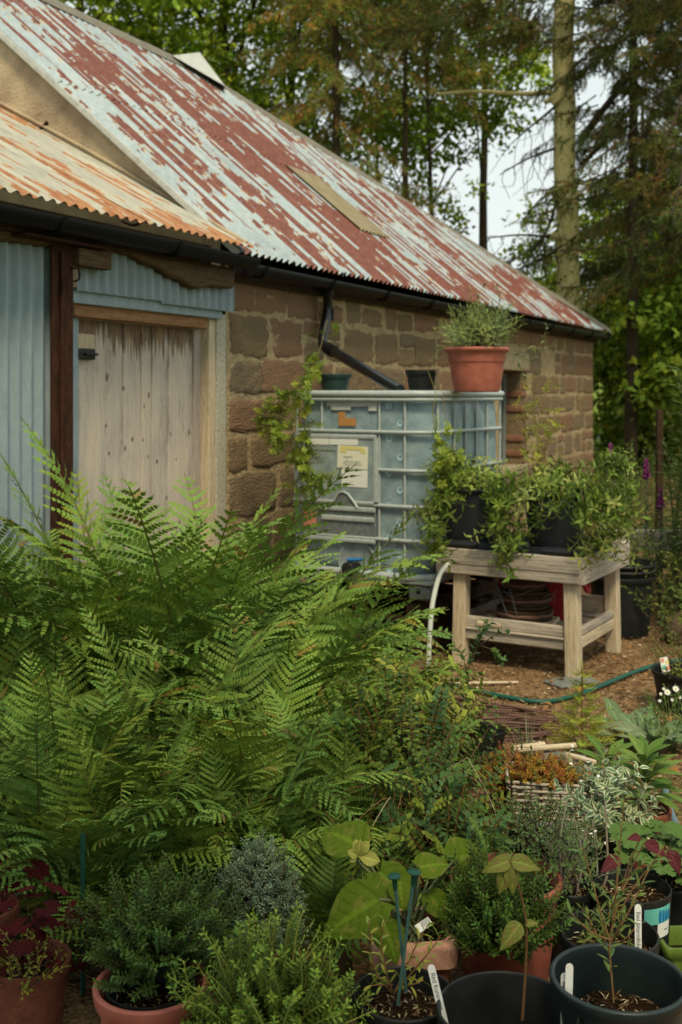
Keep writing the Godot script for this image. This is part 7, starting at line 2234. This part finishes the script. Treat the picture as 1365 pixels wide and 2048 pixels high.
func build_border() -> void:
	rng.seed = 800
	# tall leafy stems at the right edge
	var wl := []
	for k in 3: wl.append(shoot(1.0, 58, 0.13, 0.024, 1, [green(0.085, 0.14, 0.03), green(0.11, 0.165, 0.035), green(0.10, 0.15, 0.03)][k], green(0.10, 0.11, 0.04), {"droop": 0.12, "rise0": 0.1, "rise1": 0.7, "segs": 3, "hang": 0.35, "stem": 0.006, "from": 0.15}).mesh())
	var tallp := thing("tall_leafy_plant", "stand of tall willow leaved stems at the right edge behind the bench", "plant", ground_at(1365, 7.6))
	var xs := []
	var ts := []
	for k in 26:
		xs.append(Transform3D(Basis(Vector3.UP, rf(0, TAU)) * Basis(Vector3.RIGHT, rf(-0.12, 0.12)) * Basis.from_scale(Vector3.ONE * rf(1.15, 1.75)), ground_at(rf(1335, 1480), rf(6.8, 8.4)) - tallp.position))
		ts.append(vary(Color(1, 1, 1), 0.2, 0.1))
	scatter("stems", wl[0], M.leaf, xs.slice(0, 13), tallp, ts.slice(0, 13))
	scatter("stems_001", wl[1], M.leaf, xs.slice(13), tallp, ts.slice(13))
	# foxgloves
	var bell := MB.new()
	bell.col = Color(0.20, 0.035, 0.14)
	bell.lathe([Vector2(0.003, 0.0), Vector2(0.009, -0.008), Vector2(0.011, -0.028), Vector2(0.015, -0.036)], 8)
	var bm := bell.mesh()
	for q in [[1221, 905, 8.2, 950, "foxglove with pink purple bells just right of the barn corner"], [1293, 935, 7.8, 985, "foxglove with pink purple bells before the grey post"], [1322, 995, 7.6, 1015, "purple flowered foxglove by the tall leafy stems"]]:
		var base := ground_at(q[0], q[2])
		var f := thing("foxglove", q[4], "flowers", base, 0.0, "foxgloves in the border")
		var top: Vector3 = at(q[0], q[1] - 22, q[2]) - base
		tube_part("stem", [Vector3.ZERO, top], 0.006, 0.003, M.stake_green, f, 5)
		for k in 16:
			var y := lerpf(at(q[0], q[1] + 14, q[2]).y, top.y, k / 16.0)
			var az = k * 2.4
			place("flower", bm, M.leaf_matt, f, Transform3D(Basis(Vector3.UP, az) * Basis(Vector3.RIGHT, 0.7) * Basis.from_scale(Vector3.ONE * lerpf(1.15, 0.5, k / 16.0)), Vector3(cos(az) * 0.008, y, sin(az) * 0.008)))
		var lf := MB.new()
		for k in 12:
			lf.col = vary(green(0.10, 0.15, 0.05), 0.2, 0.1)
			lf.leaf(Vector3(0, 0.03 + k * 0.05, 0), Vector3(cos(k * 2.4), 0.5, sin(k * 2.4)), Vector3.UP, 0.2 - k * 0.01, 0.06, 0, 4, 0.25, 0.35)
		part("leaves", lf, M.leaf_matt, f)
	# low shrubs of the border
	var lo := []
	for k in 3: lo.append(shoot(0.22, 14, 0.045, 0.022, 0, [green(0.10, 0.145, 0.03), green(0.15, 0.19, 0.035), green(0.08, 0.12, 0.03)][k], green(0.14, 0.11, 0.05), {"droop": 0.4, "segs": 2}).mesh())
	for q in [[1330, 7.3, 90, 0.42, 0.40, "low yellow green shrub with white flowers behind the nested tubs"], [1400, 6.6, 70, 0.35, 0.34, "leafy border shrub cut off by the right edge, above the black pot"], [1235, 9.5, 110, 0.55, 0.75, "dark shrub behind the bench, right of the barn corner"], [1300, 10.5, 120, 0.6, 0.9, "taller shrub behind the grey post in the border"], [1262, 7.9, 50, 0.28, 0.45, "loose green plant behind the bench's trailing stems"], [1390, 9.6, 130, 0.7, 1.25, "tall shrub at the right edge under the spruce boughs"]]:
		bush("border_shrub", q[5], "shrub", ground_at(q[0], q[1]), lo, q[2], q[3], q[4], M.leaf, {"y0": 0.1, "inner": 0.4, "group": "shrubs in the border"})
	var post := thing("grey_post", "weathered grey timber post standing in the border", "post", ground_at(1319, 9.0))
	box_part("shaft", Vector3(0.055, 1.36, 0.055), Vector3(0, 0.68, 0), M.wood_dark_y, post, 0.008)
	var sl := thing("timber_edging", "brown timber edging board along the border behind the bench", "board", ground_at(1310, 8.5), -0.1)
	box_part("board", Vector3(0.9, 0.16, 0.05), Vector3(0, 0.36, 0), M.wood_grey_x, sl, 0.008)
	box_part("stake", Vector3(0.05, 0.45, 0.05), Vector3(-0.3, 0.225, -0.06), M.wood_grey_y, sl)
	box_part("stake", Vector3(0.05, 0.45, 0.05), Vector3(0.3, 0.225, -0.06), M.wood_grey_y, sl)
	var rk := MB.new()
	var f := FastNoiseLite.new()
	f.frequency = 1.5
	for j in 13:
		for k in 20:
			var a := TAU * k / 20; var b := PI * j / 12
			var d := Vector3(cos(a) * sin(b), cos(b), sin(a) * sin(b))
			rk.add(d * Vector3(0.17, 0.13, 0.14) * (1 + f.get_noise_3dv(d) * 0.35))
	for j in 12:
		for k in 20: rk.quad(j * 20 + k, (j + 1) * 20 + k, (j + 1) * 20 + (k + 1) % 20, j * 20 + (k + 1) % 20)
	var stn := part("boulder", rk, M.stone_3, self, Transform3D(Basis(), ground_at(1385, 6.6) + Vector3(0, 0.06, 0)))
	tag(stn, "rounded grey brown stone at the right edge below the border shrub", "stone")

func ground_sheet(called: String, x0: float, x1: float, z0: float, z1: float, y: float, material: Material, step: float) -> void:
	var mb := MB.new()
	var f := FastNoiseLite.new()
	f.frequency = 0.9
	var nx := maxi(1, int((x1 - x0) / step))
	var nz := maxi(1, int((z1 - z0) / step))
	for j in nz + 1:
		for k in nx + 1:
			var x := lerpf(x0, x1, float(k) / nx)
			var z := lerpf(z0, z1, float(j) / nz)
			mb.add(Vector3(x, y + (f.get_noise_2d(x, z) * 0.012 if step < 1 else 0.0), -z))
	for j in nz:
		for k in nx:
			var a := j * (nx + 1) + k
			mb.quad(a, a + 1, a + nx + 2, a + nx + 1)
	structure(part(called, mb, material, self))

func build_ground() -> void:
	rng.seed = 900
	ground_sheet("ground", -600, 600, -100, 1100, -0.03, M.field_grass, 150.0)
	ground_sheet("yard", -6, 7, -1.5, 20, 0.0, M.mulch, 0.16)
	ground_sheet("road", -60, 80, 36, 40, -0.025, M.road_grey, 20.0)
	# a grassy bank beyond the road
	var hb := MB.new()
	for q in [[-200.0, 60.0, 0.0], [-200.0, 120.0, 4.0], [-200.0, 400.0, 16.0]]:
		for k in 13: hb.add(Vector3(-200 + k * 40, q[2] + (sin(k * 1.3) * 0.8 if q[2] > 1 else -0.02), -q[1]))
	for j in 2:
		for k in 12: hb.quad(j * 13 + k, j * 13 + k + 1, (j + 1) * 13 + k + 1, (j + 1) * 13 + k)
	structure(part("hill", hb, M.field_grass, self))
	# loose wood chips
	var xs := []
	var ts := []
	for k in 15000:
		var z := 3.0 + 5.5 * pow(rng.randf(), 1.3)
		var p := ground_at(rf(620, 1500), z)
		xs.append(Transform3D(Basis.from_euler(Vector3(rf(-0.5, 0.5), rf(0, TAU), rf(-0.5, 0.5))) * Basis.from_scale(Vector3(rf(0.8, 3.2), 1.3, rf(0.8, 2.2))), p + Vector3(0, rf(0.004, 0.018), 0)))
		var q := rng.randf()
		var c := Color(0.09, 0.055, 0.03) if q < 0.4 else Color(0.20, 0.13, 0.07) if q < 0.7 else Color(0.34, 0.25, 0.15) if q < 0.93 else Color(0.48, 0.40, 0.27)
		ts.append(vary(c, 0.2, 0.1))
	var wc := scatter("wood_chips", chip_mesh, M.twig, xs, self, ts)
	tag(wc, "loose brown wood chips covering the yard", "wood chips")
	var dl := MB.new()
	dl.col = Color(1, 1, 1)
	dl.leaf(Vector3(-0.02, 0.004, 0), Vector3(1, 0.15, 0), Vector3.UP, 0.045, 0.024, 0, 4, 0.5, 0.4)
	xs = []
	ts = []
	for k in 420:
		var p := ground_at(rf(700, 1450), 3.2 + 4.5 * rng.randf())
		xs.append(Transform3D(Basis.from_euler(Vector3(rf(-0.4, 0.4), rf(0, TAU), rf(-0.4, 0.4))) * Basis.from_scale(Vector3.ONE * rf(0.5, 1.3)), p + Vector3(0, rf(0.008, 0.02), 0)))
		ts.append(vary(Color(0.30, 0.16, 0.06) if k % 3 else Color(0.10, 0.055, 0.03), 0.4, 0.15))
	tag(scatter("fallen_leaves", dl.mesh(), M.leaf_matt, xs, self, ts), "brown fallen leaves lying about on the wood chips", "leaves")
	var gb := MB.new()
	gb.col = green(0.11, 0.15, 0.035)
	for k in 5: gb.leaf(Vector3(k * 0.006 - 0.012, 0, (k % 2) * 0.006), Vector3(rf(-0.5, 0.5), 1, rf(-0.5, 0.5)), Vector3(rf(-1, 1), 0.1, rf(-1, 1)), 0.07, 0.004, 3, 2, 0.3, 0.2)
	xs = []
	ts = []
	for k in 900:
		var p := ground_at(rf(1130, 1500), rf(3.6, 4.9))
		if sin(p.x * 11.0) * sin(p.z * 9.0) < -0.1: continue
		xs.append(Transform3D(Basis(Vector3.UP, rf(0, TAU)) * Basis.from_scale(Vector3.ONE * rf(0.4, 1.0)), p))
		ts.append(vary(Color(1, 1, 1), 0.3, 0.15))
	tag(scatter("short_grass", gb.mesh(), M.leaf_matt, xs, self, ts), "sparse short grass and weeds among the wood chips at the right", "grass")
	xs = []
	for k in 1400:
		xs.append(Transform3D(Basis(Vector3.UP, rf(0, TAU)) * Basis.from_scale(Vector3.ONE * rf(1.5, 5.0)), Vector3(rf(2.5, 9), -0.01, -rf(10, 30))))
	tag(scatter("long_grass", gb.mesh(), M.leaf_matt, xs, self), "rough grass under the trees beyond the barn's end", "grass")

func _ready() -> void:
	# camera
	var cam := Camera3D.new()
	cam.name = "camera"
	add_child(cam, true)
	cam.position = Vector3(0, EYE, 0)
	cam.near = 0.05
	cam.far = 2000.0
	cam.projection = Camera3D.PROJECTION_FRUSTUM
	cam.size = 2.0 * 1024.0 / FOCAL * 0.05
	cam.frustum_offset = Vector2(0, (HORIZON - 1024.0) / FOCAL * 0.05)
	var lens := CameraAttributesPhysical.new()
	lens.frustum_near = 0.05
	lens.frustum_far = 2000.0
	lens.frustum_focal_length = 38.0
	lens.frustum_focus_distance = 2.85
	lens.exposure_aperture = 4.8
	cam.attributes = lens
	cam.projection = Camera3D.PROJECTION_FRUSTUM
	cam.near = 0.05
	cam.far = 2000.0
	cam.current = true
	# sky and exposure
	var env := Environment.new()
	env.background_mode = Environment.BG_SKY
	var sm := ProceduralSkyMaterial.new()
	sm.sky_top_color = lin(0.35, 0.40, 0.40)
	sm.sky_horizon_color = lin(0.42, 0.455, 0.44)
	sm.sky_curve = 0.2
	sm.ground_bottom_color = lin(0.10, 0.09, 0.07)
	sm.ground_horizon_color = lin(0.25, 0.26, 0.22)
	sm.sky_cover = cloud_cover()
	sm.sky_cover_modulate = Color(1, 1, 1, 0.18)
	var sky := Sky.new()
	sky.sky_material = sm
	env.sky = sky
	env.tonemap_mode = Environment.TONE_MAPPER_LINEAR
	env.tonemap_exposure = 2.1
	env.sdfgi_enabled = true
	env.ssao_enabled = true
	env.ssil_enabled = true
	var we := WorldEnvironment.new()
	we.name = "world_environment"
	we.environment = env
	add_child(we, true)
	# the sun behind thin cloud
	var sun := DirectionalLight3D.new()
	sun.name = "sun"
	sun.light_energy = 0.5
	sun.light_color = Color(1.0, 0.94, 0.80)
	sun.light_angular_distance = 14.0
	sun.shadow_enabled = true
	sun.sky_mode = DirectionalLight3D.SKY_MODE_LIGHT_ONLY
	add_child(sun, true)
	sun.look_at_from_position(Vector3(0.10, 0.8, 0.55), Vector3.ZERO)
	# the place
	rng.seed = 1
	make_materials()
	var cm := MB.new()
	cm.leaf(Vector3(-0.006, 0, 0), Vector3(1, 0, 0), Vector3.UP, 0.012, 0.006, 1, 2, 0.5, 0.1)
	chip_mesh = cm.mesh()
	build_ground()
	build_barn()
	build_shed()
	build_trees()
	build_tank()
	build_bench()
	rng.seed = 2
	build_pots()
	build_ferns()
	build_plants()
	build_border()

func cloud_cover() -> ImageTexture:
	var w := 512; var h := 256
	var f := FastNoiseLite.new()
	f.seed = 9
	f.frequency = 1.3
	f.fractal_octaves = 4
	var im := Image.create(w, h, false, Image.FORMAT_RGBA8)
	for y in h:
		var el := PI * (0.5 - (y + 0.5) / h)
		for x in w:
			var az := TAU * x / w
			var n := f.get_noise_3d(cos(az) * cos(el), sin(el) * 2.0, sin(az) * cos(el))
			im.set_pixel(x, y, Color(0.55, 0.55, 0.53, clampf(0.35 + n * 0.7, 0.0, 1.0)))
	return ImageTexture.create_from_image(im)
